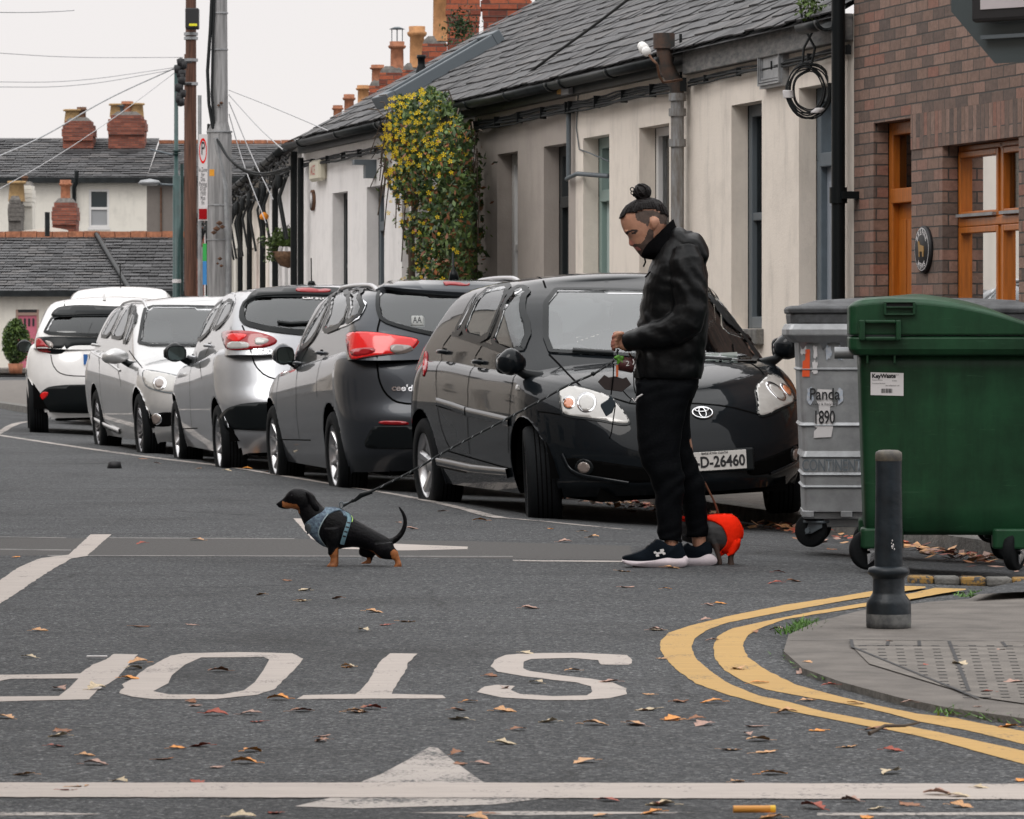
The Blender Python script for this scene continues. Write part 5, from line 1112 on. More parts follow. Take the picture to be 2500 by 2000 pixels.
# ------------------------------------------------------------------ the other side of the street (reflected in the cars)
for i, (Ya, Yb, hh, mt, lb) in enumerate([(-14,2,6.6,'taupe','plain taupe house across the street nearest the junction'),(2,14,6.2,'cream','cream house across the street, second from the junction'),(14,24,6.4,'brick','brown brick house across the street'),(24,36,5.9,'taupe','low taupe cottage across the street'),(36,52,5.8,'cream','cream cottage across the street, fifth from the junction'),(52,72,5.6,'cream','cream row across the street, farthest')]):
    a = Vector((*cpt(10.2, Ya), 0)); b = Vector((*cpt(10.2, Yb), 0)); L = (b-a).length; h = empty('street_house', a, math.atan2((a-b).y, (a-b).x), lb, 'house', 'houses across the street'); h.location = b
    ops = []; x = 1.0
    while x < L-2: ops += [(x,x+.9,.9,2.4),(x+2.0,x+2.9,.05,2.4)]; x += 4.4
    facade(h, 0, L, -.2, hh, ops, M[mt])
    for j, o_ in enumerate(ops):
        if j % 2 == 0: window(h, o_, 'whitepaint')
        else: door(h, o_, 'whitepaint', 'darkdoor')
    mb = MB(); mb.add([(0,.2,hh),(L,.2,hh),(L,-3.6,hh+2.1),(0,-3.6,hh+2.1)], [(0,1,2,3)]); mb.add([(0,-3.6,hh+2.1),(L,-3.6,hh+2.1),(L,-7,hh),(0,-7,hh)], [(0,1,2,3)]); mb.build('roof', M['slate'], h, normals=False)
h = empty('street_house', (22,-16,0), math.pi, 'long brown brick terrace behind the camera across the junction', 'house', 'houses across the street')
h.rotation_euler = (0,0,0); h.location = (-22,-16,0)
ops = []; x = 1.5
while x < 42: ops += [(x,x+1.1,.9,2.5),(x+2.4,x+3.3,.05,2.4)]; x += 4.8
facade(h, 0, 44, -.2, 6.4, ops, M['brick'])
for j, o_ in enumerate(ops): (window if j%2 == 0 else door)(h, o_, 'whitepaint', *([] if j%2 == 0 else ['darkdoor']))
mb = MB(); mb.add([(0,.2,6.4),(44,.2,6.4),(44,-4,8.8),(0,-4,8.8)], [(0,1,2,3)]); mb.build('roof', M['slate'], h, normals=False)
def tree(x, y, hh, seed, lb, wd=1.0):
    e_ = empty('reflection_tree', (x,y,0), 0, lb, 'tree', 'unseen trees added to darken reflections'); rnd = random.Random(seed); mb = MB(); mb.tube([(0,0,0),(.05,0,hh*.3),(0,.1,hh*.55)], [.17,.13,.09], 10)
    for i in range(7): q = i*.9; mb.tube([(0,.05,hh*.38+i*.12),(math.cos(q)*.9,math.sin(q)*.9,hh*.6+i*.1),(math.cos(q)*1.5,math.sin(q)*1.5,hh*.78)], [.06,.04,.02], 6)
    mb.build('trunk', M['bark'], e_); mb = MB(); cl = [Vector((rnd.uniform(-2.6,2.6), rnd.uniform(-2.2,2.2), hh*rnd.uniform(.3,.98))) for _ in range(46)]
    leafcloud(mb, lambda r: (r.choice(cl)+Vector((r.gauss(0,.55), r.gauss(0,.5), r.gauss(0,.5))), 1), 3600, .19, 0, rnd); mb.build('crown', [M['leafd']], e_, normals=False)
for i, (x, y, hh) in enumerate([(-17,-9,12),(-11.5,-8,13),(-6,-9,14),(-1,-10,13),(4.5,-9,14),(10,-8,13),(15.5,-9,12)]):  # unseen trees, added so the dark car paint has something dark to reflect
    tree(x, y, hh, i+1, 'unseen tree added behind the camera to darken reflections, number %s from the left' % ('one two three four five six seven'.split()[i]))
# ------------------------------------------------------------------ cars
class Car:
    """shell built as stacked plan rings; trim pieces are laid on the shell where the photo shows them"""
    def __init__(s, sp, cname, label, cat, paintm, mid, heading, facing, roll=.0):
        s.sp = sp; W = sp['W']; X, d = mid; th = heading
        # mid = ground point at the middle of the street side; 'facing' +1: nose toward the camera
        away = Vector((-math.sin(th), math.cos(th), 0)); right = Vector((math.cos(th), math.sin(th), 0))
        c = Vector((X, d, 0))+right*(W/2); fwd = -away if facing > 0 else away
        s.root = bpy.data.objects.new(cname, None); C.objects.link(s.root); tag(s.root, label, cat, 'cars parked along the kerb')
        left = Vector((-fwd.y, fwd.x, 0)); zt = Vector((0,0,1))
        rl = roll*(1 if facing > 0 else -1)  # camber: kerb side lower
        rot = Matrix((fwd, left, zt)).transposed(); rot = rot @ Matrix.Rotation(rl, 3, 'X')
        s.root.rotation_euler = rot.to_euler(); zoff = -math.sin(roll)*(W/2)
        s.root.location = (c.x, c.y, zoff); s.M = Matrix.Translation((c.x, c.y, zoff)) @ rot.to_4x4(); s.Mi = s.M.inverted(); s.side = -1 if facing > 0 else 1   # local y sign of the street side
        s.paint = M[paintm]; s.shell()
    def belt(s, x): return sinterp(x, s.sp['belt'])
    def ring_lower(s, v, n=26):
        sp = s.sp; b = sp['W']/2*sinterp(v, sp['sec']); af = sinterp(v, sp['front']); ar = sinterp(v, sp['rear']); rf, rr_ = sp.get('cf',.85), sp.get('cr',.55); nf, nr = sp.get('nf',2.35), sp.get('nr',2.6)
        P_ = []; xf1 = af-rf; xr1 = ar+rr_
        for i in range(n): q = math.pi/2*i/n; P_.append((xf1+rf*math.cos(q)**(2/nf), b*math.sin(q)**(2/nf)))
        m = 90
        for i in range(m): x = xf1+(xr1-xf1)*i/m; P_.append((x, b*(1-.006*((2*i/m-1)**2))))
        for i in range(n+1): q = math.pi/2*i/n; P_.append((xr1-rr_*math.sin(q)**(2/nr), b*max(0,math.cos(q))**(2/nr)))
        full = P_+[(x,-y) for x,y in P_[-2:0:-1]]
        zb = sp.get('zb', .2); out = []
        for x, y in full:
            bt = s.belt(x); z = zb+sinterp(x, sp.get('zbx', [(-3,0),(3,0)]))+(bt-zb)*v
            out.append(Vector((x, y, z)))
        return out, len(P_)
    def shell(s):
        sp = s.sp; NL = 34; rings = []; 
        for i in range(NL+1):
            r, h = s.ring_lower(i/NL); rings.append(r)
        n = len(rings[0]); mb = MB(); mb.loft(rings, caps=False)
        # bonnet / deck cap
        top = rings[-1]; half = h; cols = 15; vs = []
        cr = sp.get('crown', .07)
        for i in range(half):
            l = top[i]; r_ = top[(n-i)%n]
            for j in range(cols+1):
                u = j/cols; p = l.lerp(r_, u); w_ = abs(l.y)*2/sp['W']; p = Vector((p.x, p.y, p.z+cr*w_*(1-(2*u-1)**4)*(1 if True else 0))); vs.append(p)
        mb.add(vs, [(i*(cols+1)+j, i*(cols+1)+j+1, (i+1)*(cols+1)+j+1, (i+1)*(cols+1)+j) for i in range(half-1) for j in range(cols)], 0, True)
        me = mb.mesh(); bm = bmesh.new(); bm.from_mesh(me); bmesh.ops.remove_doubles(bm, verts=bm.verts, dist=.0015)
        for _ in range(sp.get('sm', 1)): bmesh.ops.smooth_vert(bm, verts=[v for v in bm.verts if not v.is_boundary and v.co.z > .5], factor=.5, use_axis_x=True, use_axis_y=True, use_axis_z=True)
        # greenhouse
        gh = sp['gh']; NG = 16; gr = []; k = 22
        def gring(u):
            b = sp['W']/2*sinterp(u, gh['sec']); af = sinterp(u, gh['front']); ar = sinterp(u, gh['rear']); P_ = []; cf, cr_ = gh.get('cf',.55), gh.get('cr',.35); nf, nr = gh.get('nf',2.7), gh.get('nr',2.8)
            for i in range(k): q = math.pi/2*i/k; P_.append((af-cf+cf*math.cos(q)**(2/nf), b*math.sin(q)**(2/nf)))
            for i in range(26): P_.append((af-cf+(ar+cr_-af+cf)*i/26, b))
            for i in range(k+1): q = math.pi/2*i/k; P_.append((ar+cr_-cr_*math.sin(q)**(2/nr), b*max(0,math.cos(q))**(2/nr)))
            out = []
            for x, y in P_+[(x,-y) for x,y in P_[-2:0:-1]]:
                z0 = s.belt(x)-.06; z1 = sinterp(x, gh['roof']); out.append(Vector((x, y, z0+(z1-z0)*u)))
            return out, len(P_)
        for i in range(NG+1): r, hg = gring(i/NG); gr.append(r)
        m2 = MB(); m2.loft(gr, caps=False); n2 = len(gr[0]); top = gr[-1]; vs = []; rc = gh.get('crown', .05)
        for i in range(hg):
            l = top[i]; r_ = top[(n2-i)%n2]
            for j in range(13): u = j/12; p = l.lerp(r_, u); w_ = min(1, abs(l.y)*2/(sp['W']*.72)); vs.append(Vector((p.x, p.y, p.z+rc*w_*(1-(2*u-1)**2))))
        m2.add(vs, [(i*13+j, i*13+j+1, (i+1)*13+j+1, (i+1)*13+j) for i in range(hg-1) for j in range(12)], 0, True)
        me2 = m2.mesh(); b2 = bmesh.new(); b2.from_mesh(me2); bmesh.ops.remove_doubles(b2, verts=b2.verts, dist=.0015)
        bmesh.ops.smooth_vert(b2, verts=[v for v in b2.verts if not v.is_boundary], factor=.5, use_axis_x=True, use_axis_y=True, use_axis_z=True)
        bmesh.ops.smooth_vert(b2, verts=[v for v in b2.verts if not v.is_boundary], factor=.5, use_axis_x=True, use_axis_y=True, use_axis_z=True)
        b2.to_mesh(me2); b2.free(); bm.from_mesh(me2); bpy.data.meshes.remove(me2); bpy.data.meshes.remove(me)
        bmesh.ops.triangulate(bm, faces=[f for f in bm.faces if len(f.verts) > 4]); bm.normal_update()
        for f in bm.faces:
            c_ = f.calc_center_median()
            if f.normal.dot(c_-Vector((max(-1.2,min(1.0,c_.x)),0,.72))) < 0: f.normal_flip()
        bm.normal_update(); s.bm = bm; s.bvh = BVHTree.FromBMesh(bm); s.holes = []; s.arches()
    def arches(s):
        sp = s.sp
        s.ar = sp.get('arch', sp['R']+.055)
        for xw in (sp['fa'], sp['ra']):
            c = Vector((xw, sp['R'])); Rr = s.ar; rm = []
            for v in s.bm.verts:
                if v.co.z > 1.0 or abs(v.co.y) < sp['W']*.3: continue
                dv = Vector((v.co.x, v.co.z))-c; L = dv.length
                if L < Rr and L > Rr-.06: k_ = Rr/L; v.co.x = c.x+dv.x*k_; v.co.z = c.y+dv.y*k_
            for f in s.bm.faces:
                m = f.calc_center_median()
                if m.z < 1.0 and abs(m.y) > sp['W']*.3 and (Vector((m.x, m.z))-c).length < Rr-.012: rm.append(f)
            bmesh.ops.delete(s.bm, geom=rm, context='FACES')
    # projectors: 2-D point -> local ray
    def proj(s, mode, p):
        if mode == 'pix': o = s.Mi @ Vector((0,0,CH)); q = s.Mi @ PX(p[0], p[1], 10.0); return o, (q-o).normalized()
        if mode == 'L': return Vector((p[0], 3, p[1])), Vector((0,-1,0))
        if mode == 'R': return Vector((p[0],-3, p[1])), Vector((0,1,0))
        if mode == 'F': return Vector((4, p[0], p[1])), Vector((-1,0,0))
        if mode == 'B': return Vector((-4, p[0], p[1])), Vector((1,0,0))
        if mode == 'T': return Vector((p[0], p[1], 4)), Vector((0,0,-1))
    def hit(s, mode, p):
        o, d = s.proj(mode, p); h = s.bvh.ray_cast(o, d)
        if h[0] is None:
            dist = (s.root.location.length if mode == 'pix' else 3.5); q = s.bvh.find_nearest(o+d*dist)
            # slide along the ray to the closest approach
            best = None
            for k in range(-20, 21):
                pt = o+d*(dist+k*.12); f = s.bvh.find_nearest(pt)
                if f[0] is not None and (best is None or f[3] < best[1]): best = (f, f[3])
            f = best[0]; return f[0], f[1], d
        return h[0], h[1], d
    def patch(s, name, poly, mat, off=.004, mode='pix', step=None, mirror=False, parent=None, sm=2, thick=.0, skirt=.012, hole=False, build=True):
        if mode == 'side': mode, poly = s.conv(poly)
        poly = smooth_poly(poly, sm) if sm else [Vector(p) for p in poly]; step = step or (7 if mode == 'pix' else .035)
        v, f, nb = cdt(poly, step); pts = []
        for p in v:
            h, nn, d = s.hit(mode, p)
            if nn.dot(d) > 0: nn = -nn
            pts.append(h+nn*off)
        if hole: s.holes.append((mode, [Vector(p) for p in poly]))
        out = []
        for mi in ((1,-1) if mirror else (1,)):
            mb = MB(); n = len(pts); vs = list(pts)
            c0 = sum(pts, Vector())/n
            cams = (s.Mi @ Vector((0,0,CH))) if mode == 'pix' else None
            bi = [min(range(n), key=lambda j: (v[j]-q).length) for q in dens(poly, step, True)]
            base = [pts[j]-(s.hit(mode, v[j])[1].normalized()*0) for j in bi]
            cen = Vector((c0.x, 0, c0.z*.6)); base = [p+(cen-p).normalized()*(off+skirt) for p in base]
            vs += base; fs = [tuple(x) for x in f]+[(bi[i], bi[(i+1)%len(bi)], n+(i+1)%len(bi), n+i) for i in range(len(bi))]
            vs = [Vector((p.x, p.y*mi, p.z)) for p in vs]; mb.add(vs, fs[:len(f)], 0, True); b = len(f); mb.f += fs[b:]; mb.m += [0]*(len(fs)-b); mb.sm += [False]*(len(fs)-b)
            me = mb.mesh(); bm = bmesh.new(); bm.from_mesh(me); bmesh.ops.recalc_face_normals(bm, faces=bm.faces)
            if len(bm.faces) and (bm.faces.ensure_lookup_table() or True):
                fc = bm.faces[0]; outv = fc.calc_center_median()-Vector((c0.x, 0, .6))
                if fc.normal.dot(outv) < 0: bmesh.ops.reverse_faces(bm, faces=bm.faces)
            bm.to_mesh(me); bm.free(); o = link(name, me, mat if not isinstance(mat, str) else M[mat], parent or s.root); out.append(o)
        return out[0] if len(out) == 1 else out
    def line(s, name, pts, mat, w=.006, off=.002, mode='pix', closed=False, mirror=False, sm=1, parent=None, h=0.0):
        if mode == 'side': mode, pts = s.conv(pts)
        pts = smooth_poly(pts, sm, closed) if sm else [Vector(p) for p in pts]; step = 4 if mode == 'pix' else .015; pts = dens(pts, step, closed)
        P3 = []
        for p in pts:
            q, nn, d = s.hit(mode, p)
            if nn.dot(d) > 0: nn = -nn
            P3.append((q, nn))
        o = None
        for mi in ((1,-1) if mirror else (1,)):
            mb = MB(); vs = []; L = len(P3)
            for i, (q, nn) in enumerate(P3):
                t = (P3[(i+1)%L][0]-P3[i-1][0]) if closed else (P3[min(i+1,L-1)][0]-P3[max(i-1,0)][0])
                if t.length < 1e-6: t = Vector((1,0,0))
                sd = t.normalized().cross(nn).normalized()*w/2
                for k_ in ((-1,0),(-1,1),(1,1),(1,0)) if h else ((-1,1),(1,1)):
                    p = q+sd*k_[0]+nn*(off+(h if k_[1] else -.004) if h else off); vs.append(Vector((p.x, p.y*mi, p.z)))
            k = 4 if h else 2; fs = []
            for i in range(L if closed else L-1):
                j = (i+1)%L
                for a in range(k-1): fs.append((i*k+a, i*k+a+1, j*k+a+1, j*k+a))
            mb.add(vs, fs, 0, True); o = mb.build(name, mat if not isinstance(mat, str) else M[mat], parent or s.root)
        return o
    def conv(s, pts):
        return ('L' if s.side > 0 else 'R'), [Vector((h.x, h.z)) for h in (s.hit('pix', p)[0] for p in pts)]
    def rail(s, name, x0, x1, mat, r=.016, up=.03, yk=.295):
        for mi in (1,-1):
            P3 = []
            for i in range(15):
                u = i/14; x = x0+(x1-x0)*u; h = s.hit('T', (x, mi*s.sp['W']*yk))[0]; P3.append(h+Vector((0,0,up*min(1,math.sin(math.pi*u)*3)-.005)))
            mb = MB(); mb.tube(P3, r, 8); mb.build(name, M[mat], s.root)
    def glass(s, name, poly, mode='pix', mirror=False, mat='car_glass', frame='black', fw=.042, sm=1, foff=.011):
        if mode == 'side': mode, poly = s.conv(poly)
        o = s.patch(name, poly, mat, .001, mode, mirror=mirror, sm=sm, hole=True, skirt=0)
        for q in (o if isinstance(o, list) else [o]): pass
        first = o[0] if isinstance(o, list) else o
        s.line('window_seal', poly, frame, fw, foff, mode, closed=True, mirror=mirror, sm=sm, parent=s.root)
        if mirror: s.mirh = getattr(s, 'mirh', []); s.mirh.append((mode, smooth_poly(poly, sm) if sm else poly))
        return o
    def finish(s, interior=True):
        bm = s.bm; fine = set()
        for f in bm.faces:
            c = f.calc_center_median()
            if c.z > s.belt(c.x)-.10: fine.update(f.edges)
        bmesh.ops.subdivide_edges(bm, edges=list(fine), cuts=2, use_grid_fill=True)
        bmesh.ops.triangulate(bm, faces=[f for f in bm.faces if len(f.verts) > 4])
        rm = []; cw = s.Mi @ Vector((0,0,CH))
        for f in bm.faces:
            c = f.calc_center_median(); nn = f.normal
            if c.z < s.belt(c.x)-.12: continue
            def test(mode, poly, c, nn):
                if mode == 'pix':
                    w_ = s.M @ c; d = w_.y; p = (CX+w_.x/d*FP, HY-(w_.z-CH)/d*FP)
                    if nn.dot(cw-c) < 0: return False
                    return inpoly(p, poly) or edist(p, poly) < .005*FP/d
                sg = {'L':nn.y > .15,'R':nn.y < -.15,'F':nn.x > .1,'B':nn.x < -.1,'T':nn.z > 0}[mode]
                if not sg: return False
                p = {'L':(c.x,c.z),'R':(c.x,c.z),'F':(c.y,c.z),'B':(c.y,c.z),'T':(c.x,c.y)}[mode]; return inpoly(p, poly) or edist(p, poly) < .005
            k = False
            for mode, poly in s.holes:
                if test(mode, poly, c, nn): k = True; break
            if not k:
                cm, nm = Vector((c.x,-c.y,c.z)), Vector((nn.x,-nn.y,nn.z))
                for mode, poly in getattr(s, 'mirh', []):
                    if test(mode, poly, cm, nm): k = True; break
            if k: rm.append(f)
        bmesh.ops.delete(bm, geom=rm, context='FACES')
        me = bpy.data.meshes.new('body'); bm.to_mesh(me); bm.free(); o = link('body', me, s.paint, s.root); o.data.polygons.foreach_set('use_smooth', [True]*len(me.polygons))
        sp = s.sp; L0 = sp['rear'][0][1]; L1 = sp['front'][0][1]; W = sp['W']; mb = MB(); R_ = sp['R']
        mb.box((L0+.15,-W/2+.30,.17),(L1-.15,W/2-.30,.5)); mb.box((sp['ra']+.42,-W/2+.08,.2),(sp['fa']-.42,W/2-.08,.42)); 
        mb.box((L0+.3,-W/2+.25,.5),(L1-.5,W/2-.25,.68))
        for xw in (sp['fa'], sp['ra']):    # wheel wells
            for sg in (1,-1):
                pr = [(s.ar+.02, sg*(W/2-.35)), (s.ar+.02, sg*(W/2-.06))]; vs = []
                for q in range(0, 13):
                    a = math.pi*q/12; 
                    for r_, y in pr: vs.append((xw+r_*math.cos(a), y, R_+r_*math.sin(a)))
                mb.add(vs, [(i*2,i*2+1,i*2+3,i*2+2) for i in range(12)], 0, True)
                mb.box((xw-s.ar-.0,min(sg*(W/2-.36),sg*(W/2-.34)),.2),(xw+s.ar,max(sg*(W/2-.36),sg*(W/2-.34)),R_+s.ar))
        mb.build('underbody', M['under'], s.root, normals=False)
        if interior:
            gh = sp['gh']; f0 = gh['front'][0][1]; r0 = gh['rear'][0][1]; zb = s.belt(f0-.6)
            mb = MB(); mb.box((f0-.55,-W/2+.16,.6),(f0-.08,W/2-.16,zb-.02)); ds = mb.build('dashboard', M['dash'], s.root, bevel=.05)
            mb = MB(); wy = -.37
            mb.tube([(f0-.68+.05*math.sin(a), wy+.18*math.cos(a), zb-.03+.17*math.sin(a)) for a in [2*math.pi*i/20 for i in range(20)]], .014, 6, closed=True); mb.build('steering_wheel', M['dash'], ds)
            for xs_, w_ in ((f0-1.25,.5),):
                for sy in (-.37,.37):
                    st = seat(s.root, xs_, sy, zb)
            mb = MB(); mb.box((f0-2.3,-W/2+.22,.5),(f0-2.1,W/2-.22,zb+.0))
            for sy in (-.4,0,.4): mb.loft([[(f0-2.26+dx*.05, sy+dy*.12*k_, zb+.0+h_) for dx,dy in ((-1,-1),(1,-1),(1,1),(-1,1))] for k_, h_ in ((.8,0),(1,.05),(1,.15),(.8,.2))])
            mb.build('rear_seat', M['seat'], s.root, bevel=.02)
    def wheel(s, spokes=5, rimmat='silver', style='five', steer=0, dark='ink'):
        sp = s.sp; R_ = sp['R']; tw = sp.get('tw',.205); W = sp['W']; first = None
        tyre = MB(); rr_ = R_*sp.get('rimr',.68)
        tyre.lathe([(rr_,-tw*.45),(rr_+.012,-tw*.5),(R_*.93,-tw*.5),(R_*.985,-tw*.42),(R_,-tw*.3),(R_,tw*.3),(R_*.985,tw*.42),(R_*.93,tw*.5),(rr_+.012,tw*.5),(rr_,tw*.45)], 48, axis='y')
        for q in (-.2,-.07,.07,.2): tyre.lathe([(R_+.0006,tw*q-.004),(R_+.0006,tw*q+.004)], 48, m=1, axis='y')
        tm = tyre.mesh('tyre'); tm.materials.append(M['rubber']); tm.materials.append(M['under'])
        rim = MB(); y0 = tw*.40
        rim.lathe([(rr_+.004,-tw*.45),(rr_*.98,-tw*.4),(rr_*.93,-tw*.1),(rr_*.93,y0-.02),(rr_*.985,y0),(rr_+.006,y0+.012),(rr_+.012,y0+.004)], 40, axis='y')
        n = spokes
        def spoke(a, w0, w1, r0, r1, yh):
            ca, sa = math.cos(a), math.sin(a); vs = []
            for r_, w_, yy in ((r0,w0,yh-.035),((r0+r1)/2,(w0+w1)/2*.85,yh-.02),(r1,w1,yh)):
                for dw in (-1,-.5,.5,1):
                    vs.append((r_*ca-dw*w_*sa, yy-(.02 if abs(dw) == 1 else 0), r_*sa+dw*w_*ca))
            rim.add(vs, [(i*4+j, i*4+j+1, (i+1)*4+j+1, (i+1)*4+j) for i in range(2) for j in range(3)], 0, False)
        for i in range(n):
            a = 2*math.pi*i/n+.3
            if style == 'twin':
                for da in (-.10,.10): spoke(a+da, .014, .017, .03, rr_*.96, y0)
            elif style == 'multi': spoke(a, .010, .014, .03, rr_*.96, y0)
            else: spoke(a, .03, .042, .03, rr_*.96, y0)
        rim.lathe([(0,y0-.005),(.03,y0-.008),(.045,y0-.02),(.06,y0-.05)], 20, axis='y')
        rm_ = rim.mesh('rim'); rm_.materials.append(M[rimmat]); dk = MB(); dk.lathe([(rr_*.93,-.02),(0,-.02)], 24, axis='y'); dk.lathe([(.14,.0),(.14,.02),(0,.02)], 24, axis='y'); dm = dk.mesh('brake_disc'); dm.materials.append(M['under'])
        for nm, xw in (('wheel', sp['fa']), ('wheel', sp['ra'])):
            for sg in (1,-1):
                wh = bpy.data.objects.new(nm, tm); C.objects.link(wh); wh.parent = s.root; wh.location = (xw, sg*(W/2-tw*.5-.012), R_-.005); wh.rotation_euler = (0,0,(steer if xw == sp['fa'] else 0)+(0 if sg > 0 else math.pi))
                for n2, m2 in (('rim', rm_), ('brake_disc', dm)): q = bpy.data.objects.new(n2, m2); C.objects.link(q); q.parent = wh
    def mirror(s, pos, mat, size=(.11,.22,.15), ybase=None, glassback=True):
        x, y, z = pos; y -= .05; a, b, c = size
        for sg in (1,-1):
            mb = MB(); rings = []
            for i in range(7):
                u = i/6; k_ = math.sin(math.pi*(.12+.76*u)); rings.append([(x+a*.5*math.cos(t)*k_+(.02 if math.cos(t) > 0 else 0), sg*(y+b*(u-.0)), z+c*.5*math.sin(t)*k_+.01*math.sin(u*3)) for t in [2*math.pi*j/16 for j in range(16)]])
            mb.loft(rings); hs = mb.build('door_mirror', M[mat] if isinstance(mat,str) else mat, s.root)
            mb = MB(); mb.tube([(x+.02, sg*(y-.10), z-.10),(x, sg*(y+.0), z-.07),(x, sg*(y+.07), z-.02)], [.045,.03,.03], 8); mb.build('mirror_arm', M['black'], hs)
            mb = MB(); yy = sg*(y+b*.5); mb.loft([[(x-a*.5+dx, yy+b*.40*k_*math.copysign(abs(math.cos(t))**.6, math.cos(t)), z+c*.36*k_*math.copysign(abs(math.sin(t))**.6, math.sin(t))) for t in [2*math.pi*j/20 for j in range(20)]] for k_, dx in ((1.08,.02),(1.08,-.012))], sm=False); mb.build('mirror_rim', M['black'], hs)
            mb = MB(); mb.loft([[(x-a*.5+dx, yy+b*.40*k_*math.copysign(abs(math.cos(t))**.6, math.cos(t)), z+c*.36*k_*math.copysign(abs(math.sin(t))**.6, math.sin(t))) for t in [2*math.pi*j/20 for j in range(20)]] for k_, dx in ((.95,.0),(.95,-.016))], sm=False); mb.build('mirror_glass', M['mirror_dark'], hs)
    def handle(s, p, mode='pix', L=.2, mat=None, mirror=True):
        q, nn, d = s.hit(mode, p)
        for sg in (1,-1) if mirror else (1,):
            y = abs(q.y)*sg*(1 if q.y > 0 else -1); o = 1 if y > 0 else -1; mb = MB()
            mb.tube([(q.x-L*.45, y-o*.005, q.z),(q.x-L*.36, y+o*.028, q.z+.004),(q.x, y+o*.036, q.z+.006),(q.x+L*.36, y+o*.028, q.z+.004),(q.x+L*.45, y-o*.005, q.z)], [.012,.014,.015,.014,.012], 8); hh = mb.build('door_handle', mat or s.paint, s.root)
            mb = MB(); mb.lathe([(0,.002),(.035,.003),(.036,0)], 14, axis='y', o=(0,0,0)); me = mb.mesh(); me.transform(Matrix.Translation((q.x, y, q.z)) @ Matrix.Diagonal((1.3, o, .8, 1))); link('handle_recess', me, M['under'], hh)
    def text(s, txt, p, size, mat, ends, name='badge_lettering', sx=1, bold=0):
        """lettering lying on the shell; ends = two pixel points giving the baseline"""
        a, na, d = s.hit('pix', ends[0]); b, nb, _ = s.hit('pix', ends[1]); ux = (b-a).normalized(); nn = na if na.dot(d) < 0 else -na; uy = nn.cross(ux).normalized(); me = text_mesh(txt, size, name, 0, bold); w_ = max(v.co.x for v in me.vertices)-min(v.co.x for v in me.vertices); k = (b-a).length/w_*sx; c0 = (a+b)/2
        for v in me.vertices:
            q = c0+ux*v.co.x*k+uy*v.co.y; h = s.bvh.ray_cast(q+nn*.3, -nn); v.co = (h[0] if h[0] else q)+nn*.007
        me.materials.clear(); return link(name, me, M[mat], s.root)
def seat(parent, x, y, zb):
    mb = MB(); sh = lambda w_, t, z, dx: [(x+dx+t*math.cos(a)*.5, y+w_*.5*math.copysign(abs(math.sin(a))**.5, math.sin(a)), z) for a in [2*math.pi*i/16 for i in range(16)]]
    mb.loft([sh(.46,.16,.55,.1), sh(.5,.18,.75,.06), sh(.5,.16,zb-.05,.0), sh(.42,.13,zb+.10,-.05), sh(.28,.1,zb+.14,-.06)]); st = mb.build('seat', M['seat'], parent)
    mb = MB(); mb.loft([sh(.16,.08,zb+.14,-.06), sh(.27,.11,zb+.17,-.06), sh(.28,.12,zb+.28,-.08), sh(.24,.1,zb+.34,-.09), sh(.14,.06,zb+.36,-.09)]); mb.build('headrest', M['seat'], st); return st
SEC = [(0,.925),(.12,.955),(.35,.985),(.6,1.0),(.8,.992),(.92,.965),(1,.925)]
AUR = dict(L=4.22, W=1.76, R=.316, fa=1.24, ra=-1.36, zb=.20, sec=SEC, cf=.95, cr=.6, nf=2.25, nr=2.4,
    belt=[(-2.2,.98),(-1.8,1.0),(-1.0,1.0),(0,.965),(.9,.94),(1.3,.90),(1.8,.80),(2.02,.72),(2.12,.66)],
    front=[(0,2.02),(.15,2.10),(.45,2.105),(.7,2.06),(.88,1.98),(1,1.80)], rear=[(0,-2.03),(.2,-2.11),(.5,-2.10),(.8,-2.04),(1,-1.98)], crown=.06,
    gh=dict(sec=[(0,.91),(.4,.865),(.75,.80),(.93,.735),(1,.665)], front=[(0,1.28),(.5,.80),(.88,.42),(1,.22)], rear=[(0,-2.0),(.3,-1.86),(.7,-1.52),(1,-1.22)], roof=[(-2.1,1.30),(-1.5,1.40),(-.9,1.47),(-.3,1.495),(.4,1.47),(.9,1.42)], cf=.26, cr=.3, nf=2.5, nr=2.6, crown=.045))
CEE = dict(L=4.505, W=1.78, R=.318, fa=1.33, ra=-1.30, zb=.20, sec=SEC, cf=.95, cr=.62, nf=2.3, nr=2.2,
    belt=[(-2.3,1.02),(-1.8,1.06),(-1.0,1.02),(0,.96),(.9,.90),(1.4,.87),(1.9,.78),(2.2,.70)],
    front=[(0,2.12),(.2,2.24),(.5,2.25),(.8,2.15),(1,1.95)], rear=[(0,-2.10),(.18,-2.22),(.42,-2.25),(.6,-2.19),(.82,-2.14),(1,-2.08)], crown=.06,
    gh=dict(sec=[(0,.91),(.4,.87),(.75,.805),(.93,.74),(1,.66)], front=[(0,1.15),(.5,.68),(.88,.3),(1,.1)], rear=[(0,-2.13),(.4,-2.05),(.8,-1.86),(1,-1.72)], roof=[(-2.2,1.44),(-1.6,1.475),(-.8,1.49),(-.1,1.48),(.5,1.42)], cf=.26, cr=.34, nf=2.5, nr=2.4, crown=.045))
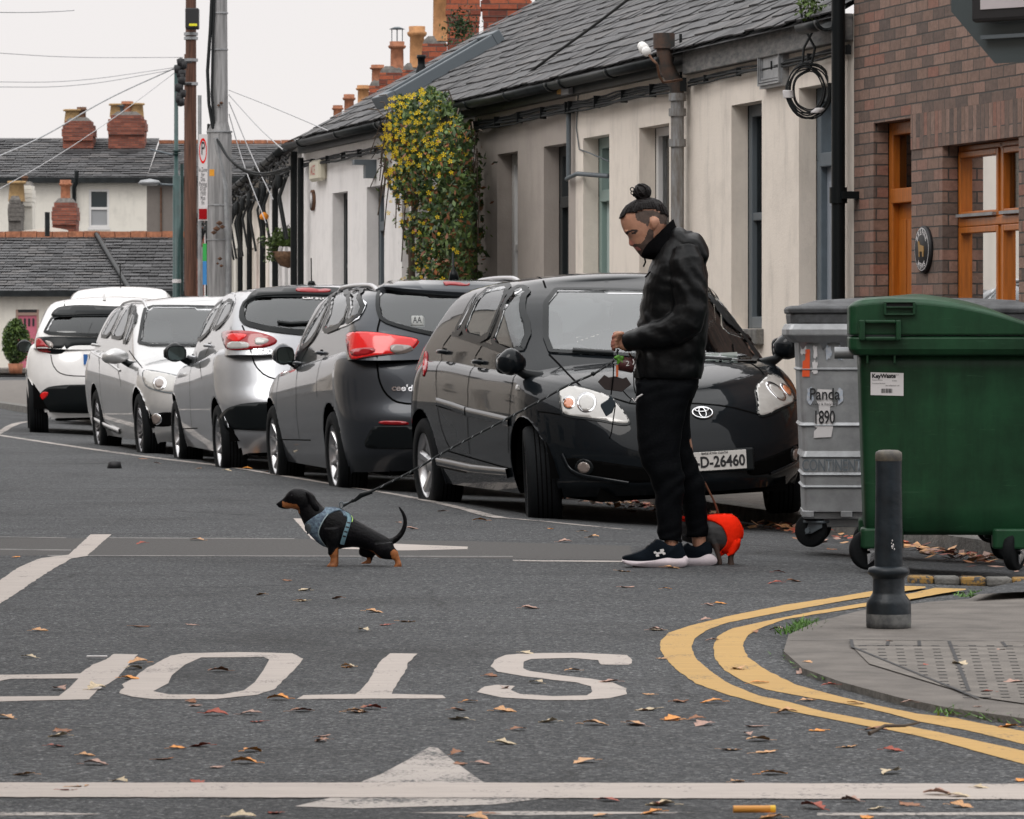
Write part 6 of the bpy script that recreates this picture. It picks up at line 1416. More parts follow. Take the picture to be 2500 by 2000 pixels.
DEM = dict(L=4.06, W=1.695, R=.302, fa=1.23, ra=-1.34, zb=.20, sec=SEC, cf=.9, cr=.58, nf=2.3, nr=2.2,
    belt=[(-2.1,1.0),(-1.7,1.06),(-1.0,1.02),(0,.94),(.8,.90),(1.3,.86),(1.8,.74),(2.0,.66)],
    front=[(0,1.93),(.2,2.02),(.5,2.03),(.8,1.93),(1,1.74)], rear=[(0,-1.90),(.2,-2.01),(.45,-2.03),(.65,-1.95),(1,-1.82)], crown=.06,
    gh=dict(sec=[(0,.90),(.3,.86),(.7,.77),(.92,.69),(1,.62)], front=[(0,1.05),(.5,.60),(.88,.25),(1,.05)], rear=[(0,-1.88),(.4,-1.80),(.8,-1.60),(1,-1.45)], roof=[(-2.0,1.44),(-1.4,1.485),(-.7,1.51),(-.1,1.50),(.5,1.44)], cf=.26, cr=.34, nf=2.5, nr=2.4, crown=.04))
MER = dict(L=4.60, W=1.77, R=.32, fa=1.50, ra=-1.25, zb=.19, sec=SEC, cf=.8, cr=.5, nf=2.4, nr=2.5,
    belt=[(-2.3,.98),(-1.8,1.0),(-1.0,.975),(0,.94),(.9,.90),(1.4,.87),(1.9,.80),(2.25,.72)],
    front=[(0,2.22),(.2,2.29),(.5,2.29),(.75,2.25),(.9,2.18),(1,2.05)], rear=[(0,-2.2),(.3,-2.3),(.6,-2.28),(1,-2.2)], crown=.07,
    gh=dict(sec=[(0,.89),(.3,.85),(.7,.765),(.92,.69),(1,.62)], front=[(0,1.05),(.5,.60),(.88,.22),(1,.05)], rear=[(0,-2.2),(.4,-2.1),(.8,-1.9),(1,-1.8)], roof=[(-2.2,1.40),(-1.4,1.44),(-.7,1.46),(-.1,1.45),(.4,1.40)], cf=.24, cr=.3, nf=2.5, nr=2.5, crown=.04))
YAR = dict(L=3.94, W=1.745, R=.305, fa=1.19, ra=-1.37, zb=.20, sec=SEC, cf=.9, cr=.6, nf=2.3, nr=2.2,
    belt=[(-2.0,.95),(-1.7,1.03),(-1.0,1.0),(0,.94),(.8,.90),(1.3,.86),(1.7,.76),(1.95,.68)],
    front=[(0,1.87),(.2,1.96),(.5,1.97),(.8,1.88),(1,1.7)], rear=[(0,-1.86),(.2,-1.96),(.45,-1.97),(.7,-1.93),(1,-1.82)], crown=.05,
    gh=dict(sec=[(0,.91),(.3,.87),(.7,.77),(.92,.69),(1,.62)], front=[(0,1.0),(.5,.55),(.88,.2),(1,.0)], rear=[(0,-1.86),(.4,-1.76),(.8,-1.55),(1,-1.4)], roof=[(-2.0,1.40),(-1.4,1.45),(-.7,1.48),(-.1,1.47),(.5,1.41)], cf=.26, cr=.34, nf=2.5, nr=2.4, crown=.045))
CAMB = .052
def X_at(xpx, d): return (xpx-CX)/FP*d
# ---- black hatchback facing the camera
c = Car(AUR, 'hatchback_car', 'black hatchback facing the camera, nearest car, behind the man with the leash', 'car', 'p_black', (X_at(1030,27.6)-.09, 27.75), R(15.0), 1, CAMB)
c.glass('windscreen', [(1150,611),(1250,611),(1360,614),(1460,618),(1494,626),(1530,662),(1567,710),(1600,762),(1540,762),(1450,756),(1300,748),(1200,743),(1149,740)], fw=.035, mat='screen_glass')
c.glass('front_side_window', Z(7, [(690,157),(735,165),(768,205),(775,430),(715,592),(522,522),(580,380),(640,240)]), mode='side', mirror=True, fw=.042)
c.glass('rear_side_window', Z(7, [(475,190),(555,160),(652,148),(620,225),(560,340),(492,506),(340,462),(395,320)]), mode='side', mirror=True, fw=.042)
c.glass('quarter_window', Z(7, [(438,205),(390,310),(330,460),(292,448),(345,350),(400,245)]), mode='side', mirror=True, fw=.036)
c.glass('rear_window', [(-.58,1.06),(.58,1.06),(.48,1.40),(-.48,1.40)], mode='B', sm=1)
hl_ = Z(7, [(950,812),(1000,792),(1080,795),(1190,825),(1285,862),(1350,930),(1405,1012),(1400,1036),(1350,1040),(1200,1008),(1000,985),(972,960),(956,880)])
c.patch('headlight', hl_, 'clear_lamp', .006, mirror=True); c.line('lamp_surround', hl_, 'black', .014, .006, closed=True, mirror=True, sm=2)
for cx_, cy_, r_, mt in ((1130,900,62,'chrome'),(1130,905,48,'clear_lamp'),(1020,900,40,'chrome'),(1018,905,30,'amber')):
    c.patch('lamp_reflector', [(x,y) for x,y in Z(7, [(cx_+r_*math.cos(a), cy_+r_*1.05*math.sin(a)) for a in [2*math.pi*i/20 for i in range(20)]])], mt, .0085 if mt == 'chrome' else .011, sm=0, step=5, mirror=True)
c.patch('lower_grille', Z(7, [(980,1235),(1340,1290),(1560,1320),(1600,1400),(1400,1410),(1100,1360),(1020,1320)]), M['under'], .003, mirror=True)
for r_, mt, of in ((56,'black',.008),(36,'clear_lamp',.012)):
    c.patch('fog_lamp', Z(7, [(1115+r_*math.cos(a), 1310+r_*math.sin(a)) for a in [2*math.pi*i/16 for i in range(16)]]), mt if mt == 'black' else M['smoke_lamp'], of, sm=0, step=5, mirror=True)
c.line('bumper_lip', Z(7, [(975,1225),(1020,1320),(1100,1362),(1280,1390),(1400,1410)]), 'p_black', .02, .004, mirror=True, h=.008)
c.line('bonnet_gap', Z(7, [(890,590),(960,660),(1030,735),(1090,790)]), 'under', .012, mirror=True); c.line('bonnet_front_gap', [(1286,837),(1338,853),(1400,851),(1456,849),(1530,855),(1604,875)], 'under', .012)
c.line('bumper_gap', Z(7, [(820,955),(890,962),(965,975)]), 'under', .008, mirror=True)
for nm, pts in (('door_gap', [(465,530),(410,620),(382,740),(375,900),(385,1225)]), ('door_gap', [(722,632),(690,700),(655,820),(638,1000),(632,1220)]), ('door_gap', [(265,465),(205,550),(178,660),(172,780),(176,900),(200,1050),(228,1130),(260,1195)])):
    c.line(nm, Z(7, pts), 'under', .009, .0025, mode='side', mirror=True)
c.line('door_gap', Z(7, [(240,1205),(640,1320)]), 'under', .009, mode='side', mirror=True)
c.line('side_moulding', Z(7, [(180,893),(270,920),(362,952)]), M['p_black'], .055, .002, mode='side', mirror=True, sm=0, h=.012); c.line('side_moulding', Z(7, [(370,955),(500,985),(638,1018)]), M['p_black'], .055, .002, mode='side', mirror=True, sm=0, h=.012)
c.line('sill_skirt', Z(7, [(190,1275),(400,1320),(638,1345)]), M['p_black'], .06, .003, mode='side', mirror=True, sm=0, h=.02)
c.line('roof_seam', Z(7, [(868,165),(850,110),(800,85)]), 'under', .012, mirror=True); c.line('window_trim', Z(7, [(272,458),(480,528),(712,604)]), 'black', .03, .004, mode='side', mirror=True, sm=0)
c.patch('side_indicator', Z(7, [(682,785),(702,785),(702,820),(682,820)]), 'clear_lamp', .006, mirror=True)
c.patch('rear_lamp', Z(7, [(95,590),(108,560),(120,600),(112,680),(88,745),(84,680)]), 'red_glass', .006, mirror=True, step=4)
c.line('wiper', Z(7, [(1040,575),(1150,583),(1300,592)]), 'black', .03, .012, sm=0, h=.012); c.line('wiper', [(1340,747),(1440,755),(1540,762)], 'black', .025, .012, sm=0, h=.012)
c.handle(Z(7,[(222,575)])[0]); c.handle(Z(7,[(447,640)])[0])
c.mirror((1.10,.855,1.01), 'p_black', (.15,.17,.17)); c.wheel(5,'silver','five',steer=R(-13))
# paper discs behind the windscreen
mb = MB(); 
for i,(yy,w_) in enumerate(((.18,.11),(.34,.12),(.48,.1))): mb.box((1.04,yy,.93),(1.046,yy+w_,1.0))
o = mb.build('paper_discs', pmat('pale_disc',(.45,.5,.47),.5), c.root)
# maker's emblem: three interlocking ovals, and the number plate
q, nn, d_ = c.hit('pix', (1479,870)); nn = nn if nn.dot(d_) < 0 else -nn; uy = (Vector((0,0,1))-nn*nn.z).normalized(); ux = uy.cross(nn).normalized(); ux = -ux if (c.M.to_3x3() @ ux).x < 0 else ux
def emb(rx, rz, ox, oz, w_): return [q+nn*.006+ux*(ox+rx*math.cos(a))+uy*(oz+rz*math.sin(a)) for a in [2*math.pi*i/28 for i in range(28)]]
mb = MB(); mb.tube(emb(.062,.042,0,0,0), .0058, 6, closed=True); mb.tube(emb(.021,.039,0,0,0), .0045, 6, closed=True); mb.tube(emb(.042,.015,0,.022,0), .0045, 6, closed=True); mb.build('bonnet_emblem', M['chrome'], c.root)
Pb = [(1398,929),(1574,947),(1571,984),(1396,969)]
hits = [c.hit('pix', p)[0] for p in Pb]; xfm = max(h.x for h in hits)+.012; cc = sum(hits, Vector())/4; 
# plate centred on the nose
pz = (hits[1].z+hits[2].z)/2; mb = MB()
yc_ = q.y; xfm = max(c.hit('F',(yc_+dy_,pz+dz_))[0].x for dy_ in (-.2,0,.2) for dz_ in (-.05,.05))+.008
mb.box((xfm,yc_-.26,pz-.056),(xfm+.006,.26,pz+.056)); pl = mb.build('number_plate', M['plate'], c.root, bevel=.002)
mb = MB(); mb.box((xfm-.12,yc_-.27,pz-.07),(xfm-.001,yc_+.27,pz+.065)); mb.build('plate_holder', M['black'], c.root, bevel=.01)
mb = MB(); mb.box((xfm+.0062,yc_-.257,pz-.053),(xfm+.0068,yc_-.215,pz+.053)); mb.build('blue_band', M['blue'], pl)
text_on('07-D-26460', .092, (xfm+.0064,yc_+.015,pz-.008), (0,1,0), (0,0,1), M['ink'], 'plate_number', pl, bold=.0025, sx=.86)
text_on('BAILE ÁTHA CLIATH', .018, (xfm+.0064,yc_+.02,pz+.046), (0,1,0), (0,0,1), M['ink'], 'plate_town', pl, bold=.0004)
c.finish()
# ---- dark grey estate, tail to the camera
c = Car(CEE, 'estate_car', 'dark grey estate car with red wraparound tail lamps and silver roof rails', 'car', 'p_grey', (X_at(636,32.6), 32.6), R(12.5), -1, CAMB)
rw = Z(6, [(1072,225),(1110,195),(1300,213),(1500,232),(1700,242),(1900,250),(2080,262),(2110,330),(2080,420),(1900,505),(1700,525),(1480,512),(1300,475),(1150,432),(1092,398),(1070,330)])
c.glass('rear_window', rw, fw=.03, mat='car_glass')
c.patch('roof_spoiler', Z(6, [(1068,218),(1110,180),(1180,150),(1400,155),(1720,163),(1950,172),(2090,210),(2095,262),(1900,248),(1660,238),(1300,215),(1110,198)]), 'p_grey', .03, skirt=.04)
c.patch('brake_light', Z(6, [(1520,164),(1716,171),(1708,192),(1545,182)]), 'red_glass', .036)
c.glass('front_side_window', Z(6, [(818,180),(735,300),(655,475),(605,555),(528,622),(545,550),(640,385),(735,255)]), mode='side', mirror=True, fw=.042)
c.glass('rear_side_window', Z(6, [(842,172),(932,177),(900,250),(832,440),(682,500),(752,330)]), mode='side', mirror=True, fw=.042)
c.glass('quarter_window', Z(6, [(944,187),(978,205),(984,290),(938,395),(852,430),(892,310)]), mode='side', mirror=True, fw=.038)
c.line('chrome_trim', Z(6, [(690,490),(840,450),(930,415),(975,340),(996,280),(990,200),(950,165),(900,152),(840,150),(790,185),(700,290)]), 'chrome', .016, .008, mode='side', mirror=True)
tl = Z(6, [(853,520),(870,495),(960,492),(1058,497),(1200,518),(1352,542),(1345,562),(1312,602),(1240,635),(1070,655),(980,668),(890,690),(872,650),(856,570)])
c.patch('tail_lamp', tl, 'red_bright', .010, step=6, mirror=True); c.line('lamp_surround', tl, 'black', .010, .009, closed=True, sm=2, mirror=True)
c.patch('reversing_lamp', Z(6, [(1158,578),(1312,590),(1290,610),(1235,632),(1158,640)]), 'smoke_lamp', .014, mirror=True); c.patch('indicator_lamp', Z(6, [(880,612),(1050,600),(1052,640),(900,672)]), 'red_glass', .014, mirror=True)
c.line('hatch_gap', Z(6, [(1088,395),(1066,480),(1062,600),(1066,720),(1078,830),(1120,920),(1190,980),(1280,996),(1500,1005)]), 'under', .014, mirror=True)
c.line('tailgate_crease_shade', Z(6, [(1085,715),(1200,705),(1390,682),(1500,680)]), 'under', .012, .0015, mirror=True)  # shade of the tailgate crease, laid on as a flat dark ribbon
c.patch('rear_reflector', Z(6, [(1085,1112),(1278,1116),(1268,1142),(1072,1138)]), 'red_glass', .008, mirror=True)
c.patch('lower_bumper', Z(6, [(960,1300),(1030,1160),(1075,1145),(1370,1150),(1900,1190),(1950,1300),(1900,1340),(1370,1310),(1100,1310)]), 'black', .006)
for pts in ([(700,640),(660,740),(640,860),(645,950)], [(582,600),(530,700),(505,800),(498,900),(505,1100),(522,1245)], [(470,640),(400,750),(370,850),(360,950),(360,1100),(375,1235)], [(375,1245),(600,1250)], [(1075,205),(1105,150),(1130,130)]):
    c.line('door_gap', Z(6, pts), 'under', .009, mode='side', mirror=True)
c.rail('roof_rail', .15, -1.5, 'silver', .018, .03)
c.handle(Z(6,[(675,640)])[0], mat=M['p_grey']); c.handle(Z(6,[(517,712)])[0], mat=M['p_grey'])
c.text("cee'd", None, .06, 'chrome', Z(6, [(1170,885),(1320,888)]), bold=.002)
q = c.hit('pix', Z(6,[(1605,118)])[0])[0]; mb = MB(); mb.lathe([(0,0),(.04,0),(.03,.05),(.008,.08),(.005,.2),(0,.2)], 10, o=q); mb.build('roof_aerial', M['black'], c.root)
st = Z(6, [(1305,380),(1388,380),(1388,445),(1305,445)]); h_ = [c.hit('pix', p)[0] for p in st]
c.patch('window_sticker', st, pmat('grey_sticker',(.30,.31,.30),.6), .006, sm=0); c.text('AA', None, .085, 'ink', Z(6, [(1316,412),(1378,412)]), 'sticker_lettering', bold=.001)
c.mirror((.62,.845,1.02), 'p_grey', (.15,.16,.17)); c.wheel(10,'silver','multi'); 
c.finish()
# ---- silver small hatch, tail to the camera
c = Car(DEM, 'hatchback_car', 'silver small hatchback seen from behind with red and clear tail lamp', 'car', 'p_silver', (X_at(411,37.0), 37.0), R(12.0), -1, CAMB)
c.glass('rear_window', Z(6, [(118,400),(122,330),(150,270),(235,243),(420,238),(605,238),(800,245),(975,262),(1060,350),(1070,430),(1000,480),(800,500),(605,502),(480,492),(300,472),(150,435)]), fw=.05)
c.patch('roof_spoiler', Z(6, [(122,332),(150,280),(180,235),(230,198),(420,190),(605,188),(800,192),(980,215),(1060,300),(1062,352),(975,258),(605,238),(235,243),(150,285)]), 'black', .02, skirt=.03)
c.patch('brake_light', Z(6, [(500,196),(740,202),(735,228),(492,222)]), 'red_glass', .026)
tl = Z(5, [(1375,862),(1385,830),(1545,835),(1640,850),(1715,882),(1700,910),(1650,930),(1550,948),(1410,955),(1388,910)])
c.patch('tail_lamp', tl, 'red_glass', .010, step=5, mirror=True)
c.patch('clear_lamp', Z(5, [(1580,872),(1670,885),(1650,910),(1580,925)]), 'clear_lamp', .013, step=4, mirror=True); c.patch('clear_lamp', Z(5, [(1412,915),(1440,900),(1545,905),(1545,942),(1415,948)]), 'clear_lamp', .013, step=4, mirror=True); c.patch('red_lens', Z(5, [(1400,850),(1540,855),(1510,885),(1470,905),(1415,890)]), 'red_bright', .013, step=4, mirror=True)  # clear sections and a brighter red section of the tail lamp
c.glass('front_side_window', Z(5, [(1398,640),(1330,770),(1290,850),(1212,898),(1262,790),(1330,690)]), mode='side', mirror=True, fw=.038); c.glass('rear_side_window', Z(5, [(1448,655),(1430,720),(1372,800),(1320,830),(1362,730),(1412,642)]), mode='side', mirror=True, fw=.036)
c.line('chrome_trim', Z(5, [(1350,640),(1390,590),(1430,575),(1460,600),(1462,650),(1435,720)]), 'chrome', .010, .006, mode='side', mirror=True)
c.line('hatch_gap', Z(6, [(118,445),(160,540),(182,640),(210,730),(280,800),(400,835),(600,850)]), 'under', .012, mirror=True)
c.patch('lower_bumper', Z(5, [(1350,1440),(1352,1390),(1375,1340),(1420,1305),(1500,1282),(1640,1272),(1800,1275),(2200,1290),(2300,1440),(1900,1460)]), 'black', .008)
for pts in ([(1310,900),(1265,1000),(1245,1080),(1250,1130)], [(1215,960),(1190,1050),(1180,1200),(1190,1430)], [(1090,990),(1075,1100)], [(1105,1440),(1225,1435)]): c.line('door_gap', Z(5, pts), 'under', .009, mode='side', mirror=True)
c.handle(Z(5,[(1295,925)])[0]); c.handle(Z(5,[(1195,995)])[0]); c.text('DEMIO', None, .055, 'chrome', Z(5, [(1588,982),(1703,982)]), bold=.003); c.text('carstore', None, .07, 'label', Z(6, [(540,252),(780,262)]), 'sticker_lettering', bold=.002)
q = c.hit('pix', Z(6,[(605,160)])[0])[0]; mb = MB(); mb.tube([q, q+Vector((-.05,0,.22))], .005, 6); mb.lathe([(0,0),(.035,0),(.025,.03),(0,.035)], 10, o=q); mb.build('roof_aerial', M['black'], c.root)
c.line('wiper', Z(6, [(368,430),(460,440),(600,432)]), 'black', .025, .012, sm=0, h=.012)
c.mirror((.62,.84,1.01), 'black', (.15,.19,.17)); c.wheel(8,'silver','multi'); c.finish()
# ---- silver estate facing the camera
c = Car(MER, 'estate_car', 'pale silver estate car facing the camera between two hatchbacks', 'car', 'p_silver2', (X_at(243,41.4), 41.4), R(13.5), 1, CAMB)
c.glass('windscreen', Z(5, [(905,682),(1100,682),(1310,686),(1500,690),(1700,700),(1780,800),(1830,930),(1600,935),(1200,925),(860,922),(872,850),(888,750)]), fw=.035)
c.glass('front_side_window', Z(5, [(845,668),(852,720),(838,800),(790,905),(765,905),(800,800),(822,730)]), mode='side', mirror=True, fw=.036)
c.glass('middle_side_window', Z(5, [(790,690),(832,665),(805,745),(765,870),(735,880),(690,870),(735,780)]), mode='side', mirror=True, fw=.036); c.glass('rear_side_window', Z(5, [(625,868),(680,765),(735,695),(768,685),(722,775),(675,868)]), mode='side', mirror=True, fw=.036)
hl2 = Z(5, [(885,1082),(920,1076),(1055,1102),(1120,1118),(1125,1170),(1110,1220),(1055,1218),(980,1205),(910,1182),(886,1130)])
c.patch('headlight', hl2, 'clear_lamp', .008, step=5, mirror=True); c.line('lamp_surround', hl2, 'greypaint', .01, .008, closed=True, mirror=True)
for r_, mt, of in ((42,'chrome',.011),(27,'smoke_lamp',.014)): c.patch('lamp_reflector', Z(5, [(990+r_*math.cos(a), 1160+r_*math.sin(a)) for a in [2*math.pi*i/16 for i in range(16)]]), mt, of, sm=0, step=4, mirror=True)
c.patch('fog_recess', Z(5, [(885,1408),(915,1355),(1030,1332),(1100,1345),(1110,1410),(1030,1428),(920,1422)]), 'under', .002, skirt=.002, mirror=True)
for r_, mt, of in ((38,'chrome',.004),(30,'smoke_lamp',.006)): c.patch('fog_lamp', Z(5, [(965+r_*math.cos(a), 1380+r_*math.sin(a)) for a in [2*math.pi*i/16 for i in range(16)]]), mt, of, sm=0, step=4, mirror=True)
c.patch('grille', [(-.36,.48),(.36,.48),(.42,.66),(-.42,.66)], 'under', .006, mode='F')
c.line('bonnet_gap', Z(5, [(800,955),(840,1010),(882,1062)]), 'under', .010, mirror=True); c.rail('roof_rail', .1, -1.6, 'silver', .014, .025)
for pts in ([(740,1010),(745,1130),(750,1180)], [(640,960),(620,1060),(622,1200),(650,1370)], [(565,935),(555,1010)], [(585,1360),(745,1450)]): c.line('door_gap', Z(5, pts), 'under', .009, mode='side', mirror=True)
c.line('side_crease', Z(5, [(560,950),(650,1010),(745,1080)]), M['p_silver2'], .02, .002, mode='side', mirror=True, h=.008); c.line('sill_trim', Z(5, [(580,1375),(660,1420),(745,1455)]), M['p_silver2'], .05, .003, mode='side', mirror=True, h=.012)
c.handle(Z(5,[(665,995)])[0]); c.handle(Z(5,[(595,920)])[0]); c.mirror((.83,.89,.965), 'p_silver2', (.14,.24,.15)); c.wheel(10,'darkalloy','twin'); c.finish()
# ---- white small hatch, tail to the camera
c = Car(YAR, 'hatchback_car', 'white small hatchback with black band across its tail, far left', 'car', 'p_white', (X_at(50,49.0), 49.4), R(6.8), -1, .03)
c.glass('rear_window', Z(5, [(275,848),(300,800),(330,745),(500,738),(700,738),(900,742),(1010,750),(1040,850),(900,862),(640,862),(430,857)]), fw=.04, mat='car_glass_dark')
c.patch('roof_spoiler', Z(5, [(318,745),(335,715),(370,690),(500,678),(720,690),(950,690),(1010,720),(1015,752),(900,742),(700,738),(500,738),(330,748)]), 'black', .02, skirt=.02)
c.patch('lamp_band', Z(5, [(222,880),(250,872),(330,868),(440,872),(640,874),(900,872),(1040,880),(1050,960),(900,968),(700,920),(560,915),(440,918),(405,945),(380,972),(320,978),(235,955)]), 'black', .008)
c.patch('tail_lamp', Z(5, [(226,882),(252,878),(270,900),(300,935),(322,968),(262,968),(226,950)]), 'red_glass', .013, step=4, mirror=True); c.patch('clear_lamp', Z(5, [(278,890),(330,905),(322,955),(295,925)]), 'smoke_lamp', .013, step=4, mirror=True)
c.text('YARIS', None, .06, 'chrome', Z(5, [(342,912),(398,912)]), bold=.002); c.text('ontario', None, .07, 'label', Z(5, [(590,716),(700,720)]), 'sticker_lettering', bold=.001)
c.patch('lower_bumper', Z(5, [(205,1302),(225,1260),(262,1205),(300,1178),(400,1166),(560,1164),(900,1170),(1000,1200),(1040,1310),(900,1340),(300,1340)]), 'black', .008)
c.patch('rear_reflector', Z(5, [(258,1212),(302,1208),(290,1240),(242,1275)]), 'red_bright', .013, step=3, mirror=True)
c.line('hatch_gap', Z(5, [(315,980),(325,1040),(360,1090),(420,1110),(560,1115)]), 'under', .010, mirror=True)
q = c.hit('pix', Z(5, [(560,1008)])[0])[0]; zc = q.z; mb = MB(); mb.box((q.x-.03,-.26,zc-.056),(q.x-.02,.26,zc+.056)); pl = mb.build('number_plate', M['plate'], c.root); mb = MB(); mb.box((q.x-.0308,.215,zc-.056),(q.x-.0302,.26,zc+.056)); mb.build('blue_band', M['blue'], pl)
c.line('roof_channel', Z(5, [(402,640),(398,690)]), 'under', .01, mirror=True)
q = c.hit('T', (-1.3,0))[0]; mb = MB(); mb.loft([[(q.x+.09*a, .02*b, q.z-.01) for a,b in ((-1,-1),(1,-1),(1,1),(-1,1))], [(q.x-.05+.02*a, .006*b, q.z+.06) for a,b in ((-1,-1),(1,-1),(1,1),(-1,1))]], sm=False); mb.build('fin_aerial', M['p_white'], c.root)
c.patch('badge', [(.0+.05*math.cos(a), .90+.035*math.sin(a)) for a in [2*math.pi*i/16 for i in range(16)]], 'chrome', .02, mode='B', sm=0)
c.mirror((.62,.84,.98), 'black', (.14,.17,.15)); c.wheel(5,'darkalloy','five'); c.finish()
# ---- white car beyond it, only its roof shows
YA2 = dict(YAR); YA2['gh'] = dict(YAR['gh'], roof=[(-2.0,1.60),(-1.4,1.64),(-.7,1.66),(-.1,1.66),(.5,1.60)]); YA2['belt'] = [(a_, b_+.12) for a_, b_ in YAR['belt']]
c = Car(YA2, 'hatchback_car', 'white car almost hidden, only its roof and aerial showing above the others', 'car', 'p_white', (X_at(112,57.0), 57.0), R(7), -1, .02)
c.glass('rear_window', [(-.58,1.02),(.58,1.02),(.5,1.3),(-.5,1.3)], mode='B', sm=1, mat='car_glass_dark'); c.patch('brake_light', [(-.25,1.33),(.25,1.33),(.25,1.36),(-.25,1.36)], 'red_glass', .02, mode='B', sm=0)
c.glass('side_window', [(-1.3,1.05),(.5,1.02),(.1,1.34),(-1.2,1.36)], mode='L', mirror=True, sm=1, mat='car_glass_dark')
q = c.hit('T', (-1.1,0))[0]; mb = MB(); mb.tube([q, q+Vector((-.06,0,.30))], .008, 5); mb.build('roof_aerial', M['black'], c.root)
c.mirror((.78,.89,.98), 'p_white'); c.wheel(5,'silver','five'); c.finish()
# ------------------------------------------------------------------ wheeled bins
def castor(parent, x, y, z0, r, mat='chrome', ang=0, name='castor'):
    fk = MB(); ca, sa = math.cos(ang), math.sin(ang); F_ = lambda a,b,c: (x+a*ca-b*sa, y+a*sa+b*ca, c)
    e_ = MB(); e_.lathe([(r*.0,-.022),(r*.86,-.024),(r*.97,-.018),(r,0),(r*.97,.018),(r*.86,.024),(0,.022)], 28, axis='y'); me = e_.mesh(); me.transform(Matrix.Translation((x-.035*ca,y-.035*sa,r)) @ Matrix.Rotation(ang,4,'Z')); cs = link(name, me, M['rubber'], parent)
    for s_ in (-1,1):
        poly = [(-.035-.018,r-.02),(-.035+.02,r-.015),(.045,z0-.035),(.045,z0),(-.03,z0),(-.05,z0-.06)]
        fk.prism(poly, s_*.033-.003, s_*.033+.003, fn=lambda a,b,c: F_(a,c,b))
    fk.prism([(-.06,z0-.012),(.055,z0-.012),(.055,z0),(-.06,z0)], -.045, .045, fn=lambda a,b,c: F_(a,c,b)); fk.build('fork', M[mat], cs, bevel=.003)
    ax = MB(); ax.tube([F_(-.035,-.045,r), F_(-.035,.045,r)], .014, 10); ax.build('axle', M[mat], cs); return cs
sG = FP/20.3; zG = lambda y: CH-(y-HY)/sG
# local frame: x right, y away, origin at near-left body corner at ground
gx0 = (1812-CX)/sG; wG = .83
gb = empty('green_wheeled_bin', (gx0, 20.3, 0), R(-4), 'large green plastic wheeled bin with a white label, right of the grey bin', 'bin')
DP = 1.22; zb0, zb1 = zG(1122), zG(735); zl = zG(632)
def rrect(x0,y0,x1,y1,z,r,n=5):
    out = []
    for cx_,cy_,a0 in ((x1-r,y1-r,0),(x0+r,y1-r,90),(x0+r,y0+r,180),(x1-r,y0+r,270)):
        for i in range(n+1): a = R(a0+90*i/n); out.append((cx_+r*math.cos(a), cy_+r*math.sin(a), z))
    return out
mb = MB(); zz = [zb0-.015, zb0+.0, zb0+.03]; rings = [rrect(.04,.06,wG-.03,DP-.06,zb0-.012,.03), rrect(.02,.035,wG-.01,DP-.03,zb0+.012,.035)]
for k in range(1,9): u = k/8; rings.append(rrect(.02-.028*u, .035-.035*u, wG-.01+.02*u, DP-.03+.03*u, zb0+.012+(zb1-.0-zb0)*u, .04+.01*u))
mb.loft(rings); bd = mb.build('body', M['greenbin'], gb)
# castor housings at the lower corners
for x0,x1 in ((.0,.20),(wG-.22,wG+.0)):
    for y0,y1 in ((.01,.2),(DP-.2,DP-.01)): mb = MB(); mb.loft([rrect(x0,y0,x1,y1,zb0-.075,.03), rrect(x0+.0,y0,x1-.0,y1,zb0+.02,.03)], sm=False); mb.build('castor_housing', M['greenbin'], gb, bevel=.01)
# ribs under the rim, rim and pocket frames
mb = MB(); mb.loft([rrect(-.035,-.05,wG+.05,DP+.05,zb1-.03,.05), rrect(-.055,-.065,wG+.06,DP+.06,zb1+.0,.05), rrect(-.055,-.065,wG+.06,DP+.06,zb1+.055,.05), rrect(-.02,-.03,wG+.02,DP+.02,zb1+.062,.05)], sm=False); mb.build('rim', M['greenbin'], gb, bevel=.008)
px_ = lambda x: (x-CX)/sG-gx0
mb = MB(); x0,x1,y0,y1 = px_(1826),px_(1890),zG(717),zG(672) 
zt, zb_ = zG(674), zG(717)
fx0, fx1 = px_(1808), px_(1896)
for a,b,c,d in ((fx0,px_(1821),zb_,zt),(px_(1885),fx1,zb_,zt),(px_(1821),px_(1885),zb_,zG(709)),(px_(1821),px_(1885),zG(681),zt)): mb.box((a,-.10,c),(b,-.0,d))
mb.build('handle_pocket', M['greenbin'], gb, bevel=.006)
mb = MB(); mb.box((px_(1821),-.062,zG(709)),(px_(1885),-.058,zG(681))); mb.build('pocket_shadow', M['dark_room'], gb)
mb = MB()
for x in (px_(1826), px_(1883)): mb.box((x-.004,-.045,zG(765)),(x+.004,.02,zG(717)))
mb.build('ribs', M['greenbin'], gb)
# lid: arched from left to right
def lidz(x): return interp(x/wG, [(-.12,-.02),(-.03,-.01),(.03,.0),(.15,.004),(.35,.0),(.5,-.013),(.6,-.026),(.7,-.044),(.8,-.066),(.89,-.088),(1.0,-.118),(1.1,-.15)])
rings = []
for (e0, dz_) in ((.055,0),(.055,1),(.035,1.12),(.0,1.18),(-.25,1.30)):
    rg = rrect(-e0,-e0-.01,wG+e0,DP+e0,0,.045); out = []; r2 = []
    for i_ in range(len(rg)):
        a_, b_ = Vector(rg[i_]), Vector(rg[(i_+1)%len(rg)]); r2.append(a_)
        if (i_+1) % 6 == 0: r2 += [a_.lerp(b_, k_/14) for k_ in range(1,14)]
    rg = r2
    for x,y,z in rg: h0 = zb1+.064; hh = zl-h0+lidz(x)-.015; out.append((x,y,h0+max(.02,hh)*dz_ if dz_ else h0))
    rings.append(out)
mb = MB(); mb.loft(rings, sm=False); mb.build('lid', M['greenbin'], gb, bevel=.008)
mb = MB(); a,b = px_(1860), px_(1926)
for (c,d,yy) in ((zG(638),zG(636),-.085),(zG(664),zG(661),-.085)): mb.box((a,yy,c),(b,-.05,d))
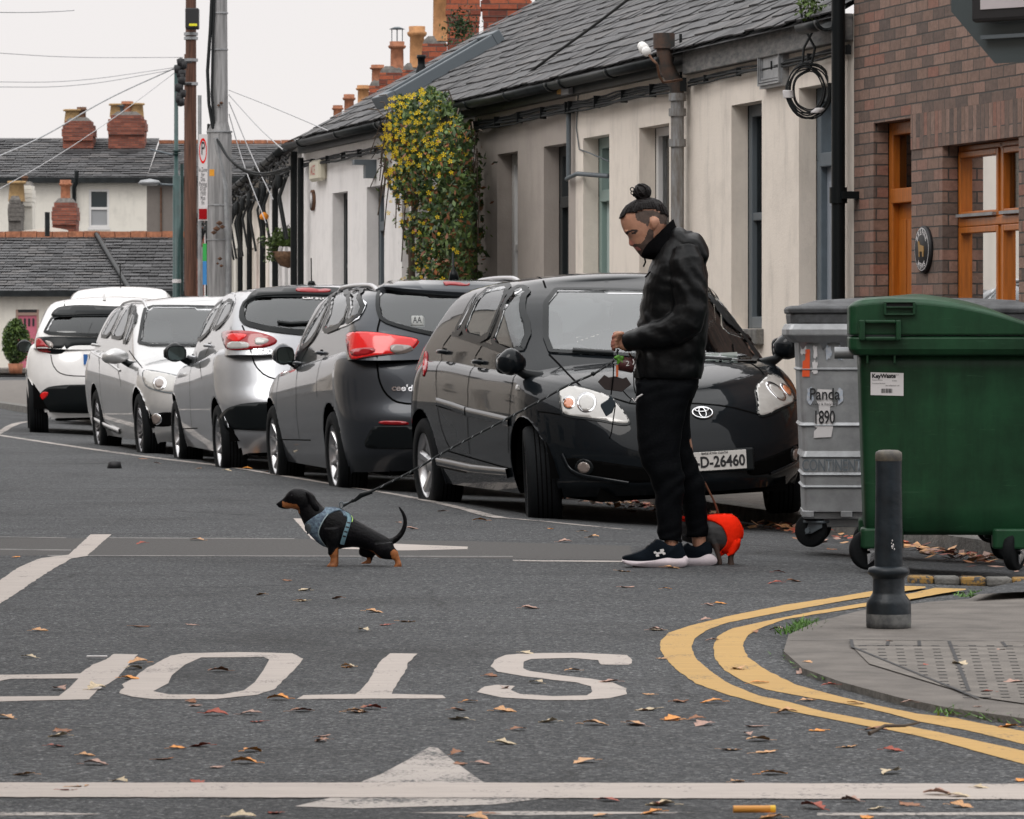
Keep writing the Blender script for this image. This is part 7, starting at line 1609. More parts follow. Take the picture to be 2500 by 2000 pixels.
mb.box((a,-.085,zG(664)),(a+.012,-.05,zG(638))); mb.box((b-.012,-.085,zG(664)),(b,-.05,zG(638))); mb.box((a,-.085,zG(649)),(b,-.05,zG(646))); mb.build('lid_grip', M['greenbin'], gb, bevel=.004)
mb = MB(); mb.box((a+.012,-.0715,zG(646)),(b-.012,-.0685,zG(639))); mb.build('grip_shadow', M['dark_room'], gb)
# side trunnion on the left end
mb = MB(); mb.tube([(-.12,.3,zb1-.02),(-.03,.3,zb1-.02)], .028, 14); mb.build('lifting_pin', M['galv'], gb)
# label
lx0, lx1, lz0, lz1 = px_(1833), px_(1902), zG(832), zG(784); yy = -.006
def byf(z): u = (z-zb0-.012)/(zb1-zb0); return .035-.035*u
mb = MB(); mb.add([(lx0,byf(lz0)-.002,lz0),(lx1,byf(lz0)-.002,lz0-.004),(lx1,byf(lz1)-.002,lz1-.004),(lx0,byf(lz1)-.002,lz1)], [(0,1,2,3)]); lb = mb.build('paper_label', M['label'], gb); 
yl = byf(lz1)-.003
def lt(t_, s_, x, z, al='LEFT', b=0): text_on(t_, s_, (x, byf(z)-.0035, z), (1,0,0), (0,0,1), M['ink'], 'lettering', lb, bold=b, align=al, lift=0)
lt('KeyWaste', .026, lx0+.006, lz1-.018, b=.0012); lt('General Waste', .008, lx0+.006, lz1-.036); lt('Customer Services', .008, lx0+.006, lz1-.052); lt('www.keywaste.ie', .008, lx0+.075, lz1-.012); lt('Dublin', .008, lx0+.10, lz1-.040); lt('for collection call', .009, lx0+.07, lz1-.062)
mb = MB(); rnd = random.Random(1); x = lx0+.05
while x < lx0+.098: w_ = rnd.choice([.0015,.003,.0045]); mb.add([(x,byf(lz0+.02)-.0035,lz0+.01),(x+w_,byf(lz0+.02)-.0035,lz0+.01),(x+w_,byf(lz0+.02)-.0035,lz0+.03),(x,byf(lz0+.02)-.0035,lz0+.03)], [(0,1,2,3)]); x += w_+rnd.choice([.0015,.003])
mb.build('bar_marks', M['ink'], lb)
for x,y,a in ((.07,.1,.4),(wG-.1,.1,1.1),(.1,DP-.12,.2),(wG-.1,DP-.12,.9)): castor(gb, x, y, zb0-.075, .095, 'chrome', a)
# ---- galvanised bin behind
dS = 22.4; sS = FP/dS; sx0 = (1681-CX)/sS; zS = lambda y: CH-(y-HY)/sS; qx = lambda x: (x-CX)/sS-sx0
wS = 1.22; DS = .72
sb = empty('steel_wheeled_bin', (sx0, dS, 0), R(-2), 'grey galvanised steel wheeled bin with torn stickers, left of the green bin', 'bin')
z0, z1 = zS(1078), zS(722)
mb = MB(); rings = []
ys = [1078,1074,1030,1026,1022,1004,1000,995,990,966,962,950,900,896,890,840,782,778,774,722]
offs = {1030:.0,1026:.012,1022:.0,1000:.012,995:.002,966:.0,962:.014,950:.0}
for i, y in enumerate(ys):
    u = (y-722)/356; o_ = .035*u; ridge = .010 if y in (1026,1000,962,896,778) else 0
    rings.append(rrect(o_-ridge, o_*.6-ridge, wS-o_+ridge, DS-o_*.6+ridge, zS(y), .025, 3))
mb.loft(rings[::1], sm=False); body = mb.build('body', M['galv'], sb)
for y in (840,896,778,962): pass
mb = MB(); mb.loft([rrect(-.02,-.03,wS+.02,DS+.03,zS(722),.03,3), rrect(-.065,-.06,wS+.06,DS+.06,zS(706),.03,3), rrect(-.065,-.06,wS+.06,DS+.06,zS(694),.03,3), rrect(-.05,-.05,wS+.05,DS+.05,zS(682),.03,3)], sm=False); mb.build('rim', M['galv'], sb, bevel=.005)
mb = MB(); mb.loft([rrect(-.04,-.04,wS+.04,DS+.04,zS(684),.04,4), rrect(-.045,-.045,wS+.045,DS+.045,zS(660),.04,4), rrect(.0,.0,wS,DS,zS(644),.06,4), rrect(.1,.1,wS-.1,DS-.1,zS(632),.06,4), rrect(.3,.25,wS-.3,DS-.25,zS(627),.06,4)], sm=False); mb.build('lid', M['greybin_lid'], sb, bevel=.012)
mb = MB(); mb.loft([rrect(-.052,-.055,wS+.05,DS+.05,zS(660),.04,4), rrect(-.055,-.06,wS+.055,DS+.055,zS(650),.04,4), rrect(-.04,-.045,wS+.045,DS+.045,zS(644),.04,4)], sm=False); mb.build('lid_lip', M['greybin_lid'], sb, bevel=.006)
mb = MB()
for x in [qx(1690), qx(1733), qx(1775), .5, .8, 1.1]: mb.add([(x-.02,-.05,zS(722)+.0),(x+.02,-.05,zS(722)),(x,.01,zS(740))], [(0,1,2)])
mb.box((.03,.05,zS(1094)),(wS-.03,DS-.05,zS(1079))); 
for x in (.02, qx(1770)): mb.box((x,.02,zS(1090)),(x+.06,.08,zS(1076)))
mb.prism([(qx(1735),zS(1112)),(wS-.4,zS(1112)),(wS-.3,zS(1094)),(qx(1722),zS(1094))], .1, .5, fn=lambda a,b,c:(a,c,b)); mb.build('chassis', M['galv'], sb, bevel=.004)
yf = lambda y: .035*.6*((y-722)/356)-.003
def stick(pts, mat, nm='sticker', lift=0): mb = MB(); mb.add([(qx(x), yf(y)-.003-lift, zS(y)) for x,y in pts], [tuple(range(len(pts)))[::-1]]); return mb.build(nm, M[mat] if isinstance(mat,str) else mat, sb, normals=False)
orange = pmat('orange_sticker',(.72,.09,.02),.5); paleb = pmat('torn_blue_paper',(.34,.42,.52),.7, col2=(.5,.5,.52), noise_scale=60)
stick(Z('bin',[(212,378),(240,378),(238,542),(193,542),(196,450),(212,440)]), orange, 'orange_sticker')
rnd = random.Random(6)
def torn(cx_, cy_, w_, h_, mat, nm='torn_sticker', n=16):
    pts = []
    for i in range(n): a = 2*math.pi*i/n; k_ = rnd.uniform(.55,1.05); pts.append((cx_+w_*k_*math.copysign(abs(math.cos(a))**.7,math.cos(a)), cy_+h_*k_*math.copysign(abs(math.sin(a))**.7,math.sin(a))))
    stick(Z('bin', pts), mat, nm)
for a in ((200,380,20,42,'label'),(272,390,16,48,'label'),(352,395,20,50,paleb),(420,400,17,55,paleb),(268,490,20,50,'label'),(240,655,24,60,paleb),(422,655,24,60,paleb)): torn(*a)
stick(Z('bin',[(285,617),(372,620),(374,690),(380,715),(362,720),(360,765),(380,770),(378,850),(368,905),(262,910),(265,870),(285,850),(268,845),(272,775),(296,765),(292,712),(280,690)]), M['label'], 'company_sticker')
text_on('Panda', .085, (qx(1736), yf(830)-.006, zS(831)), (1,0,0), (0,0,1), M['ink'], 'lettering', sb, bold=.001, sx=.78, lift=.003)
text_on('Waste & Recycling', .018, (qx(1735), yf(850)-.006, zS(851)), (1,0,0), (0,0,1), M['ink'], 'lettering', sb, lift=.003)
text_on('1890', .095, (qx(1735), yf(890)-.006, zS(880)), (1,0,0), (0,0,1), M['ink'], 'lettering', sb, bold=.001, sx=.62, lift=.003, spacing=.95)
text_on('CONTINENTAL 1100', .085, (qx(1680)+.02, yf(985)-.004, zS(981)), (1,0,0), (0,0,1), M['greypaint'], 'embossed_lettering', sb, align='LEFT', lift=.006, bold=.001, sx=.62)
for x,y,a in ((.10,.1,-.5),(wS-.12,.1,.8),(.14,DS-.1,.2),(wS-.16,DS-.1,.5)): castor(sb, x, y, zS(1098), .088, 'greypaint', a)
# ------------------------------------------------------------------ man and dogs
def erings(st, s, org, n=20, ex=2.2):
    """st: (ax,ay,bx,by,depth_half,depth_centre) in picture units -> rings in metres about org"""
    out = []
    for ax,ay,bx,by,dh,dc in st:
        cx_, cz_ = ((ax+bx)/2-org[0])/s, (org[1]-(ay+by)/2)/s; ux, uz = (bx-ax)/2/s, -(by-ay)/2/s; r = []
        for i in range(n):
            t = 2*math.pi*i/n; c_ = math.copysign(abs(math.cos(t))**(2/ex), math.cos(t)); s_ = math.copysign(abs(math.sin(t))**(2/ex), math.sin(t))
            r.append(Vector((cx_+ux*c_, dc+dh*s_, cz_+uz*c_)))
        out.append(r)
    return out
def dense(st, k=4):
    """smooth in-between stations"""
    out = []; n = len(st)
    for i in range(n-1):
        p0, p1, p2, p3 = st[max(i-1,0)], st[i], st[i+1], st[min(i+2,n-1)]
        for j in range(k):
            t = j/k; out.append(tuple(.5*((2*b)+(-a+c)*t+(2*a-5*b+4*c-d)*t*t+(-a+3*b-3*c+d)*t**3) for a,b,c,d in zip(p0,p1,p2,p3)))
    out.append(tuple(st[-1])); return out
def fuse(mb, vox, name='m', smooth=4, wr=None, disp=None):
    me = mb.mesh(); bm = bmesh.new(); bm.from_mesh(me); bmesh.ops.recalc_face_normals(bm, faces=bm.faces); bm.to_mesh(me); bm.free()
    o = bpy.data.objects.new('tmp', me); C.objects.link(o); m = o.modifiers.new('r','REMESH'); m.mode = 'VOXEL'; m.voxel_size = vox; m.use_smooth_shade = True
    if smooth: q = o.modifiers.new('s','SMOOTH'); q.iterations = smooth; q.factor = .5
    dg = bpy.context.evaluated_depsgraph_get(); me2 = bpy.data.meshes.new_from_object(o.evaluated_get(dg)); bpy.data.objects.remove(o); bpy.data.meshes.remove(me)
    if disp:
        ns = [v.normal.copy() for v in me2.vertices]
        for v, n_ in zip(me2.vertices, ns): v.co += n_*disp(v.co, n_)
    me2.update(); me2.shade_smooth(); me2.name = name; return me2
fab = lambda nm, c, r, sc=90, b=.25: pmat(nm, c, r, bump=b, bump_scale=sc, sheen=.0, spec=.17 if r < .5 else .05, noise_amt=.3, noise_scale=6)
M['jacket'] = fab('black_jacket_nylon', (.0035,.004,.0045), .42, 40, .2); M['jersey'] = fab('black_track_fabric', (.003,.0035,.0045), .7); M['knit'] = fab('black_knit', (.002,.002,.0025), .9)
m = pmat('skin', (.42,.215,.14), .5, noise_amt=.12, noise_scale=30); nodes(m)[2].inputs['Subsurface Weight'].default_value = .12; nodes(m)[2].inputs['Subsurface Radius'].default_value = (.02,.008,.004); M['skin'] = m
M['skin_red'] = pmat('flushed_skin', (.42,.17,.125), .5, noise_amt=.12, noise_scale=30); M['stubble'] = pmat('stubble', (.07,.045,.036), .75, noise_amt=.35, noise_scale=60); M['fade'] = pmat('clipped_hair', (.075,.052,.042), .75, noise_amt=.35, noise_scale=50)
M['hair'] = pmat('dark_hair', (.007,.005,.005), .42, spec=.2, noise_amt=.5, noise_scale=14, stretch=(1,6,6), bump=.5, bump_scale=30); M['brow'] = pmat('eyebrow', (.03,.02,.018), .8); M['lip'] = pmat('lips', (.36,.13,.11), .5)
M['sole'] = pmat('white_foam_sole', (.60,.53,.56), .6, noise_amt=.08, noise_scale=30); M['shoe'] = fab('shoe_mesh', (.005,.008,.012), .75, 160)
GM = GP(1400, 1192); sM = FP/GM.y; OM = (1400, 1192)
man = empty('person', GM, 0, 'man with a dark top knot in black hooded jacket and trousers holding a dog leash', 'person')
mz = lambda pts: Z('man', pts); V2 = lambda z, x, y: Z(z, [(x,y)])[0]
def stz(z, lst): return [(*V2(z,a,b), *V2(z,c_,d), e1, f1) for a,b,c_,d,e1,f1 in lst]
# --- the body: head, neck, hands, legs and ankles in one surface
mb = MB()
head = [(600,222,720,218,.028,0),(530,245,800,240,.052,0),(455,290,852,290,.067,0),(400,350,888,345,.075,0),(368,410,905,405,.078,0),(357,455,905,460,.078,0),(364,510,898,510,.077,0),(380,560,885,560,.075,0),(402,605,868,600,.073,0),(430,640,850,645,.070,0),(458,672,830,680,.066,0),(478,720,812,720,.062,0),(500,765,800,765,.057,0),(520,800,800,800,.052,0),(560,850,790,840,.045,0),(600,895,780,880,.034,0)]
mb.loft(erings(dense(stz('man', head),3), sM, OM, 26, 2.15))
# nose, brow ridge, lips, chin
nz = [(440,640,520,620,.010,0),(452,680,540,660,.012,0),(455,715,540,700,.015,0),(456,745,545,740,.018,0),(468,768,548,765,.017,0),(505,778,550,776,.010,0)]
mb.loft(erings(dense(stz('man', nz),3), sM, OM, 14, 2.0))
mb.loft(erings(stz('man', [(395,600,470,590,.05,0),(410,618,490,600,.052,0),(424,636,500,615,.045,0)]), sM, OM, 16))
mb.loft(erings(stz('man', [(518,786,580,780,.022,0),(524,798,590,795,.024,0),(545,806,600,803,.02,0)]), sM, OM, 12)); mb.loft(erings(stz('man', [(550,815,600,812,.02,0),(560,826,610,822,.018,0)]), sM, OM, 12)); mb.loft(erings(stz('man', [(575,850,680,850,.03,0),(582,880,680,880,.03,0),(610,905,690,900,.022,0)]), sM, OM, 14))
mb.loft(erings(stz('man', [(640,700,890,560,.055,0),(700,850,930,700,.056,0),(760,950,1000,820,.065,0)]), sM, OM, 16))
for sy in (-1,1):   # ears
    mb.loft(erings(dense(stz('man', [(715,450,765,432,.006,sy*.076),(695,480,800,455,.010,sy*.080),(700,520,808,505,.010,sy*.080),(720,560,785,545,.008,sy*.078),(735,585,765,578,.005,sy*.074)]),2), sM, OM, 12))
# arms inside the sleeves and the hands
def limb(pts, n=12):
    st = []
    for px, py, r, dc in pts: st.append((px,py,r,dc))
    rings = []
    L = len(st)
    for i, (px,py,r,dc) in enumerate(st):
        a = Vector(((st[max(i-1,0)][0]-OM[0])/sM, st[max(i-1,0)][3], (OM[1]-st[max(i-1,0)][1])/sM)); b = Vector(((st[min(i+1,L-1)][0]-OM[0])/sM, st[min(i+1,L-1)][3], (OM[1]-st[min(i+1,L-1)][1])/sM)); t = (b-a).normalized()
        u = t.cross(Vector((0,1,0))); u = u.normalized() if u.length > .1 else Vector((1,0,0)); w_ = t.cross(u); c_ = Vector(((px-OM[0])/sM, dc, (OM[1]-py)/sM))
        rings.append([c_+(u*math.cos(q)+w_*math.sin(q))*r/sM for q in [2*math.pi*j/n for j in range(n)]])
    return rings
mb.loft(limb([(1440,560,24,-.17),(1442,660,21,-.20),(1430,685,20,-.2),(1370,708,16,-.15),(1322,722,11.5,-.075)])); mb.loft(limb([(1440,560,24,.17),(1442,660,21,.20),(1425,685,20,.19),(1370,704,16,.1),(1322,716,11,.03)]))
# palms
mb.loft(erings(dense([(1322,710,1324,735,.014,-.07),(1313,704,1316,739,.019,-.065),(1303,704,1307,737,.019,-.06),(1297,708,1300,730,.013,-.055)],2), sM, OM, 14)); mb.loft(erings(dense([(1322,706,1324,730,.013,.03),(1312,703,1314,733,.018,.01),(1303,705,1306,731,.017,-.005),(1298,709,1300,726,.011,-.01)],2), sM, OM, 14))
# near hand: fingers curled over the leash handle
for i, (x0,y0) in enumerate(((1304,708),(1301,715),(1300,722),(1301,729))):
    L_ = (.9,1.0,.95,.8)[i]; dy = -.085+.004*i
    mb.loft(limb([(x0+3,y0,4.3,dy+.01),(x0-6*L_,y0+1,4.2,dy-.006),(x0-12*L_,y0+3,3.8,dy+.004),(x0-13*L_,y0+7,3.5,dy+.020),(x0-8*L_,y0+9,3.1,dy+.030)], 10))
mb.loft(limb([(1316,709,5.2,-.075),(1308,702,4.8,-.088),(1299,703,4.4,-.094),(1292,707,3.8,-.09),(1288,712,3.2,-.08)], 10))
for i, (x0,y0) in enumerate(((1303,709),(1301,716),(1301,722),(1302,728))):
    mb.loft(limb([(x0+3,y0,4.0,.0),(x0-6,y0+1,3.9,-.012),(x0-12,y0+3,3.6,-.018),(x0-12,y0+8,3.2,-.03),(x0-7,y0+10,2.9,-.036)], 10))
mb.loft(limb([(1314,707,4.8,.005),(1305,701,4.4,-.01),(1297,701,4.0,-.025),(1291,704,3.4,-.035)], 10))
# trunk and legs under the clothes
mb.loft(erings(dense([(1395,500,1470,505,.08,0),(1385,560,1480,560,.15,0),(1380,640,1478,640,.13,0),(1360,760,1455,760,.11,0),(1365,800,1450,800,.11,0)],2), sM, OM))
mb.loft(limb([(1402,810,36,-.07),(1392,900,31,-.085),(1396,980,26,-.09),(1408,1060,24,-.09),(1412,1120,17,-.09),(1412,1150,14,-.09),(1415,1172,17,-.09),(1370,1180,13,-.095),(1330,1184,9,-.1)])); mb.loft(limb([(1425,810,34,.07),(1424,900,29,.085),(1445,990,22,.09),(1468,1070,22,.09),(1472,1125,16,.09),(1474,1150,14,.09),(1478,1172,16,.09),(1440,1182,12,.095),(1410,1186,8,.1)]))
me = fuse(mb, .0045, 'body', 2)
for k_ in ('skin','stubble','fade','lip','brow','skin_red'): me.materials.append(M[k_])
def pz_(co): return (OM[0]+co.x*sM, OM[1]-co.z*sM)
beard = mz([(500,765),(520,745),(560,750),(600,740),(640,690),(672,600),(700,570),(745,600),(740,680),(800,760),(760,930),(560,930),(560,840),(535,800)]); fadep = mz([(520,400),(545,380),(640,360),(720,355),(880,400),(930,440),(900,520),(820,520),(800,450),(740,420),(700,440),(690,500),(672,560),(650,520),(540,470)])
lipp = mz([(515,786),(560,784),(585,800),(600,818),(560,824),(535,806)]); browp = mz([(405,628),(440,595),(500,580),(545,585),(560,600),(500,605),(450,622),(430,650)]); eyep = mz([(480,618),(545,600),(552,615),(530,632),(485,640)]); nosep = mz([(440,740),(470,700),(520,720),(530,780),(450,780)])
for p in me.polygons:
    q = pz_(p.center)
    if q[1] < 560:
        if inpoly(q, lipp): p.material_index = 3
        elif inpoly(q, browp) and abs(p.center.y) > .012: p.material_index = 4
        elif inpoly(q, eyep) and abs(p.center.y) > .02: p.material_index = 4
        elif inpoly(q, beard): p.material_index = 1
        elif inpoly(q, fadep): p.material_index = 2
        elif inpoly(q, nosep) : p.material_index = 5
    elif 695 < q[1] < 745 and q[0] < 1293: p.material_index = 5
o = link('body', me, [], man)
mp0 = lambda x, y: Vector(((V2('man',x,y)[0]-OM[0])/sM, 0, (OM[1]-V2('man',x,y)[1])/sM))
# hair and top knot
mb = MB(); hr = [(a-6 if i > 1 else a, b-4, c_+6, d-4, e1+.005, 0) for i,(a,b,c_,d,e1,f1) in enumerate(head[:6])]
hr[-1] = (350,452,912,452,.079,0); hr.insert(0, (640,205,690,204,.012,0)); hr += [(560,470,905,500,.070,0)]
mb.loft(erings(dense(stz('man', hr),3), sM, OM, 30, 2.15)); me = mb.mesh(); bm = bmesh.new(); bm.from_mesh(me); line_ = mz([(340,470),(370,440),(430,395),(530,378),(640,352),(760,352),(900,420),(940,500)])
def hl_y(x): return interp(x, sorted([(a,b) for a,b in line_]))
rm = [f for f in bm.faces if pz_(f.calc_center_median())[1] > hl_y(pz_(f.calc_center_median())[0])]
bmesh.ops.delete(bm, geom=rm, context='FACES'); bmesh.ops.recalc_face_normals(bm, faces=bm.faces)
for v in bm.verts: v.co += v.normal*(.0018*math.sin(v.co.y*500+v.co.x*90))
bm.to_mesh(me); bm.free(); o = hair_o = link('hair', me, M['hair'], man, True); o.modifiers.new('s','SOLIDIFY').thickness = .004
mb = MB(); rnd = random.Random(4); bc = V2('man', 612, 140); B3_ = Vector(((bc[0]-OM[0])/sM, 0, (OM[1]-bc[1])/sM)); rb = 92*.18/sM
mb.lathe([(0,-rb),(rb*.6,-rb*.8),(rb*.95,-rb*.2),(rb*.9,rb*.4),(rb*.5,rb*.85),(0,rb*.95)], 16, o=B3_); mb.lathe([(rb*.9,-rb*1.5),(rb*.55,-rb*.9)], 14, o=B3_)
for i in range(22):
    ax = Vector((rnd.gauss(0,1),rnd.gauss(0,1),rnd.gauss(0,1))).normalized(); u = ax.orthogonal().normalized(); w_ = ax.cross(u); rnd_k = rnd.uniform(.8,1.12); mb.tube([B3_+(u*math.cos(t)+w_*math.sin(t))*rb*rnd_k+ax*rb*.3*math.sin(t*2+rnd_k*9) for t in [2*math.pi*j/16 for j in range(16)]], rnd.uniform(.002,.0055), 6, closed=True)
for cx_, cy_, r_ in ((495,108,22),(500,150,20),(520,175,16),(660,80,18)):
    c_ = V2('man', cx_, cy_); c3 = Vector(((c_[0]-OM[0])/sM, -.01, (OM[1]-c_[1])/sM)); mb.tube([c3+Vector((math.cos(t),.2*math.sin(t*2),math.sin(t)))*r_*.18/sM for t in [2*math.pi*j/10 for j in range(9)]], .0028, 5)
mb.build('top_knot', M['hair'], man); o = hair_o
# strands swept back from the hairline to the knot
hb = BVHTree.FromPolygons([v.co for v in o.data.vertices], [tuple(p.vertices) for p in o.data.polygons]); mb = MB(); rnd = random.Random(11); top_ = B3_+Vector((0,0,-rb*1.3))
for i in range(150):
    q = rnd.uniform(-math.pi, math.pi); hx = .5+.5*math.cos(q); st_ = Vector((mp0((357+905)/2, 0).x-.118*math.cos(q), .082*math.sin(q), 0)); u0 = -st_.x
    yy = hl_y((st_.x*sM+OM[0]))+rnd.uniform(-1,1.5) if True else 0; st_.z = (OM[1]-yy)/sM; pts = []
    for k_ in range(8):
        u = k_/7; p = st_.lerp(top_, u); p = p+Vector((0,0,.02*math.sin(math.pi*u))); f = hb.find_nearest(p); nn = (f[0]-Vector((top_.x,0,top_.z-.09))).normalized(); pts.append(f[0]+nn*(.0015+rnd.random()*.001))
    mb.tube(pts, [.0022]*7+[.001], 4)
mb.build('hair_strands', M['hair'], o)
# jacket: torso, sleeves, hood
def wrinkle(co, n_):
    q = Vector((co.x*9, co.y*7, co.z*16)); a = noise.noise(q)*.008; d1 = math.sin((co.x*1.3+co.z*1.0)*52+noise.noise(co*7)*6)*.0045*max(0, noise.noise(co*5+Vector((3,1,2)))+.35)
    return a+d1+noise.noise(co*38)*.0014
mb = MB()
tor = [(1337,796,1476,798,.165,0),(1336,782,1479,785,.175,0),(1337,745,1486,745,.18,0),(1340,700,1491,690,.185,0),(1350,640,1491,640,.19,0),(1357,595,1490,600,.205,0),(1370,560,1488,562,.205,0),(1378,535,1482,530,.175,0),(1390,510,1470,505,.125,0),(1400,492,1455,488,.085,0)]
mb.loft(erings(dense(tor,3), sM, OM, 28, 2.5))
for sg in (-1,1):
    arm = [(1440,525,26,sg*.15),(1443,550,35,sg*.175),(1447,600,36,sg*.19),(1450,645,35,sg*.20),(1442,678,36,sg*.205),(1415,697,34,sg*.19),(1385,706,30,sg*.16),(1350,714,25,sg*.12+(.02 if sg > 0 else 0)),(1317,722,19.5,(-.085 if sg < 0 else .035))]
    mb.loft(limb(arm, 18))
mb.loft(erings(dense(stz('man', [(960,580,900,760,.09,0),(1060,556,960,800,.125,0),(1150,615,1040,880,.15,0),(1270,632,1150,930,.155,0),(1350,740,1220,960,.15,0),(1388,860,1290,990,.13,0),(1365,990,1320,1010,.09,0)]),3), sM, OM, 22, 2.3))
me = fuse(mb, .006, 'jacket', 3, disp=wrinkle); me.materials.append(M['jacket']); jk = bpy.data.objects.new('jacket', me); C.objects.link(jk); jk.parent = man
# seam and zip lines, cord toggles
def mp(z, x, y, dc): a = V2(z, x, y); return Vector(((a[0]-OM[0])/sM, dc, (OM[1]-a[1])/sM))
mb = MB(); mb.tube([mp('man',640,915,-.02), mp('man',650,960,-.02), mp('man',625,1015,-.02)], .004, 6); mb.tube([mp('man',700,1075,-.10), mp('man',640,1140,-.11)], .004, 6); mb.build('cord', M['knit'], jk)
# neck warmer
mb = MB(); mb.loft(erings(dense(stz('man', [(980,448,612,800,.072,0),(1000,520,592,860,.088,0),(1040,590,620,915,.10,0),(1090,640,740,930,.115,0)]),3), sM, OM, 24, 2.3)); me = fuse(mb, .006, 'neck_warmer', 2, disp=lambda co,n_: noise.noise(co*30)*.002); me.materials.append(M['knit']); o = bpy.data.objects.new('neck_warmer', me); C.objects.link(o); o.parent = man
# trousers
mb = MB()
mb.loft(erings(dense([(1342,770,1474,775,.15,0),(1338,800,1472,806,.16,0),(1338,840,1460,840,.165,0)],3), sM, OM, 24, 2.4))
near = [(1338,805,1462,812,.085,-.08),(1337,860,1444,862,.085,-.085),(1341,933,1432,930,.08,-.09),(1350,978,1432,970,.075,-.09),(1372,1016,1440,1008,.07,-.09),(1379,1070,1435,1070,.062,-.09),(1383,1115,1435,1115,.055,-.09),(1386,1133,1435,1140,.05,-.09)]
far = [(1370,805,1473,812,.085,.08),(1372,860,1456,858,.085,.085),(1385,933,1457,930,.078,.09),(1404,975,1466,968,.072,.09),(1428,1025,1485,1018,.065,.09),(1438,1070,1490,1068,.058,.09),(1446,1110,1491,1110,.05,.09),(1447,1130,1492,1132,.047,.09)]
for L_ in (near, far): mb.loft(erings(dense(L_,3), sM, OM, 22, 2.2))
def wr2(co, n_):
    k_ = .35+.9*max(0, 1-abs(co.z-.42)/.16)+.9*max(0, 1-abs(co.z-.12)/.1)+.5*max(0, 1-abs(co.z-.85)/.1)
    return (noise.noise(Vector((co.x*10,co.y*8,co.z*14)))*.006+math.sin((co.z*1.2-co.x*.8)*60+noise.noise(co*6)*5)*.0022)*k_
me = fuse(mb, .006, 'trousers', 3, disp=wr2); me.materials.append(M['jersey']); tr = bpy.data.objects.new('trousers', me); C.objects.link(tr); tr.parent = man
mb = MB(); mb.tube([mp('hand',790,1010,-.155), mp('hand',810,975,-.16), mp('hand',868,940,-.165)], .004, 6); mb.tube([mp('hand',750,985,-.15), mp('hand',780,1025,-.155), mp('hand',830,960,-.16)], .003, 6); mb.build('white_mark', M['label'], tr)
# shoes
def slab(poly, dc, dh, name, mat, parent, z='shoe', bulge=.9):
    P3 = [mp(z, x, y, 0) for x, y in smooth_poly(poly, 2)]; c_ = sum(P3, Vector())/len(P3); mb = MB(); rings = []
    for yy, k_ in ((-dh,bulge),(-dh*.92,.97),(-dh*.75,1),(dh*.75,1),(dh*.92,.97),(dh,bulge)): rings.append([Vector((c_.x+(p.x-c_.x)*k_, dc+yy, c_.z+(p.z-c_.z)*k_)) for p in P3])
    mb.loft(rings); return mb.build(name, mat if not isinstance(mat,str) else M[mat], parent)
up1 = slab([(215,1500),(215,1452),(330,1425),(450,1385),(545,1335),(590,1285),(650,1250),(690,1212),(760,1232),(850,1295),(950,1305),(1035,1245),(1052,1330),(1095,1440),(1050,1500),(700,1530),(400,1535)], -.10, .046, 'shoe', 'shoe', man, bulge=.86)
slab([(203,1492),(225,1545),(330,1578),(600,1598),(900,1604),(1080,1590),(1122,1545),(1132,1482),(1085,1432),(1055,1470),(950,1478),(850,1462),(780,1470),(650,1502),(450,1515),(300,1505)], -.10, .052, 'sole', 'sole', up1, bulge=.95)
up2 = slab([(950,1500),(980,1420),(1060,1350),(1150,1290),(1165,1325),(1230,1345),(1300,1330),(1385,1268),(1440,1285),(1478,1340),(1482,1420),(1450,1460),(1390,1470),(1300,1510),(1100,1520)], .10, .046, 'shoe', 'shoe', man, bulge=.86)
slab([(900,1590),(1100,1603),(1350,1608),(1480,1602),(1540,1580),(1555,1530),(1520,1480),(1450,1438),(1390,1450),(1300,1495),(1200,1502),(1000,1490),(900,1520)], .10, .052, 'sole', 'sole', up2, bulge=.95)
slab([(1480,1600),(1550,1560),(1553,1590),(1500,1612),(1350,1614)], .10, .050, 'outsole', 'ink', up2)
lg = [(643,1385),(668,1372),(690,1392),(735,1382),(730,1350),(780,1343),(788,1368),(776,1382),(806,1396),(806,1415),(780,1427),(760,1405),(712,1415),(722,1446),(680,1452),(670,1425),(686,1408),(650,1408)]
mb = MB(); mb.prism([(mp('shoe',x,y,0).x, mp('shoe',x,y,0).z) for x,y in lg], -.1475, -.143, fn=lambda a,b,c:(a,c,b)); mb.build('white_emblem', M['label'], up1)
mb = MB()
for i in range(4): mb.tube([mp('shoe',545+i*38,1330-i*32,-.13), mp('shoe',560+i*38,1310-i*32,-.10), mp('shoe',575+i*38,1325-i*30,-.07)], .0035, 6)
mb.tube([mp('shoe',600,1290,-.13), mp('shoe',560,1300,-.14), mp('shoe',530,1335,-.14)], .003, 5); mb.build('laces', M['ink'], up1)
mb = MB(); mb.tube([mp('shoe',1075,1180,.07), mp('shoe',1140,1215,.09)], .005, 5); mb.build('laces', M['ink'], up2)
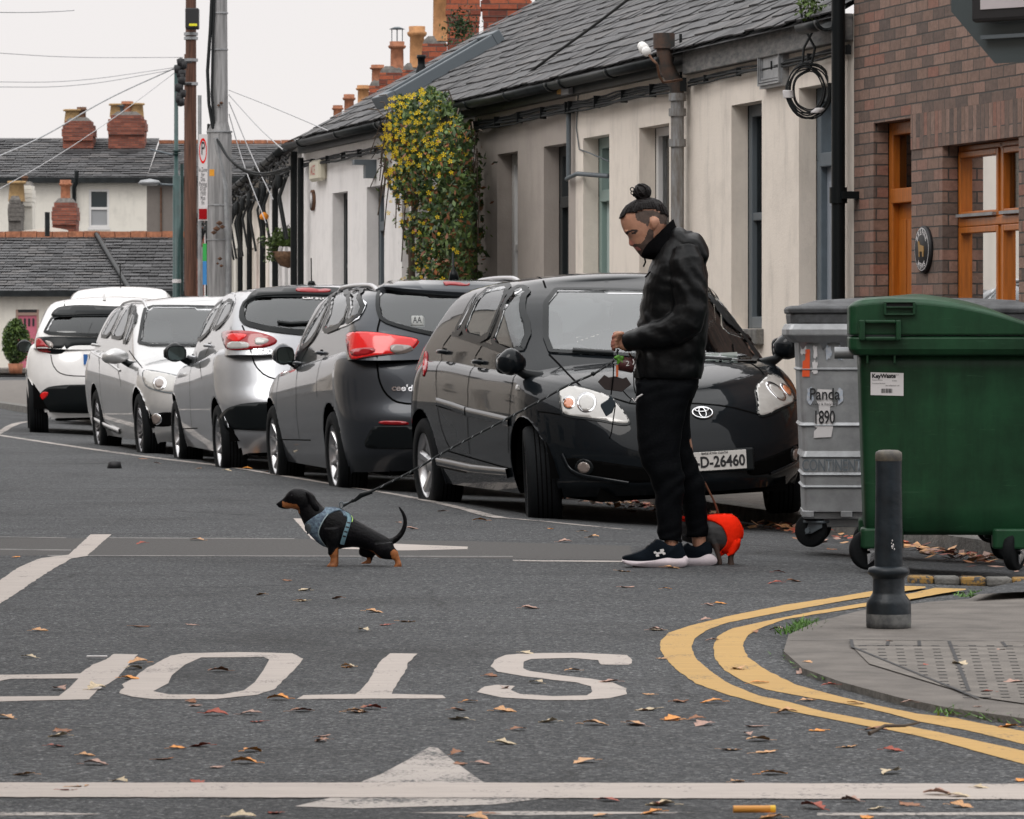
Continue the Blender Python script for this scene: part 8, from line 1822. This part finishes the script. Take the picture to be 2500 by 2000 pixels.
# ------------------------------------------------------------------ things hanging from the hand
def hang(pts, name, label, cat, mat, t=.012, dc=-.09, z='hand'):
    mb = MB(); P3 = [mp(z,x,y,0) for x,y in pts]; mb.prism([(p.x,p.z) for p in P3], dc-t/2, dc+t/2, fn=lambda a,b,c:(a,c,b)); o = mb.build(name, mat, bevel=.003); o.location = GM; return tag(o, label, cat)
GRN = pmat('green_cloth', (.07,.24,.01), .6, noise_amt=.5, noise_scale=30); MAR = pmat('maroon_pouch', (.055,.012,.012), .5); BRN = pmat('dark_brown_felt', (.022,.014,.013), .8); TEA = pmat('dark_teal_leather', (.012,.022,.03), .45)
rnd = random.Random(3); mb = MB()
for cx_, cy_, r_ in ((570,530,24),(600,515,24),(640,530,28),(600,555,24),(640,580,24),(660,610,18),(590,590,16)):
    c_ = mp('hand',cx_,cy_,-.105); r3 = r_*.185/sM; mb.lathe([(0,-r3),(r3*.8,-r3*.6),(r3,0),(r3*.7,r3*.7),(0,r3)], 8, o=c_)
me = fuse(mb, .004, 'g', 1); me.materials.append(GRN); o = bpy.data.objects.new('bag_dispenser', me); C.objects.link(o); o.location = GM; tag(o, 'bright green crumpled bag dispenser hanging under the hand', 'bag dispenser')
mb = MB(); a = mp('hand',600,590,-.08); b = mp('hand',780,620,-.08); mb.tube([a, a.lerp(b,.1), a.lerp(b,.9), b], [.022,.034,.036,.030], 16); o = mb.build('treat_pouch', MAR); o.location = GM; tag(o, 'dark red treat pouch with white marks hanging beside the green dispenser', 'pouch')
me = text_mesh('2', .035, 'lettering'); c_ = mp('hand',702,595,-.1185)
for v in me.vertices: v.co = c_+Vector((v.co.x, 0, v.co.y))
me.materials.clear(); link('lettering', me, M['label'], o)
mb = MB(); mb.tube([mp('hand',762,545,-.116), mp('hand',775,575,-.118), mp('hand',765,605,-.117)], .0035, 5); mb.tube([mp('hand',790,600,-.10), mp('hand',792,650,-.10)], .003, 5); mb.build('white_strap', M['label'], o)
hang([(365,802),(440,722),(490,752),(560,738),(650,765),(690,748),(746,832),(682,880),(640,916),(450,890),(420,860)], 'folding_cloth', 'dark brown bat-shaped cloth pouch dangling below the hand', 'pouch', BRN, .014)
hang([(510,952),(482,1000),(400,1052),(396,1082),(460,1196),(530,1150),(570,1042),(542,1000)], 'leather_fob', 'dark teal pointed leather fob on a cord in front of the headlight', 'fob', TEA, .02, -.10)
mb = MB(); mb.tube([mp('hand',545,600,-.1), mp('hand',540,740,-.1), mp('hand',515,950,-.1)], .0035, 5); mb.tube([mp('hand',565,1060,-.1), mp('hand',540,1230,-.1), mp('hand',520,1380,-.1), mp('hand',496,1446,-.1)], .003, 5); mb.tube([mp('hand',650,905,-.1), mp('hand',700,960,-.1), mp('hand',745,1000,-.1), mp('hand',726,1032,-.1)], .003, 5); mb.tube([mp('hand',770,680,-.1), mp('hand',775,860,-.1), mp('hand',790,930,-.12)], .003, 5)
CORDS = mb
mb = MB(); mb.box(mp('hand',572,745,-.103), mp('hand',598,610,-.098)); o = mb.build('orange_tab', pmat('orange_tab',(.45,.09,.02),.6)); o.location = GM; tag(o, 'short orange strap between the green dispenser and the brown cloth', 'strap')
# leash of the black and tan dog
dl = []; pts = [V2('dog',1075,455),V2('dog',1180,395),V2('dog',1460,255),V2('dog',2000,-10),(940,948),(1060,885),(1140,842),(1200,808),(1250,788),V2('hand',480,610),V2('hand',560,560),(1301,735)]
P3 = [Vector(((x-OM[0])/sM, -.07, (OM[1]-y)/sM)) for x,y in pts]; P3 = smooth_poly(P3, 2, False); P3 = dens(P3, .022)
mb = MB(); mb.tube(P3, .0055, 8)
for i in range(10, len(P3)-3, 2): a, b = P3[i], P3[i+1]; u = (b-a).normalized(); w_ = u.cross(Vector((0,1,0))); mb.tube([a.lerp(b,.2)+Vector((0,-.005,0))-w_*.003, a.lerp(b,.7)+Vector((0,-.0055,0))+w_*.003], .0018, 5, m=1)
lsh = empty('dog_leash', GM, 0, 'black rope leash with pale flecks running from the harness up to the hand', 'leash'); CORDS.build('trailing_cord', M['knit'], lsh); mb.build('rope', [M['cable'], pmat('pale_fleck',(.22,.24,.25),.6)], lsh)
mb = MB(); mp_d = lambda x,y,dc=-.07: mp('dog',x,y,dc); mb.tube([mp_d(1220,385),mp_d(1290,330),mp_d(1300,315),mp_d(1455,265)], [.008,.011,.013,.010], 10); mb.tube([mp_d(1185,395),mp_d(1215,375)], .009, 8); kn = mp('hand',315,712,-.07); mb.lathe([(0,-.012),(.012,-.004),(.011,.006),(0,.012)], 8, o=kn); mb.build('grip', M['black'], lsh)
mb = MB(); c_ = mp_d(1050,440); mb.tube([c_+Vector((.009*math.cos(t),0,.015*math.sin(t))) for t in [2*math.pi*j/14 for j in range(14)]], .003, 6, closed=True); mb.tube([mp_d(1075,425),mp_d(1190,395)], .004, 6); mb.build('clip', M['greypaint'], lsh)
# ------------------------------------------------------------------ dachshund
class Lay(Car):
    def __init__(s, root, me, M_): s.root = root; s.M = M_; s.Mi = M_.inverted(); s.bvh = BVHTree.FromPolygons([v.co for v in me.vertices], [tuple(p.vertices) for p in me.polygons]); s.holes = []
M['coat'] = pmat('black_dog_coat', (.003,.003,.004), .42, spec=.14, noise_amt=.5, noise_scale=30, bump=.25, bump_scale=120); M['tan'] = pmat('tan_fur', (.30,.10,.025), .6, noise_amt=.4, noise_scale=40); M['greycoat'] = pmat('grey_dog_coat', (.035,.035,.036), .6, noise_amt=.4, noise_scale=30); M['brownfur'] = pmat('brown_fur', (.05,.028,.02), .7)
dog = empty('dog', GM, 0, 'black and tan dachshund in a blue patterned harness standing on the road', 'dog')
mb = MB(); sd = lambda lst: stz('dog', lst)
mb.loft(erings(dense(sd([(680,330,470,540,.036,0),(750,420,520,640,.044,0),(830,480,570,740,.052,0),(960,480,680,900,.062,0),(1040,505,800,990,.068,0),(1110,545,960,1035,.070,0),(1200,615,1080,1015,.067,0),(1330,690,1230,1005,.062,0),(1470,768,1370,1040,.058,0),(1600,840,1520,1110,.055,0),(1690,900,1670,1100,.042,0),(1725,960,1725,1040,.02,0)]),3), sM, OM, 22, 2.2))
mb.loft(erings(dense(sd([(193,425,212,478,.008,0),(245,385,275,500,.017,0),(300,335,340,502,.022,0),(330,290,390,496,.030,0),(400,232,470,520,.040,0),(500,224,530,550,.044,0),(600,255,590,550,.042,0),(670,310,640,520,.030,0),(695,360,660,470,.014,0)]),3), sM, OM, 20, 2.2))
mb.lathe([(0,-.007),(.007,-.004),(.008,.002),(0,.007)], 8, o=mp('dog',205,440,0))
for sg in (-1,1):
    mb.loft(erings(dense(sd([(1060,740,790,760,.032,sg*.045),(1040,880,830,890,.030,sg*.048),(1005,990,868,1000,.022,sg*.048),(1002,1080,872,1085,.018,sg*.048),(1000,1130,905,1135,.015,sg*.048),(1000,1200,893,1205,.017,sg*.048),(998,1240,858,1235,.021,sg*.048),(992,1274,850,1272,.018,sg*.048)]),2), sM, OM, 16, 2.2))
mb.loft(erings(dense(sd([(1450,960,1720,930,.034,-.035),(1470,1060,1745,1000,.034,-.040),(1540,1140,1775,1035,.027,-.042),(1660,1160,1792,1060,.018,-.044),(1735,1165,1805,1110,.013,-.044),(1752,1200,1822,1170,.013,-.044),(1745,1230,1838,1215,.017,-.044),(1722,1264,1838,1262,.016,-.044)]),2), sM, OM, 16, 2.2))
mb.loft(erings(dense(sd([(1290,970,1560,960,.032,.035),(1265,1060,1540,1040,.032,.040),(1290,1125,1490,1110,.026,.042),(1375,1150,1460,1140,.014,.042),(1365,1180,1445,1180,.012,.042),(1330,1200,1435,1200,.015,.042),(1285,1226,1430,1226,.015,.042)]),2), sM, OM, 16, 2.2))
tl_ = [mp('dog',x,y,0) for x,y in [(1640,930),(1720,925),(1790,875),(1850,800),(1882,710),(1880,620),(1850,545),(1800,472)]]; mb.tube(smooth_poly(tl_,1,False), [.017,.0165,.016,.0155,.015,.014,.013,.012,.011,.0105,.0095,.009,.008,.007,.005,.003][:len(smooth_poly(tl_,1,False))], 10)
me = fuse(mb, .0035, 'dog_body', 2, disp=lambda co,n_: noise.noise(co*60)*.0006)
for k_ in ('coat','tan'): me.materials.append(M[k_])
muz = Z('dog', [(268,395),(300,410),(370,425),(450,430),(490,470),(505,560),(470,560),(400,500),(330,495),(270,470)]); leg1 = Z('dog', [(840,1110),(920,1095),(985,1010),(1020,1000),(1020,1300),(820,1300)]); leg2 = Z('dog', [(1690,1060),(1740,1020),(1800,1060),(1860,1300),(1690,1300),(1725,1180),(1700,1110)]); leg3 = Z('dog', [(1270,1165),(1330,1150),(1420,1140),(1440,1240),(1260,1250)]); th_ = Z('dog', [(1420,1035),(1460,1050),(1590,1150),(1560,1160),(1480,1110)])
for p in me.polygons:
    q = pz_(p.center)
    if any(inpoly(q, t) for t in (leg1,leg2,leg3)) or (inpoly(q, muz)) or (inpoly(q, th_) and p.center.y < -.03): p.material_index = 1
o = bpy.data.objects.new('body', me); C.objects.link(o); o.parent = dog
ear = Z('dog', [(565,258),(640,285),(695,345),(705,400),(765,480),(745,532),(690,515),(640,440),(605,350)])
for sg in (-1,1):
    mb = MB(); P3 = [Vector(((x-OM[0])/sM,0,(OM[1]-y)/sM)) for x,y in smooth_poly(ear,2)]; c_ = sum(P3,Vector())/len(P3)
    mb.loft([[Vector((c_.x+(p.x-c_.x)*k_, sg*(.036+yy+.10*max(0,(c_.z+.03-p.z))*.3), c_.z+(p.z-c_.z)*k_)) for p in P3] for yy,k_ in ((.0,.85),(.003,1),(.008,1),(.012,.8))]); mb.build('ear', M['coat'], dog)
    mb = MB(); mb.lathe([(0,-.0045),(.0045,0),(0,.0045)], 8, o=mp('dog',395,318,sg*.033)); mb.build('eye', M['ink'], dog)
ly = Lay(dog, me, Matrix.Translation(GM))
HAR = pmat('blue_harness_print', (.16,.24,.30), .7, col2=(.05,.07,.11), noise_scale=70, detail=2); HAR2 = pmat('teal_striped_strap', (.14,.25,.30), .6)
hs = ly.patch('harness', Z('dog', [(835,445),(900,468),(960,480),(1045,485),(1095,520),(1150,560),(1120,600),(1085,600),(1040,520),(980,525),(870,570),(800,660),(750,770),(745,840),(800,930),(850,990),(800,985),(700,900),(620,820),(565,720),(575,680),(700,590),(815,530)]), HAR, .004, step=2.2, mirror=True, sm=1)
strap = Z('dog', [(1110,560),(1150,640),(1120,740),(1085,850),(1050,960)])
ly.line('belly_strap', strap, HAR2, .020, .003, mirror=True, h=.003)
for t in (.25,.42,.6,.78): 
    a = Vector(strap[1]).lerp(Vector(strap[4]), t-.1) if t > .1 else strap[1]; ly.line('strap_stripe', [a+Vector((-3.5,-.8)), a+Vector((3.5,.8))], M['ink'], .007, .0068, mirror=True, sm=0)
ly.line('yellow_edge', Z('dog', [(1165,600),(1185,640),(1175,680)]), pmat('lime_trim',(.35,.6,.12),.6), .004, .006, mirror=False, sm=1)
ly.line('harness_edge', Z('dog', [(870,570),(800,660),(750,770),(745,840),(800,930),(850,990)]), pmat('pale_trim',(.3,.38,.40),.7), .005, .006, mirror=True)
c_ = V2('dog',612,735); ly.patch('round_badge', [(c_[0]+6.5*math.cos(a), c_[1]+7.5*math.sin(a)) for a in [2*math.pi*i/16 for i in range(16)]], M['greypaint'], .006, step=2, sm=0)
# ------------------------------------------------------------------ second dog in a red coat
G2 = GP(1520, 1188); o2 = G2-GM; d2 = empty('dog', G2, 0, 'small dark dog in a bright red coat half hidden behind the man', 'dog'); s2 = FP/G2.y; O2 = (1520,1188)
def st2(lst): return [(*V2('shoe',a,b), *V2('shoe',c_,d), e1, f1) for a,b,c_,d,e1,f1 in lst]
mb = MB(); mb.loft(erings(dense(st2([(1000,930,1050,1250,.04,0),(1150,930,1180,1290,.055,0),(1300,925,1330,1330,.066,0),(1450,905,1480,1360,.072,0),(1600,890,1600,1400,.075,0),(1740,900,1700,1430,.07,0),(1840,990,1770,1400,.055,0),(1895,1110,1830,1330,.03,0)]),3), s2, O2, 20, 2.2))
mb.loft(erings(dense(st2([(1060,900,960,1120,.04,0),(960,860,900,1060,.045,0),(860,880,840,1040,.035,0),(770,940,770,1030,.02,0)]),3), s2, O2, 16, 2.2))
for sg in (-1,1):
    mb.loft(erings(dense(st2([(1720,1250,1870,1230,.025,sg*.04),(1700,1380,1800,1370,.02,sg*.045),(1690,1470,1760,1470,.014,sg*.045),(1690,1550,1765,1550,.014,sg*.045),(1672,1592,1785,1592,.016,sg*.045)]),2), s2, O2, 12))
    mb.loft(erings(dense(st2([(1400,1200,1560,1220,.025,sg*.045),(1470,1330,1560,1320,.018,sg*.05),(1520,1450,1580,1440,.013,sg*.05),(1545,1520,1598,1515,.013,sg*.05),(1530,1580,1600,1578,.014,sg*.05)]),2), s2, O2, 12))
me = fuse(mb, .004, 'dog2', 2); 
for k_ in ('greycoat','brownfur'): me.materials.append(M[k_])
for p in me.polygons:
    if p.center.z < .10: p.material_index = 1
o = bpy.data.objects.new('body', me); C.objects.link(o); o.parent = d2
l2 = Lay(d2, me, Matrix.Translation(G2)); RC = pmat('red_dog_coat', (.90,.022,.003), .8, spec=.1, noise_amt=.12, noise_scale=20, bump=.5, bump_scale=25)
l2.patch('coat', Z('shoe', [(1000,925),(1200,915),(1400,895),(1560,885),(1650,872),(1740,885),(1830,960),(1895,1060),(1918,1180),(1885,1232),(1850,1225),(1835,1330),(1745,1450),(1640,1478),(1555,1405),(1650,1330),(1685,1220),(1620,1060),(1520,1000),(1400,965),(1200,960),(1000,965)]), RC, .008, step=2.5, mirror=True, sm=1)
mb = MB(); f2 = lambda x,y,dc=0: Vector(((V2('shoe',x,y)[0]-O2[0])/s2, dc, (O2[1]-V2('shoe',x,y)[1])/s2)); mb.tube([f2(1560,885,0),f2(1500,720,-.02),f2(1370,460,-.04),f2(1100,100,-.06),f2(700,-700,-.1),f2(300,-1350,-.2)], .0048, 8); o = mb.build('dog_leash', pmat('brown_leather',(.16,.06,.03),.55)); o.location = G2; tag(o, 'thin brown leather leash slanting down to the red-coated dog', 'leash')
